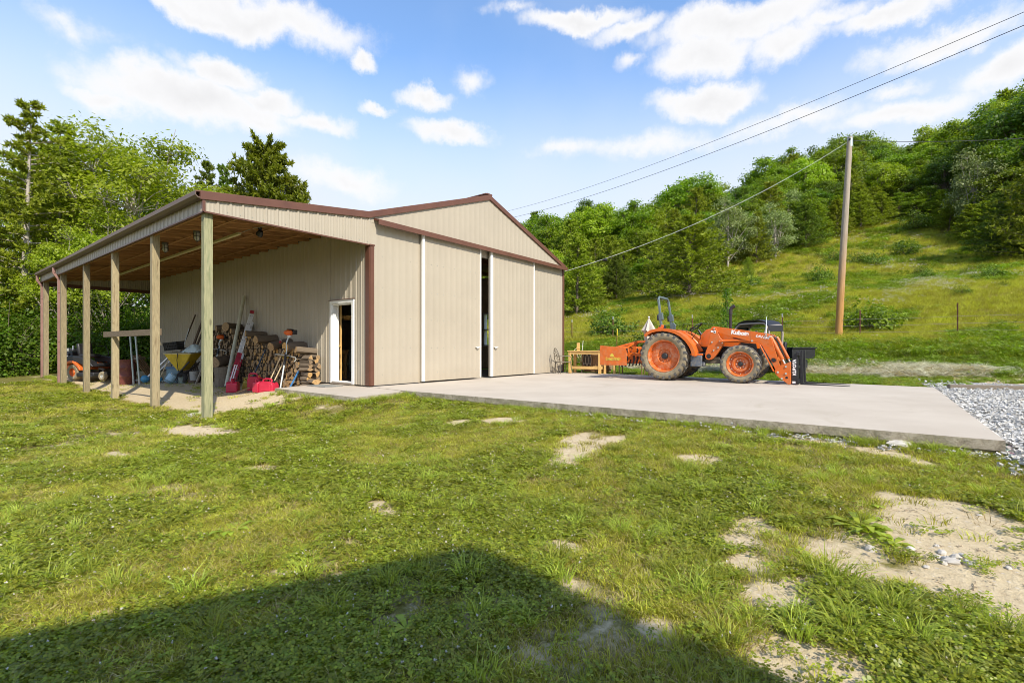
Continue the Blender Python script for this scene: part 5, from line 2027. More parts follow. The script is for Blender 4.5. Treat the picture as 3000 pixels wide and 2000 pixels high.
# zero turn mower
mw = at(265, 18.0)
MHd = math.atan2(-.92, .394)
mo = thing('zero_turn_mower', 'orange and black riding mower parked at the far end of the lean-to', 'mower', (mw.x, mw.y, mw.z), MHd)
MO = M('mower_orange', (.62, .13, .02), .4, 0, .15, 4)


def wheel(parent, c, r, w, rim, mat_r, s=1):
    Mx = Matrix.Translation(c) @ Matrix(((1, 0, 0, 0), (0, 0, s, 0), (0, 1, 0, 0), (0, 0, 0, 1)))
    wh = bpy.data.objects.new('wheel', None)
    COL.objects.link(wh)
    wh.parent = parent
    MB().lathe([(rim, -w * .42), (r * .85, -w * .5), (r * .97, -w * .38), (r, 0), (r * .97, w * .38), (r * .85, w * .5), (rim, w * .42)], 28, Mx, False).build('tyre', TYRE, wh)
    MB().lathe([(rim * 1.02, w * .42), (rim * .85, w * .2), (rim * .4, w * .22), (rim * .3, w * .3), (.001, w * .3)], 24, Mx, False).build('rim', mat_r, wh)


for s in (-1, 1):
    wheel(mo, (0, s * .50, .29), .29, .24, .15, MO, s)
    wheel(mo, (1.22, s * .42, .16), .16, .12, .07, GREYV, s)
b = MB()
b.prism([(-.95, .42), (-.95, .62), (-.2, .66), (.2, .62), (.5, .50), (.5, .38), (-.2, .36)], -.30, .30)
b.box((-.62, 0, .50), (.7, .9, .26))
b.build('frame', MO, mo, .02)
b = MB()
b.prism([(-.36, .56), (-.22, .68), (.0, .72), (.22, .66), (.40, .50), (.46, .36), (.40, .36), (.30, .48), (.1, .62), (-.1, .62), (-.28, .52)], -.66, -.40)
b.prism([(-.36, .56), (-.22, .68), (.0, .72), (.22, .66), (.40, .50), (.46, .36), (.40, .36), (.30, .48), (.1, .62), (-.1, .62), (-.28, .52)], .40, .66)
b.build('fender', MO, mo, .015)
b = MB()
b.prism([(-.30, .60), (-.34, .84), (-.1, .90), (.45, .84), (.85, .66), (1.0, .50), (.6, .52), (.25, .64)], -.62, -.35)
b.prism([(-.30, .60), (-.34, .84), (-.1, .90), (.45, .84), (.85, .66), (1.0, .50), (.6, .52), (.25, .64)], .35, .62)
b.box((.35, 0, .55), (1.1, .9, .12))
bp = b.build('body_pod', BLACKP, mo, .03)
b = MB().box((-.02, 0, .88), (.48, .50, .14)).box((-.28, 0, 1.12), (.12, .50, .46), (0, R(-12), 0))
b.build('seat', BLACKP, mo, .05)
b = MB()
b.box((-.78, 0, .86), (.46, .50, .34)).box((-.80, -.26, .88), (.26, .10, .20))
en = b.build('engine', STEELDK, mo, .03)
MB().box((-.80, -.30, .82), (.26, .12, .14)).box((-.88, -.1, 1.10), (.30, .3, .12)).build('air_filter', GREYV, en, .02)
MB().tube([(-.72, -.1, 1.1), (-.72, -.1, 1.26)], .03, 8).tube([(-.45, -.1, 1.0), (-.46, -.1, 1.2)], .025, 8).build('filler_neck', WHITEP, en)
b = MB()
b.box((.62, 0, .22), (.70, 1.15, .14)).prism([(.30, .14), (.30, .27), (.55, .30), (.85, .25), (.95, .14)], -.68, .68)
b.build('mower_deck', STEELDK, mo, .03)
for s in (-1, 1):
    MB().tube([(.35, s * .36, .80), (.40, s * .36, 1.0), (.30, s * .34, 1.22), (.22, s * .1, 1.26)], .016, 7).build('steering_lever', STEELDK, mo)
    MB().bar((.9, s * .32, .42), (1.25, s * .42, .40), .06, .06).tube([(1.22, s * .42, .42), (1.22, s * .42, .22)], .025, 8).build('caster_arm', STEELDK, mo)

# door mat and bench seen through the door
tag(MB().box((-.62, 1.15, .004), (.50, .85, .016)).build('door_mat', M('grey_door_mat', (.22, .22, .20), .95, 0, .2, 30, .4, 90)), 'grey door mat lying on the step outside the side door', 'mat')
ib = thing('indoor_bench', 'pine workbench standing inside the barn beside the side door', 'table', (.95, 3.5, 0))
MB().box((.32, .60, .88), (.66, 1.3, .05)).box((.32, -.04, .82), (.62, .03, .09)).build('bench_top', PINEX, ib, .004)
for (x, y) in ((.55, .0), (.05, .0), (.55, 1.1), (.05, 1.1)):
    MB().box((x, y, .43), (.09, .09, .86)).build('leg', PINE, ib, .004)
MB().box((.3, .0, .20), (.45, .03, .09)).build('rail', PINEX, ib)
sv = thing('shelf', 'shelf board with a pine bracket high inside the side door', 'shelf', (.6, 2.0, 1.86))
MB().box((0, .3, 0), (.5, 1.2, .03)).box((-.05, -.05, -.05), (.2, .04, .09)).build('board', PINEX, sv)
tag(MB().box((1.4, 2.6, .55), (.5, .4, .6)).box((1.4, 2.6, .9), (.46, .36, .1)).build('storage_tub', GREYP, None, .02), 'grey storage tub in the dark barn behind the bench', 'tub')

# flat stones by the corner post and rocks in the bare ground
STONE = M('pale_limestone', (.50, .46, .40), .9, 0, .2, 9, .4, 25)


def rock(x, y, r, seed, label, flat=.4, group=None, sink=.3):
    rr = random.Random(seed)
    b = MB()
    vs, fs = [], []
    n, m = 9, 6
    for i in range(m + 1):
        t = math.pi * i / m
        for k in range(n):
            a = 2 * math.pi * k / n
            q = r * (1 + rr.uniform(-.22, .22))
            vs.append((q * math.sin(t) * math.cos(a), q * .75 * math.sin(t) * math.sin(a), q * flat * math.cos(t)))
    for i in range(m):
        for k in range(n):
            fs.append((i * n + k, (i + 1) * n + k, (i + 1) * n + (k + 1) % n, i * n + (k + 1) % n))
    b.add(vs, fs)
    o = b.build('stone', STONE, None, 0, 25)
    o.location = (x, y, G(x, y) + r * flat * (1 - sink * 2) * .8)
    o.rotation_euler = (rr.uniform(-.15, .15), rr.uniform(-.15, .15), rr.uniform(0, 6))
    return tag(o, label, 'stone', group)


for i, (px, py, r) in enumerate(((570, 1218, .16), (585, 1212, .13), (548, 1225, .12), (595, 1225, .14), (538, 1217, .12))):
    q = gpix(px, py)
    rock(q.x, q.y, r, 200 + i, 'flat pale stone lying at the foot of the corner post', .25, 'flat stones at the corner post')
q = gpix(2640, 1305)
rock(q.x, q.y, .14, 230, 'tan flat stone in the grass near the edge of the concrete', .35)
for i, (px, py, r) in enumerate(((2760, 1620, .05), (2775, 1640, .06), (2790, 1648, .07), (2745, 1632, .04), (2800, 1632, .05), (2765, 1650, .045), (2820, 1628, .04), (2745, 1600, .03), (2840, 1655, .06), (2715, 1662, .035), (2550, 1610, .07), (2330, 1672, .05), (2955, 1665, .035), (2668, 1610, .05), (2870, 1510, .03), (2600, 1590, .035))):
    q = gpix(px, py)
    rock(q.x, q.y, r * .62, 260 + i, 'small pale grey stone lying in the bare ground on the right', .55, 'small stones in the bare ground')
# old timber along the drive
tz = ground(9.2, -13.5)
q0, q1 = at(2778, 12.0, 0), at(3080, 11.4, 0)
q0.z = q1.z = 0
d = (q1 - q0).normalized()
e = q0 + d * 5
tag(MB().bar((q0.x, q0.y, -.015), (e.x, e.y, -.015), .16, .14).build('timber_edging', wood('dark_railway_tie', (.17, .135, .10), (.28, .23, .17), axis=0), None, .012), 'old dark timber edging along the far side of the gravel', 'timber')

# ------------------------------------------------------------------ poles, wires, fence
pb = at(2455, 22.7)
up = thing('utility_pole', 'tall bare wooden utility pole with an orange-brown foot on the bank', 'pole', pb)
ptop = at(2490, 22.7, .966 + (1019 - 403) / F * 22.7)
rel = ptop - pb
MB().tube([(0, 0, -.5), rel * .25, rel * .5, rel * .75, rel], [.155, .148, .138, .125, .112], 16).build('pole_shaft', POLE, up)
MB().tube([rel - Vector((0, 0, .45)), rel - Vector((0, 0, .06))], [.125, .119], 16).tube([rel, rel + Vector((0, 0, .03))], .114, 14).build('pole_cap', GALV, up)
b = MB()
b.bar(rel + Vector((-.14, 0, -.15)), rel + Vector((.16, 0, -.15)), .05, .05)
b.ball(rel + Vector((-.18, 0, -.14)), .05, 8, 6).ball(rel + Vector((.20, 0, -.14)), .05, 8, 6)
b.build('insulator', STEELDK, up)


def cable(name, a, c, sag, r, mat, label, n=24):
    a, c = Vector(a), Vector(c)
    pts = [a + (c - a) * (i / n) - Vector((0, 0, sag * 4 * (i / n) * (1 - i / n))) for i in range(n + 1)]
    return tag(MB().tube(pts, r, 6).build(name, mat), label, 'cable')


def ray3(px, py, D):
    return at(px, D, .966 + (1019 - py) / F * D)


cable('power_line', ray3(1380, 640, 62), ray3(3280, -85, 14.2), 1.1, .011, CABLE, 'upper of the two long power lines crossing the sky')
cable('power_line', ray3(1380, 659, 60), ray3(3280, -45, 14.2), 1.2, .013, CABLE, 'lower of the two long power lines crossing the sky')
sd0 = Vector((9.10, -.02, 4.02))
cable('service_line', sd0, ptop + Vector((0, 0, -.14)), .55, .010, CABLEL, 'pale service cable from the barn corner up to the utility pole')
so = thing('splice', 'small dark cable splice hanging near the barn corner', 'splice', sd0 + (ptop - sd0) * .125 + Vector((0, 0, -.32)))
MB().ball((0, 0, 0), .09, 10, 8, (1.3, 1, .7), .1).build('splice_body', BLACKP, so)
cable('service_line', ptop + Vector((0, 0, -.14)), ray3(3250, 382, 24), .25, .012, CABLE, 'dark cable running right from the top of the utility pole')


def tpost(px, topy, boty, label, mat=TPOST, X=20.0, top=TPOSTG):
    dx = AX.x * (px - 1500) / F + FW.x
    D = (X - CAM.x) / dx
    p = at(px, D)
    h = (boty - topy) / F * D
    h = max(h, .966 + (1019 - topy) / F * D - p.z)
    t = thing('fence_post', label, 'fence post', p, R(rnd.uniform(-20, 20)), 'steel fence posts of the wire fence')
    b = MB().box((0, 0, h / 2 - .1), (.045, .012, h + .2)).box((.0, .02, h / 2 - .1), (.012, .04, h + .2))
    b.build('steel_tee', mat, t)
    MB().box((0, 0, h - .09), (.05, .016, .18)).box((0, .02, h - .09), (.015, .045, .18)).build('painted_top', top, t)
    return p, h


FP = []
for (px, ty, by, lb) in ((1676, 936, 992, 'fence post nearest the barn corner'), (1796, 927, 983, 'fence post behind the box blade'), (2293, 918, 975, 'fence post rising behind the utility vehicle canopy'), (2521, 908, 985, 'rusty fence post just right of the utility pole'), (2807, 900, 1003, 'rusty fence post farthest right on the bank')):
    FP.append(tpost(px, ty, by, lb, TPOST, 20.0, TPOST if px > 2500 else TPOSTG))
FP.append(tpost(2029, 922, 980, 'fence post hidden in weeds behind the steering wheel'))
y5 = at(1806, 26)
t = thing('fence_post', 'leaning fence post with a bright yellow top behind the box blade', 'fence post', y5, 0, None, (R(0), R(6), 0))
MB().box((0, 0, .6), (.045, .012, 1.3)).box((0, .02, .6), (.012, .04, 1.3)).build('steel_tee', M('ochre_post', (.34, .20, .04), .7), t)
MB().box((0, 0, 1.12), (.055, .02, .36)).box((0, .02, 1.12), (.02, .05, .36)).build('painted_top', YPOST, t)
FP.sort(key=lambda q: -q[0].y)
wf_ = thing('wire_fence', 'thin strands of fence wire strung between the steel posts', 'fence')
P2 = [FP[0][0] + Vector((0, 14, .1))] + [q[0] for q in FP] + [FP[-1][0] + Vector((0, -14, 0))]
for k, hgt in enumerate((.32, .62, .92)):
    b = MB()
    for a, c in zip(P2[:-1], P2[1:]):
        b.tube([a + Vector((-.03, 0, hgt)), (a + c) / 2 + Vector((-.03, 0, hgt - .03)), c + Vector((-.03, 0, hgt))], .005, 4)
    b.build('strand', WIRE, wf_)
# ------------------------------------------------------------------ foliage


def rhombs(c, d, s, L, Wd, tip=.15):
    """leaf blades: centre c, direction d, side s (N,3); length L, width Wd (N,)"""
    L, Wd = L[:, None], Wd[:, None]
    return np.stack([c - d * L * .5, c + s * Wd * .5 - d * L * tip * .3, c + d * L * .5, c - s * Wd * .5 - d * L * tip * .3], 1)


def rand_unit(n, g):
    v = g.normal(size=(n, 3))
    return unit(v)


def perp(d, g):
    r = g.normal(size=d.shape)
    r -= d * (r * d).sum(-1, keepdims=True)
    return unit(r)


def broadleaf(seed, H, Rc, base=.25, lobes=16, clus=26, per=22, leaf=.16, spread=.34, ecc=1.0, twig=True, slim=.6):
    """returns (trunk MB, quads) of a broadleaved tree with its foot at the origin"""
    g = np.random.default_rng(seed)
    rr = random.Random(seed)
    zc = H * (base + (1 - base) * .52)
    rz = H * (1 - base) * .5
    tm = MB()
    lean = Vector((rr.uniform(-.06, .06) * H, rr.uniform(-.06, .06) * H, 0))
    top = Vector((lean.x, lean.y, H * .80))
    tr_ = max(.05, H * .017)
    ax = [Vector((0, 0, -.3)), lean * .2 + Vector((rr.uniform(-.1, .1), rr.uniform(-.1, .1), H * base * .6)), lean * .6 + Vector((rr.uniform(-.2, .2), rr.uniform(-.2, .2), H * .5)), top]
    tm.tube(ax, [tr_ * 1.3, tr_, tr_ * .65, tr_ * .2], 8)
    C_, Q = [], []
    ga = math.pi * (3 - math.sqrt(5))
    for i in range(lobes):
        f = (i + .5) / lobes
        zz = 1 - (1.92 if base < .05 else 1.55) * f
        a = i * ga + rr.uniform(-.4, .4)
        r2 = math.sqrt(max(0, 1 - zz * zz))
        k = rr.uniform(.48, .92)
        lc = np.array([math.cos(a) * r2 * Rc * k, math.sin(a) * r2 * Rc * k * ecc, zc + zz * rz * k])
        lc[0] += lean.x * .7
        lc[1] += lean.y * .7
        lr = Rc * rr.uniform(.20, .44)
        # limb
        st = ax[1].lerp(ax[3], rr.uniform(.05, .75))
        mid = st.lerp(Vector(lc), .55) + Vector((0, 0, -.06 * H * rr.random()))
        tm.tube([st, mid, Vector(lc), Vector(lc) + (Vector(lc) - mid) * .35], [tr_ * .42, tr_ * .28, tr_ * .14, tr_ * .05], 5)
        dv = rand_unit(clus, g)
        dv[:, 2] = dv[:, 2] * .75 + .22
        out = unit(lc - np.array([lean.x, lean.y, zc - rz * .4]))
        dv = unit(dv + out * .45)
        cc = lc + dv * lr * g.uniform(.55, 1.12, (clus, 1)) * np.array([1, 1, .8])
        if twig:
            for q in range(0, clus, 3):
                e = Vector(cc[q])
                tm.tube([Vector(lc), Vector(lc).lerp(e, .6) + Vector((0, 0, .1 * lr)), e], [tr_ * .10, tr_ * .06, tr_ * .02], 4, False)
        n = clus * per
        p = np.repeat(cc, per, 0) + g.normal(size=(n, 3)) * spread * np.array([1, 1, .55])
        oo = unit(p - lc + np.array([0, 0, .35 * lr]))
        nn = unit(oo * .8 + g.normal(size=(n, 3)) * .55 + np.array([0, 0, .45]))
        d = unit(np.cross(nn, g.normal(size=(n, 3))) + np.array([0, 0, -.18]))
        s = unit(np.cross(d, nn))
        L = leaf * g.uniform(.65, 1.3, n)
        Q.append(rhombs(p, d, s, L, L * slim * g.uniform(.8, 1.2, n)))
    return tm, np.concatenate(Q)


def cedar(seed, H, Rb, base=.06, nbr=110, per=16, spr=9, leaf=.17, droop=.12, ragged=.35, power=.8, open_=.0):
    g = np.random.default_rng(seed)
    rr = random.Random(seed)
    tm = MB()
    tr_ = max(.04, H * .013)
    lx, ly = rr.uniform(-.03, .03) * H, rr.uniform(-.03, .03) * H
    tm.tube([(0, 0, -.3), (lx * .4, ly * .4, H * .4), (lx, ly, H * .97)], [tr_ * 1.3, tr_ * .8, tr_ * .12], 7)
    P, D = [], []
    for i in range(nbr):
        f = (i + rr.random()) / nbr
        f = f ** 1.08
        z = H * (base + (1 - base) * f)
        L = Rb * max(.06, (1 - f)) ** power * rr.uniform(1 - ragged, 1.08) + .10
        if rr.random() < open_:
            L *= .45
        a = i * 2.399 + rr.uniform(-.5, .5)
        up = rr.uniform(.15, .55) * (0.4 + f)
        c0 = np.array([lx * z / H, ly * z / H, z])
        dr = np.array([math.cos(a), math.sin(a), up])
        dr /= np.linalg.norm(dr)
        k = max(5, int(per * (.35 + .65 * L / Rb)))
        t = np.linspace(.16, 1.0, k) ** .8
        pts = c0 + dr * L * t[:, None] + np.array([0, 0, -1]) * (droop * L * t ** 2)[:, None]
        pts += g.normal(size=pts.shape) * .05 * L * t[:, None]
        P.append(pts)
        D.append(np.repeat(dr[None], k, 0))
        if L > .45:
            tm.tube([Vector(c0), Vector(pts[k // 2]), Vector(pts[-1])], [tr_ * .22, tr_ * .14, tr_ * .04], 4, False)
    P, D = np.concatenate(P), np.concatenate(D)
    n = len(P) * spr
    p = np.repeat(P, spr, 0)
    d = unit(np.repeat(D, spr, 0) * .7 + g.normal(size=(n, 3)) * .75 + np.array([0, 0, .10]))
    p = p + d * leaf * g.uniform(.2, .9, (n, 1))
    s = perp(d, g)
    L = leaf * g.uniform(.8, 1.7, n)
    return tm, rhombs(p, d, s, L, L * g.uniform(.22, .42, n), .5)


def shrub(seed, H, Rc, clus=70, per=30, leaf=.12, spread=.16, stems=9):
    g = np.random.default_rng(seed)
    rr = random.Random(seed)
    tm = MB()
    dv = rand_unit(clus, g)
    dv[:, 2] = np.abs(dv[:, 2])
    cc = dv * g.uniform(.45, 1.0, (clus, 1)) * np.array([Rc, Rc, H * .92]) + np.array([0, 0, H * .06])
    cc += g.normal(size=cc.shape) * Rc * .08
    for q in range(min(stems * 2, clus)):
        e = Vector(cc[q])
        tm.tube([(rr.uniform(-.1, .1) * Rc, rr.uniform(-.1, .1) * Rc, -.15), e * .55 + Vector((0, 0, .1 * H)), e], [.025, .016, .006], 5, False)
    n = clus * per
    p = np.repeat(cc, per, 0) + g.normal(size=(n, 3)) * spread
    p[:, 2] = np.abs(p[:, 2])
    nn = unit(unit(p + 1e-6) * .7 + g.normal(size=(n, 3)) * .6 + np.array([0, 0, .5]))
    d = unit(np.cross(nn, g.normal(size=(n, 3))))
    s = unit(np.cross(d, nn))
    L = leaf * g.uniform(.6, 1.3, n)
    return tm, rhombs(p, d, s, L, L * .58)


TRUNK = wood('tree_bark', (.11, .085, .065), (.20, .16, .12), knots=False)
TRUNKP = wood('pale_tree_bark', (.30, .26, .21), (.45, .40, .34), knots=False)
LF_DEC = leafmat('broad_leaves', (.050, .100, .005), (.250, .330, .016), .42, .45, .5)
LF_DEC2 = leafmat('deep_green_leaves', (.034, .080, .006), (.150, .235, .016), .40, .45, .5)
LF_BRI = leafmat('bright_spring_leaves', (.150, .225, .010), (.350, .430, .024), .45, .45, .6)
LF_CED = leafmat('cedar_sprays', (.048, .090, .008), (.180, .245, .022), .34, .6, .7)
LF_CEDY = leafmat('olive_cedar_sprays', (.090, .128, .008), (.330, .380, .028), .36, .6, .7)
LF_SIL = leafmat('silvery_leaves', (.11, .17, .04), (.36, .42, .15), .35, .4, .6, (1.1, 1.2, .7))
LF_SHR = leafmat('shrub_leaves', (.055, .115, .008), (.150, .240, .020), .40, .4, .8)
LF_VINE = leafmat('shiny_vine_leaves', (.075, .105, .008), (.230, .250, .020), .36, .35, .6)

KIND = {}


def proto(key, res, leafm, barkm=None):
    tm, q = res
    KIND[key] = (tm.mesh(key + '_trunk', barkm or TRUNK, 60), quads_mesh(key + '_crown', q, leafm))


def plant(key, name, label, cat, loc, s=1.0, rz=0.0, group=None, sz=None):
    t = thing(name, label, cat, loc, rz, group)
    t.scale = (s, s, sz or s)
    for nm_, me in (('trunk', KIND[key][0]), ('crown', KIND[key][1])):
        o = bpy.data.objects.new(nm_, me)
        COL.objects.link(o)
        o.parent = t
    return t


# hill prototypes (unit height scale: 10 m)
for i in range(4):
    proto('dec%d' % i, broadleaf(20 + i, 10, 3.2 + .4 * (i % 3), .10, 27, 22, 17, .27, .30), [LF_DEC, LF_DEC2, LF_DEC, LF_BRI][i])
for i in range(4):
    proto('ced%d' % i, cedar(40 + i, 10, 2.9 + .4 * i, .03, 130, 16, 8, .29, .10, .4, .62), [LF_CED, LF_CEDY, LF_CED, LF_CEDY][i])
for i in range(2):
    proto('sil%d' % i, broadleaf(60 + i, 10, 3.4, .0, 26, 22, 14, .27, .36), LF_SIL, TRUNKP)
for i in range(3):
    proto('shr%d' % i, shrub(70 + i, 1.5, 1.3, 60, 26, .17, .17), [LF_SHR, LF_CED, LF_DEC][i])
proto('bush_cedar', cedar(80, 10, 5.2, .02, 190, 20, 8, .26, .06, .35, .55), LF_CEDY)
proto('bush_cedar_dark', cedar(81, 10, 4.6, .02, 190, 20, 8, .26, .06, .35, .6), LF_CED)

EDGE = [(1300, 50), (1560, 48), (1660, 45), (1800, 49), (1900, 50), (2100, 54), (2200, 57), (2300, 60), (2400, 62), (2500, 65), (2600, 66), (2700, 64), (2800, 56), (2900, 49), (3000, 44), (3150, 43), (3400, 42)]
EX, ED = [e[0] for e in EDGE], [e[1] for e in EDGE]
SIL = [(1300, 640), (1530, 640), (1580, 622), (1650, 650), (1715, 582), (1760, 610), (1860, 592), (1930, 598), (1970, 540), (2060, 528), (2110, 550), (2200, 520), (2290, 425), (2360, 440), (2420, 430), (2520, 372), (2600, 420), (2660, 430), (2720, 365), (2800, 375), (2900, 310), (2960, 270), (3000, 238), (3100, 190), (3400, 60)]
SX, SY = [e[0] for e in SIL], [e[1] for e in SIL]


def top_h(px, D, topy):
    p = at(px, D)
    return p, .966 + (1019 - topy) / F * D - p.z


HG = 'trees on the wooded hillside'
# trees one can pick out along the meadow edge: kind, column, distance, row of the top, stretch, label
PICK = [
    ('ced1', 1690, 42, 690, 1.25, 'yellowish cedar with a bare foot just right of the barn corner'),
    ('bush_cedar_dark', 1806, 50, 752, 1.0, 'small dark rounded cedar on the meadow edge right of the barn'),
    ('bush_cedar', 2020, 42, 640, 1.45, 'large spreading olive cedar above the tractor seat'),
    ('sil0', 2130, 56, 590, 1.0, 'silvery pale leaved tree behind the spreading olive cedar'),
    ('sil1', 2272, 57, 600, 1.1, 'silvery pale leaved tree left of the utility pole'),
    ('ced3', 2215, 56, 625, .9, 'olive cedar standing between the two silvery trees'),
    ('bush_cedar', 2192, 50, 755, .8, 'small bright cedar bush below the silvery trees'),
    ('bush_cedar_dark', 2360, 60, 600, 1.2, 'broad dark cedar just left of the utility pole'),
    ('bush_cedar_dark', 2960, 44, 545, 1.15, 'big dark cedar at the right edge of the meadow'),
    ('bush_cedar', 3090, 40, 420, 1.0, 'tall olive cedar cut by the right edge'),
    ('sil0', 2850, 56, 445, .75, 'pale leaved tree with white stems near the right edge'),
    ('dec3', 1745, 66, 590, 1.1, 'bright green rounded tree behind the small dark cedar'),
    ('dec0', 1840, 64, 600, 1.1, 'broad leafy tree behind the barn side of the meadow'),
    ('dec2', 2010, 74, 530, 1.2, 'tall broad crowned tree on the skyline above the olive cedar'),
    ('dec1', 1715, 82, 578, .55, 'narrow dark tree tip rising over the skyline by the barn'),
]
for (k, px, D, ty, wd, lb) in PICK:
    p, h = top_h(px, D, ty)
    plant(k, 'cedar_tree' if 'ced' in k else 'broadleaf_tree', lb, 'tree', p, h / 10 * wd, rnd.uniform(0, 6.28), HG, h / 10)
placed = [(at(px, D).x, at(px, D).y) for (k, px, D, *_r) in PICK]
LBT = {'d': 'green broadleaved tree among the massed trees of the hillside wood', 'c': 'olive green cedar among the massed trees of the hillside wood', 's': 'pale silvery tree among the massed trees of the hillside wood'}
tries = 0
rt = random.Random(31)
layers = [(1.0, 4.5, 84, .36), (6, 13, 80, .62), (14, 26, 74, .86), (27, 44, 54, 1.0)]
for (d0, d1, num, frac) in layers:
    k, tries = 0, 0
    while k < num:
        tries += 1
        if tries > 2500:
            break
        u = rt.random()
        px = 1400 + 1800 * u
        D = np.interp(px, EX, ED) + rt.uniform(d0, d1)
        p = at(px, D)
        if any((p.x - a) ** 2 + (p.y - c) ** 2 < (5.0 if d0 < 5 else 8.0) for a, c in placed):
            continue
        sil_y = np.interp(px, SX, SY)
        _, hmax = top_h(px, D, sil_y)
        right = px > 2250
        if d0 < 5:
            key = rt.choice(['ced0', 'ced1', 'ced2', 'ced3', 'ced1', 'dec0'] if right else ['ced1', 'ced3', 'dec0', 'ced2', 'dec3'])
            h = rt.uniform(4.5, 8.5)
        elif d0 < 10:
            key = rt.choice(['ced0', 'dec0', 'ced1', 'ced3', 'dec1', 'dec3', 'sil1'] if right else ['dec0', 'dec3', 'dec2', 'ced3'])
            h = rt.uniform(7.5, 11)
        else:
            key = rt.choice(['dec0', 'dec1', 'dec2', 'dec0', 'dec3', 'ced0', 'ced3'])
            h = rt.uniform(9, 14)
        yb = 1019 - (p.z - .966) / D * F
        ty = yb + (sil_y - yb) * min(1.02, frac * rt.uniform(.80, 1.12))
        _, h = top_h(px, D, ty)
        h = min(max(h, 3.0), hmax * 1.03, 19)
        if hmax < 1.5:
            continue
        placed.append((p.x, p.y))
        w_ = max(h / 10 * rt.uniform(.85, 1.15), min(.75, h / 6))
        plant(key, 'cedar_tree' if key[0] == 'c' else 'broadleaf_tree', LBT[key[0]], 'tree', p, w_, rt.uniform(0, 6.28), HG, h / 10)
        k += 1
# meadow shrubs
for i, (px, D, r_, key, lb) in enumerate((
        (2398, 42, 1.0, 'shr1', 'low olive shrub left of the utility pole half way up the meadow'), (2568, 48, 1.0, 'shr1', 'shrub with white flowers round it right of the utility pole'), (2653, 51, 1.2, 'shr0', 'rounded shrub high on the meadow right of the pole'),
        (2678, 62, 1.6, 'shr1', 'large olive shrub close under the wood'), (2712, 36, .7, 'shr1', 'dark tufted shrub alone in the middle of the meadow'), (2552, 23.2, 1.0, 'shr2', 'leafy bush beside the foot of the utility pole'),
        (2510, 50, .9, 'shr1', 'small shrub just right of the pole shaft'), (1790, 31, 1.2, 'shr1', 'olive bush on the bank behind the box blade'), (2048, 25, .8, 'shr2', 'weedy bush behind the tractor steering wheel'), (2100, 26, .7, 'shr1', 'weedy bush left of the exhaust pipe'),
        (1888, 25, .9, 'shr1', 'dark bush behind the folded umbrella'), (2230, 58, 1.0, 'shr0', 'bush at the foot of the silvery trees'), (2620, 34, .5, 'shr2', 'small sapling tuft in the meadow'), (2200, 44, .8, 'shr1', 'olive tuft on the meadow above the exhaust pipe'),
        (2440, 52, .9, 'shr1', 'shrub in the gap left of the pole shaft'), (2900, 30, .7, 'shr1', 'low weedy tuft on the right of the meadow'))):
    plant(key, 'shrub', lb, 'shrub', at(px, D), r_, rnd.uniform(0, 6), 'shrubs on the meadow')
for i in range(26):
    px, D = rt.uniform(1650, 3050), rt.uniform(26, 60)
    if D > np.interp(px, EX, ED) - 3:
        D = np.interp(px, EX, ED) - rt.uniform(2, 12)
    plant('shr1' if i % 3 else 'shr2', 'shrub', 'small weedy shrub scattered over the open meadow', 'shrub', at(px, D), rt.uniform(.25, .62), rt.uniform(0, 6), 'small shrubs scattered over the meadow')
# the vine-clad stake behind the exhaust
vp = at(2131, 24)
vm = MB().tube([(0, 0, -.2), (.05, 0, 1.2), (0, .03, 2.6)], [.04, .035, .02], 7)
g = np.random.default_rng(5)
n = 900
p = np.stack([g.normal(size=n) * .20, g.normal(size=n) * .20, g.uniform(.1, 2.9, n)], 1)
p[:, :2] *= (1.4 - p[:, 2:] / 3)
d = rand_unit(n, g)
KIND['vine'] = (vm.mesh('vine_stake', TRUNK), quads_mesh('vine_leaves', rhombs(p, d, perp(d, g), g.uniform(.07, .14, n), g.uniform(.05, .09, n)), LF_SHR))
plant('vine', 'sapling', 'slender leafy sapling standing directly behind the exhaust pipe', 'sapling', vp, 1.0, 0)

# ------------------------------------------------------------------ trees behind the left end of the barn
proto('cedar_a', cedar(201, 12.2, 2.9, .10, 120, 20, 13, .17, .16, .55, .55, .25), LF_CEDY, TRUNKP)
proto('cedar_b', cedar(202, 11.0, 2.7, .10, 110, 20, 13, .17, .18, .5, .55, .25), LF_CEDY, TRUNKP)
proto('cedar_c', cedar(203, 13.5, 3.1, .08, 150, 20, 13, .19, .10, .4, .62, .1), LF_CED)
proto('walnut', broadleaf(211, 12.4, 4.3, .22, 30, 38, 30, .21, .34, 1.0, True, .42), LF_BRI, TRUNKP)
proto('ash', broadleaf(212, 9.0, 2.8, .18, 20, 30, 24, .17, .30, 1.0, True, .45), LF_BRI, TRUNKP)
proto('oak', broadleaf(213, 11.5, 4.2, .12, 26, 34, 22, .20, .34), LF_DEC, TRUNK)
proto('vine_cedar', cedar(214, 10, 4.3, .03, 260, 24, 20, .19, .10, .30, .50), LF_VINE)
proto('thicket', shrub(221, 3.0, 2.0, 130, 34, .15, .22, 14), LF_SHR)
proto('thicket2', shrub(222, 3.6, 1.9, 120, 34, .13, .24, 14), LF_DEC2)


def left(key, name, px, D, topy, lb, w=1.0, base_h=None, group='trees behind the lean-to', cat='tree', rz=None):
    p, h = top_h(px, D, topy)
    zmax = max(v.co.z for v in KIND[key][1].vertices)
    s = h / zmax
    return plant(key, name, lb, cat, p, s * w, rnd.uniform(0, 6.28) if rz is None else rz, group, s)


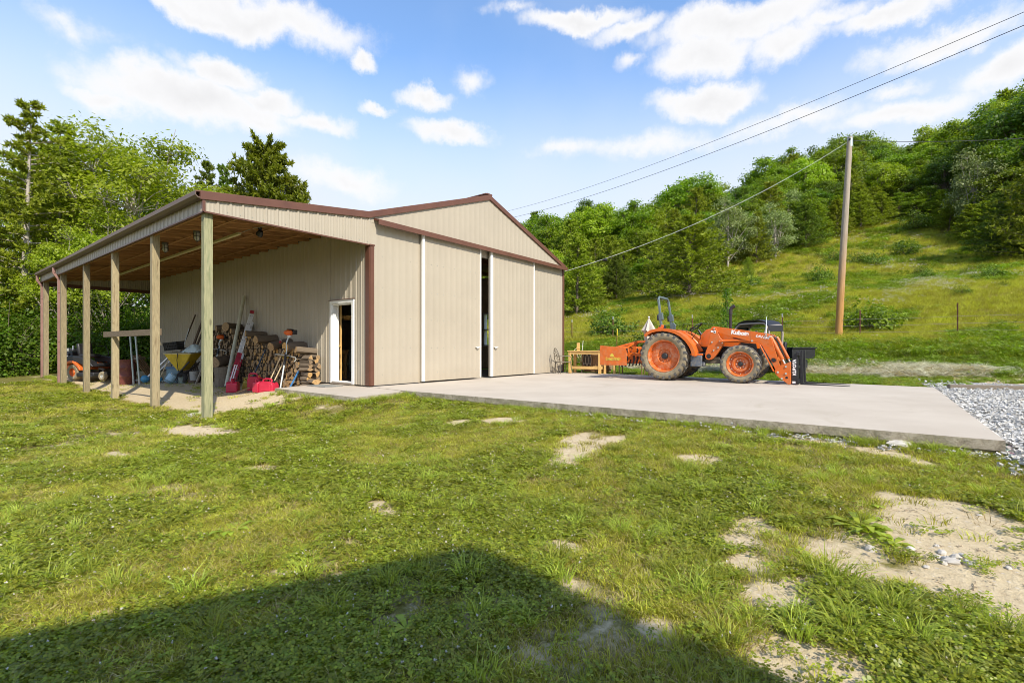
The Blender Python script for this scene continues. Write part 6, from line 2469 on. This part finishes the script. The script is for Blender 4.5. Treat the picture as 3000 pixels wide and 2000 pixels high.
left('cedar_a', 'cedar_tree', 62, 22.5, 285, 'tall ragged cedar with pale trunk at the left edge', 1.0)
left('cedar_b', 'cedar_tree', 160, 25.5, 335, 'slightly shorter ragged cedar just right of the tallest one', 1.0)
left('cedar_b', 'cedar_tree', -90, 21, 330, 'ragged cedar cut off by the left edge', 1.1)
left('walnut', 'broadleaf_tree', 385, 28, 365, 'large bright green tree with feathery leaves above the lean-to roof', 1.12, rz=.6)
left('oak', 'broadleaf_tree', 245, 31, 430, 'green tree filling the gap behind the cedars', 1.0)
left('ash', 'broadleaf_tree', 330, 23.5, 600, 'bright young tree close behind the end of the lean-to', 1.0)
left('ash', 'broadleaf_tree', 180, 22.0, 640, 'pale green young tree between the cedar trunks', .8)
left('ash', 'broadleaf_tree', 520, 30, 540, 'bright green tree low against the lean-to roof edge', 1.0)
left('cedar_c', 'cedar_tree', 590, 36, 462, 'narrow dark cedar left of the vine covered one', .75)
left('cedar_c', 'cedar_tree', 650, 38, 478, 'second narrow dark cedar beside the vine covered one', .65)
left('vine_cedar', 'cedar_tree', 775, 36, 398, 'tall cedar thick with climbing vines behind the lean-to roof', .80)
left('vine_cedar', 'cedar_tree', 868, 38, 520, 'lower rounded vine covered tree sloping down to the roof', .60)
left('oak', 'broadleaf_tree', 60, 34, 560, 'dark tree deep behind the cedars at the left edge', 1.1)
left('oak', 'broadleaf_tree', 470, 38, 560, 'dark tree behind the bright feathery one', 1.1)
left('oak', 'broadleaf_tree', 700, 42, 610, 'broad dark tree behind the barn roof', 1.1)
for i, (px, D, ty, key, lb) in enumerate((
        (-60, 19.5, 880, 'thicket', 'dark leafy thicket bush at the far left edge'), (20, 20.0, 850, 'thicket2', 'tall thicket bush below the ragged cedars'), (90, 21.0, 900, 'thicket', 'thicket bush beside the farthest downspout'),
        (150, 22.5, 800, 'thicket2', 'thicket bush between the two downspouts'), (215, 22.5, 880, 'thicket', 'thicket bush behind the riding mower engine'), (280, 22, 840, 'thicket2', 'thicket bush behind the riding mower seat'),
        (340, 22, 900, 'thicket', 'thicket bush behind the rusty drum'), (400, 22.5, 860, 'thicket2', 'thicket bush behind the metal poles'), (445, 22.5, 900, 'thicket', 'thicket bush behind the second post'), (-150, 19, 820, 'thicket2', 'thicket bush outside the left edge'),
        (310, 24.5, 790, 'thicket', 'taller thicket bush far behind the mower'), (240, 25, 760, 'thicket2', 'taller thicket bush behind the fourth post'), (50, 23, 740, 'thicket', 'taller thicket bush among the cedar trunks'), (440, 25, 800, 'thicket2', 'taller thicket bush at the back corner of the barn'),
        (120, 26, 690, 'thicket2', 'high thicket bush between the cedar trunks'))):
    left(key, 'thicket_bush', px, D, ty, lb, 1.0 if i < 10 else .8, None, 'thicket bushes along the lawn edge', 'bush')
# ------------------------------------------------------------------ ground cover (uncountable)


def blades(g, n, r, h0, h1, wd, bend=.5, lean=.35, mats=1):
    """n grass blades of two quads each"""
    a = g.uniform(0, 6.283, n)
    q = np.sqrt(g.uniform(0, 1, n)) * r
    b0 = np.stack([q * np.cos(a), q * np.sin(a), np.full(n, -.004)], 1)
    az_ = a + g.normal(size=n) * .9
    out = np.stack([np.cos(az_), np.sin(az_), np.zeros(n)], 1)
    h = g.uniform(h0, h1, n)[:, None]
    ln = g.uniform(.3, 1.0, n)[:, None] * lean
    up = np.array([0, 0, 1.0])
    p1 = b0 + (up + out * ln) * h * .55
    p2 = p1 + (up * (1 - bend * ln / lean) + out * (ln + bend * .8)) * h * .5
    fa = g.uniform(0, 6.283, n)
    sd = np.stack([np.cos(fa), np.sin(fa), np.zeros(n)], 1)
    w0 = (wd * g.uniform(.7, 1.3, n))[:, None]
    lo = np.stack([b0 - sd * w0 * .5, b0 + sd * w0 * .5, p1 + sd * w0 * .45, p1 - sd * w0 * .45], 1)
    hi = np.stack([p1 - sd * w0 * .45, p1 + sd * w0 * .45, p2 + sd * w0 * .06, p2 - sd * w0 * .06], 1)
    return np.concatenate([lo, hi])


def clover(g, n, r, h0, h1, L):
    a = g.uniform(0, 6.283, n)
    q = np.sqrt(g.uniform(0, 1, n)) * r
    c = np.stack([q * np.cos(a), q * np.sin(a), g.uniform(h0, h1, n)], 1)
    out = []
    tilt = unit(np.array([0, 0, 1.0]) + g.normal(size=(n, 3)) * .32)
    t0 = perp(tilt, g)
    for k in range(3):
        ang = k * 2.094
        d = t0 * math.cos(ang) + np.cross(tilt, t0) * math.sin(ang)
        s = np.cross(d, tilt)
        LL = L * g.uniform(.8, 1.2, n)
        out.append(rhombs(c + d * LL[:, None] * .52, d, s, LL, LL * .95, -.35))
    return np.concatenate(out)


def heads(g, n, r, h0, h1, R_):
    out = []
    for k in range(n):
        a, q = g.uniform(0, 6.283), math.sqrt(g.uniform(0, 1)) * r
        c = np.array([q * math.cos(a), q * math.sin(a), g.uniform(h0, h1)])
        d = rand_unit(12, g)
        out.append(rhombs(c + d * R_ * .5, d, perp(d, g), np.full(12, R_ * 1.1), np.full(12, R_ * .9)))
    return np.concatenate(out)


def rosette(g, n, L, wd):
    out = []
    for k in range(n):
        a = 2.4 * k + g.uniform(-.2, .2)
        o = np.array([math.cos(a), math.sin(a), 0])
        s = np.array([-math.sin(a), math.cos(a), 0])
        l = L * g.uniform(.7, 1.15)
        rise = g.uniform(.25, .8)
        pts = [o * .01, o * l * .4 + np.array([0, 0, rise * l * .35]), o * l * .75 + np.array([0, 0, rise * l * .45]), o * l + np.array([0, 0, rise * l * .3])]
        ws = [wd * .25, wd * .8, wd, wd * .15]
        for i in range(3):
            out.append(np.stack([pts[i] - s * ws[i] * .5, pts[i] + s * ws[i] * .5, pts[i + 1] + s * ws[i + 1] * .5, pts[i + 1] - s * ws[i + 1] * .5]))
    return np.stack(out)


GR1 = leafmat('lawn_grass', (.160, .178, .009), (.540, .500, .072), .35, .5, 9.0, vary=.34)
GR2 = leafmat('coarse_grass', (.170, .220, .018), (.440, .480, .075), .35, .45, 9.0, vary=.3)
GRD = leafmat('dry_grass', (.30, .24, .08), (.52, .42, .19), .25, .7, 9.0, (1.1, 1.05, .8))
CLV = leafmat('clover_leaves', (.080, .122, .007), (.350, .368, .032), .35, .4, 12.0, vary=.34)
WFL = M('white_blossom', (.66, .61, .55), .7, 0, .12, 20)
BRL = leafmat('broad_weed_leaves', (.20, .29, .018), (.42, .50, .05), .35, .35, 12.0)
MEA = leafmat('meadow_grass', (.170, .190, .010), (.580, .520, .065), .35, .55, 1.5, vary=.42)
MEA2 = leafmat('lush_bank_grass', (.085, .150, .008), (.270, .330, .026), .38, .5, 1.5, vary=.35)
HAY = leafmat('cut_hay', (.42, .40, .25), (.70, .67, .50), .25, .7, 2.0, (1.1, 1.05, .9))
GST = M('crushed_stone', (.52, .50, .46), .9, 0, .35, 4, .3, 30)


def collection(name, items):
    c = bpy.data.collections.new(name)
    for i, (q, mats, mi) in enumerate(items):
        me = quads_mesh('%s_%02d' % (name, i), q, mats, mi)
        o = bpy.data.objects.new('%s_%02d' % (name, i), me)
        c.objects.link(o)
    return c


def scatter(name, P, sc_, pi, coll, label=None, tilt=0.0, seed=1):
    g = np.random.default_rng(seed)
    n = len(P)
    me = bpy.data.meshes.new(name)
    me.vertices.add(n)
    me.vertices.foreach_set('co', P.astype(np.float32).ravel())
    a = me.attributes.new('sc', 'FLOAT', 'POINT')
    a.data.foreach_set('value', sc_.astype(np.float32))
    a = me.attributes.new('pick', 'INT', 'POINT')
    a.data.foreach_set('value', pi.astype(np.int32))
    a = me.attributes.new('rot', 'FLOAT_VECTOR', 'POINT')
    rv = np.stack([g.normal(size=n) * tilt, g.normal(size=n) * tilt, g.uniform(0, 6.283, n)], 1)
    a.data.foreach_set('vector', rv.astype(np.float32).ravel())
    o = bpy.data.objects.new(name, me)
    COL.objects.link(o)
    ng = bpy.data.node_groups.new(name, 'GeometryNodeTree')
    ng.interface.new_socket('Geometry', in_out='INPUT', socket_type='NodeSocketGeometry')
    ng.interface.new_socket('Geometry', in_out='OUTPUT', socket_type='NodeSocketGeometry')
    N = ng.nodes
    gi, go = N.new('NodeGroupInput'), N.new('NodeGroupOutput')
    ci = N.new('GeometryNodeCollectionInfo')
    ci.inputs['Collection'].default_value = coll
    ci.inputs['Separate Children'].default_value = True
    ci.inputs['Reset Children'].default_value = True
    ip = N.new('GeometryNodeInstanceOnPoints')
    ip.inputs['Pick Instance'].default_value = True

    def attr(nm_, ty):
        q = N.new('GeometryNodeInputNamedAttribute')
        q.data_type = ty
        q.inputs['Name'].default_value = nm_
        return q.outputs['Attribute']
    L = ng.links
    L.new(gi.outputs[0], ip.inputs['Points'])
    L.new(ci.outputs[0], ip.inputs['Instance'])
    L.new(attr('pick', 'INT'), ip.inputs['Instance Index'])
    L.new(attr('rot', 'FLOAT_VECTOR'), ip.inputs['Rotation'])
    L.new(attr('sc', 'FLOAT'), ip.inputs['Scale'])
    L.new(ip.outputs[0], go.inputs[0])
    o.modifiers.new('scatter', 'NODES').node_group = ng
    return tag(o, label, None, None, 'stuff')


def wedge(g, n, d0, d1, pw=1.0, a0=-56, a1=56):
    """random places in front of the photographer, area-uniform between two distances"""
    a = np.radians(g.uniform(a0, a1, n))
    r = np.sqrt(g.uniform(d0 * d0, d1 * d1, n))
    f, s = r * np.cos(a), r * np.sin(a)
    return CAM.x + RT.x * s + FW.x * f, CAM.y + RT.y * s + FW.y * f, r


g = np.random.default_rng(77)
items = []
for k in range(4):
    items.append((blades(g, 34, .075, .025, .065, .0042, .6, .6), GR1, None))
for k in range(4):
    items.append((clover(g, 26, .09, .012, .045, .017), CLV, None))
for k in range(2):
    c_, h_ = clover(g, 22, .09, .012, .045, .017), heads(g, 2, .08, .035, .06, .0075)
    items.append((np.concatenate([c_, h_]), [CLV, WFL], np.r_[np.zeros(len(c_)), np.ones(len(h_))]))
for k in range(3):
    items.append((blades(g, 60, .07, .08, .19, .0058, .9, .7), GR2, None))
items.append((blades(g, 24, .08, .03, .07, .004, .9, 1.2), GRD, None))          # 13
items.append((rosette(g, 9, .13, .045), BRL, None))                              # 14
items.append((rosette(g, 13, .20, .055), BRL, None))                             # 15
m1, m2 = blades(g, 26, .08, .02, .06, .0045, .6, .6), blades(g, 8, .08, .02, .06, .0045, .9, 1.0)
items.append((np.concatenate([m1, m2]), [GR1, GRD], np.r_[np.zeros(len(m1)), np.ones(len(m2))]))  # 16
LAWN = collection('lawn_tuft', items)
PS, SS, II = [], [], []
for (n, d0, d1, s0, s1) in ((15000, 1.7, 4.5, .75, 1.15), (30000, 4.5, 9.5, .9, 1.3), (42000, 9.5, 24, 1.15, 1.7)):
    x, y, r = wedge(g, n, d0, d1)
    dm_ = dirtmask(x, y) + (fbm(x, y, 5, 21) - .5) * .5
    keep = g.uniform(0, 1, n) > smooth(.20, .56, dm_) * .965
    ons = ((x > -.33) & (x < 9.15) & (y > -11.16) & (y < 16.2)) | ((x > -1.86) & (x < 0) & (y > -1.95) & (y < 1.6))
    ons |= (y < -11.0) & (x > -.6) & (x < 12)
    ons |= (x > 13.9)
    keep &= ~ons
    x, y, r = x[keep], y[keep], r[keep]
    n = len(x)
    cl = fbm(x, y, .9, 41) + .12 * smooth(9, 3, r)
    u = g.uniform(0, 1, n)
    grass = np.where(u < .60, g.integers(0, 4, n), np.where(u < .84, 16, 13))
    clov = np.where(u < .88, g.integers(4, 8, n), g.integers(8, 10, n))
    pick = np.where(g.uniform(0, 1, n) < smooth(.46, .66, cl) * .7 + .06, clov, grass)
    PS.append(np.stack([x, y, ground(x, y)], 1))
    SS.append(g.uniform(s0, s1, n))
    II.append(pick)
# coarse tufts and broad weeds
x, y, r = wedge(g, 2600, 1.9, 13)
ok = (dirtmask(x, y) < .7) & (x < -.45) & ~((x > -2.0) & (y > -2.0)) & (fbm(x, y, 1.4, 51) > .47)
x, y = x[ok], y[ok]
PS.append(np.stack([x, y, ground(x, y)], 1))
SS.append(g.uniform(.45, 1.0, len(x)))
II.append(np.where(g.uniform(0, 1, len(x)) < .80, g.integers(10, 13, len(x)), 14))
spots = [(2520, 1545, 15, 1.0), (2545, 1560, 15, .8), (2620, 1590, 14, 1.0), (2280, 1510, 14, 1.0), (2300, 1530, 14, .9), (1620, 1660, 12, 1.0), (2420, 1690, 12, 1.2), (2470, 1720, 11, 1.1), (980, 1500, 11, .8), (1010, 1490, 12, .7), (1270, 1490, 12, .9), (1370, 1500, 10, .9), (680, 1560, 15, .8), (400, 1560, 14, 1.0), (360, 1720, 12, 1.1), (560, 1735, 12, 1.0), (2020, 1740, 12, 1.1), (2060, 1760, 11, 1.0), (1380, 1690, 12, 1.1), (600, 1870, 11, 1.1), (2330, 1860, 12, 1.0), (2120, 1880, 11, 1.0), (2480, 1850, 10, 1.1), (2700, 1880, 12, .9), (2800, 1790, 10, .8), (1900, 1430, 10, .7), (1720, 1460, 12, .6), (1000, 1290, 14, .9), (820, 1330, 14, 1.0), (250, 1680, 10, .9), (100, 1590, 11, .9), (900, 1690, 10, .9), (2990, 1520, 12, .9), (2360, 1500, 14, .9), (1640, 1700, 10, .9)]
for (px, py, k, s_) in spots:
    q = gpix(px, py)
    PS.append(np.array([[q.x, q.y, q.z]]))
    SS.append(np.array([s_]))
    II.append(np.array([k]))
# weeds along the slab edge, post feet and step
for (ax_, ay_, bx_, by_, n) in ((-.36, -1.6, -.40, -11.0, 260), (-1.86, 1.4, -1.9, -1.95, 60), (-1.8, -2.0, -.45, -1.75, 60), (-3.7, 11.5, -3.7, 16.0, 160), (-4.2, 9.0, -4.2, 14.0, 60)):
    t_ = g.uniform(0, 1, n)
    x = ax_ + (bx_ - ax_) * t_ + g.normal(size=n) * .05
    y = ay_ + (by_ - ay_) * t_ + g.normal(size=n) * .06
    PS.append(np.stack([x, y, ground(x, y)], 1))
    SS.append(g.uniform(.4, .95, n))
    II.append(np.where(g.uniform(0, 1, n) < .6, g.integers(10, 13, n), g.integers(4, 8, n)))
lawn = scatter('lawn_grass', np.concatenate(PS), np.concatenate(SS), np.concatenate(II), LAWN, 'short mown grass, white clover and weeds of the lawn', .06)

# strip of grass beyond the slab, bank and meadow
items = []
for k in range(3):
    items.append((blades(g, 70, .24, .15, .42, .010, .6, .5), MEA, None))
for k in range(2):
    a_, h_ = blades(g, 60, .26, .18, .46, .010, .6, .5), heads(g, 6, .26, .30, .52, .026)
    items.append((np.concatenate([a_, h_]), [MEA, WFL], np.r_[np.zeros(len(a_)), np.ones(len(h_))]))
for k in range(2):
    items.append((blades(g, 80, .22, .14, .40, .012, .7, .55), MEA2, None))
items.append((blades(g, 50, .26, .12, .34, .010, .8, .7), GRD, None))
a_ = blades(g, 40, .28, .2, .5, .016, .7, .6)
items.append((np.concatenate([a_, clover(g, 40, .30, .1, .35, .06)]), MEA2, None))
MEAD = collection('meadow_tuft', items)
PS, SS, II = [], [], []
for (n, d0, d1, s0, s1) in ((30000, 12, 30, .55, 1.1), (28000, 30, 52, .7, 1.6), (16000, 52, 90, 1.0, 2.1)):
    x, y, r = wedge(g, n, d0, d1, 1, -8, 56)
    ok = (x > 9.05) & ~((x < 9.6) & (y > -4) & (y < .2)) & ~((y < -12.0) & (x < 11.6))
    x, y, r = x[ok], y[ok], r[ok]
    bare = fbm(x, y, .13, 61) + .35 * fbm(x, y, .9, 62)
    kp = g.uniform(0, 1, len(x)) > smooth(.86, 1.02, bare) * smooth(19, 23, x) * .9
    x, y, r = x[kp], y[kp], r[kp]
    n = len(x)
    fl_ = fbm(x, y, .22, 71)
    u = g.uniform(0, 1, n)
    lush = u < smooth(19.5, 15, x) * .9 + smooth(.50, .66, fbm(x, y, .3, 81)) * .75
    pick = np.where(lush, np.where(u < .35, 8, g.integers(5, 7, n)), np.where(g.uniform(0, 1, n) < smooth(.50, .72, fl_) * .22, g.integers(3, 5, n), np.where(u > .88, 7, g.integers(0, 3, n))))
    sc_ = g.uniform(s0, s1, n) * np.where(x < 13, .45, np.where(x < 20, 1.0, .8)) * np.where((y < -10) & (x < 16), .6, 1)
    PS.append(np.stack([x, y, ground(x, y)], 1))
    SS.append(sc_)
    II.append(pick)
scatter('meadow_grass', np.concatenate(PS), np.concatenate(SS), np.concatenate(II), MEAD, 'tall meadow grass with white wild flowers on the bank and hillside', .10, 2)

# swath of cut hay beyond the tractor


def straw(g, n, r, zt):
    a, q = g.uniform(0, 6.283, n), np.sqrt(g.uniform(0, 1, n)) * r
    c = np.stack([q * np.cos(a), q * np.sin(a), g.uniform(.01, zt, n)], 1)
    d = g.normal(size=(n, 3)) * np.array([1, 1, .28])
    d = unit(d)
    return rhombs(c, d, perp(d, g), g.uniform(.12, .38, n), g.uniform(.007, .013, n), 0)


items = [(straw(g, 70, .30, .10), HAY, None), (straw(g, 70, .30, .12), HAY, None), (straw(g, 50, .28, .12), GRD, None)]
HAYC = collection('hay_tuft', items)
n = 5200
t_ = g.uniform(0, 1, n)
cx_ = np.interp(t_, [0, .3, .6, .85, 1], [13.0, 13.3, 13.4, 13.5, 13.6])
cy_ = np.interp(t_, [0, 1], [-1.5, -12.6])
wd_ = np.interp(t_, [0, .3, .75, 1], [.8, 1.5, 1.3, .35])
x = cx_ + g.uniform(-1, 1, n) * wd_ + g.normal(size=n) * .12
y = cy_ + g.normal(size=n) * .25
hump = .16 * np.clip(1 - ((x - cx_) / (wd_ + .1)) ** 2, 0, 1)
scatter('cut_hay', np.stack([x, y, ground(x, y) + hump * g.uniform(0, 1, n)], 1), g.uniform(.5, 1.1, n), g.integers(0, 3, n) * (g.uniform(0, 1, n) < .8), HAYC, 'pale swath of cut hay lying beyond the concrete pad', .3, 3)

# gravel drive
gx0, gy1 = -.1, -11.16
b = MB()
vs, fs = [], []
xs, ys = np.linspace(-1.2, 11.4, 40), np.linspace(-11.13, -34, 40)
for i, xx in enumerate(xs):
    for j, yy in enumerate(ys):
        e_ = min(1.0, max(0, (xx + 1.2 + .3 * math.sin(yy * 2)) / 1.0))
        vs.append((xx, yy, ground(xx, yy) + .02 * e_ - .012 + .012 * math.sin(xx * 1.7 + yy)))
        if i and j:
            fs.append(((i - 1) * 40 + j - 1, i * 40 + j - 1, i * 40 + j, (i - 1) * 40 + j))
b.add(vs, fs)


def gravelmat():
    t = NT('grey_gravel')
    v = t.coord()
    vo = t.new('ShaderNodeTexVoronoi')
    t.l.new(v, vo.inputs['Vector'])
    vo.inputs['Scale'].default_value = 26
    col = t.mix(t.range(vo.outputs['Distance'], .05, .55), (.56, .54, .50), (.20, .19, .175))
    col = t.mix(.4, col, vo.outputs['Color'], 'SOFT_LIGHT')
    col = t.mix(t.range(t.noise(v, 1.1, 5, .6), .55, .75, 0, .5), col, (.40, .33, .24))
    t.bump(vo.outputs['Distance'], -.9, .03)
    return t.done(col, .95, 0, .2)


tag(b.build('gravel_drive', gravelmat(), ang=60), kind='structure')


def stones(g, k):
    """one handful of crushed stone as facets"""
    out = []
    for i in range(k):
        c = np.array([g.normal() * .09, g.normal() * .09, .004])
        e = g.uniform(.010, .024, 3) * np.array([1.2, 1.0, .7])
        ang = g.uniform(0, 6.28)
        ca, sa = math.cos(ang), math.sin(ang)
        cn = np.array([[i_, j_, k_] for k_ in (-1, 1) for (i_, j_) in ((-1, -1), (1, -1), (1, 1), (-1, 1))]) * e
        cn *= g.uniform(.65, 1.1, (8, 1))
        cn = np.stack([cn[:, 0] * ca - cn[:, 1] * sa, cn[:, 0] * sa + cn[:, 1] * ca, cn[:, 2] + g.uniform(-.4, .4) * cn[:, 0]], 1) + c
        for f in ((4, 5, 6, 7), (0, 1, 5, 4), (1, 2, 6, 5), (2, 3, 7, 6), (3, 0, 4, 7)):
            out.append(cn[list(f)])
    return np.stack(out)


items = [(stones(g, 16), GST, None) for _ in range(5)]
GRV = collection('gravel_handful', items)
n = 9000
x, y = g.uniform(-1.0, 10.5, n), -11.2 - g.uniform(0, 1, n) ** 1.5 * 9
ex = g.uniform(0, 1, 150) ** 1.4
x2, y2 = -.34 - np.abs(g.normal(size=150)) * .06, -11.0 + ex * 5.5
xa = np.r_[x, x2]
ya = np.r_[y, y2]
sc_ = np.r_[g.uniform(.45, 1.1, n), g.uniform(.3, .7, 150)]
scatter('loose_gravel', np.stack([xa, ya, ground(xa, ya) + .006], 1), sc_, g.integers(0, 5, n + 150), GRV, 'loose crushed grey stone of the drive', .2, 4)
CRM = collection('soil_crumb', [(stones(g, 9), M('dry_soil_crumbs', (.46, .37, .25), .95, 0, .3, 9), None) for _ in range(5)])
# crumbs and grit on the bare earth
x, y, r = wedge(g, 9000, 1.9, 12)
ok = (dirtmask(x, y) > .6) & (x < -.4)
x, y = x[ok], y[ok]
scatter('grit', np.stack([x, y, ground(x, y)], 1), g.uniform(.10, .30, len(x)), g.integers(0, 5, len(x)), CRM, 'grit and crumbs of stone on the bare earth', .2, 5)
# leaf litter and weeds on the lean-to floor edge
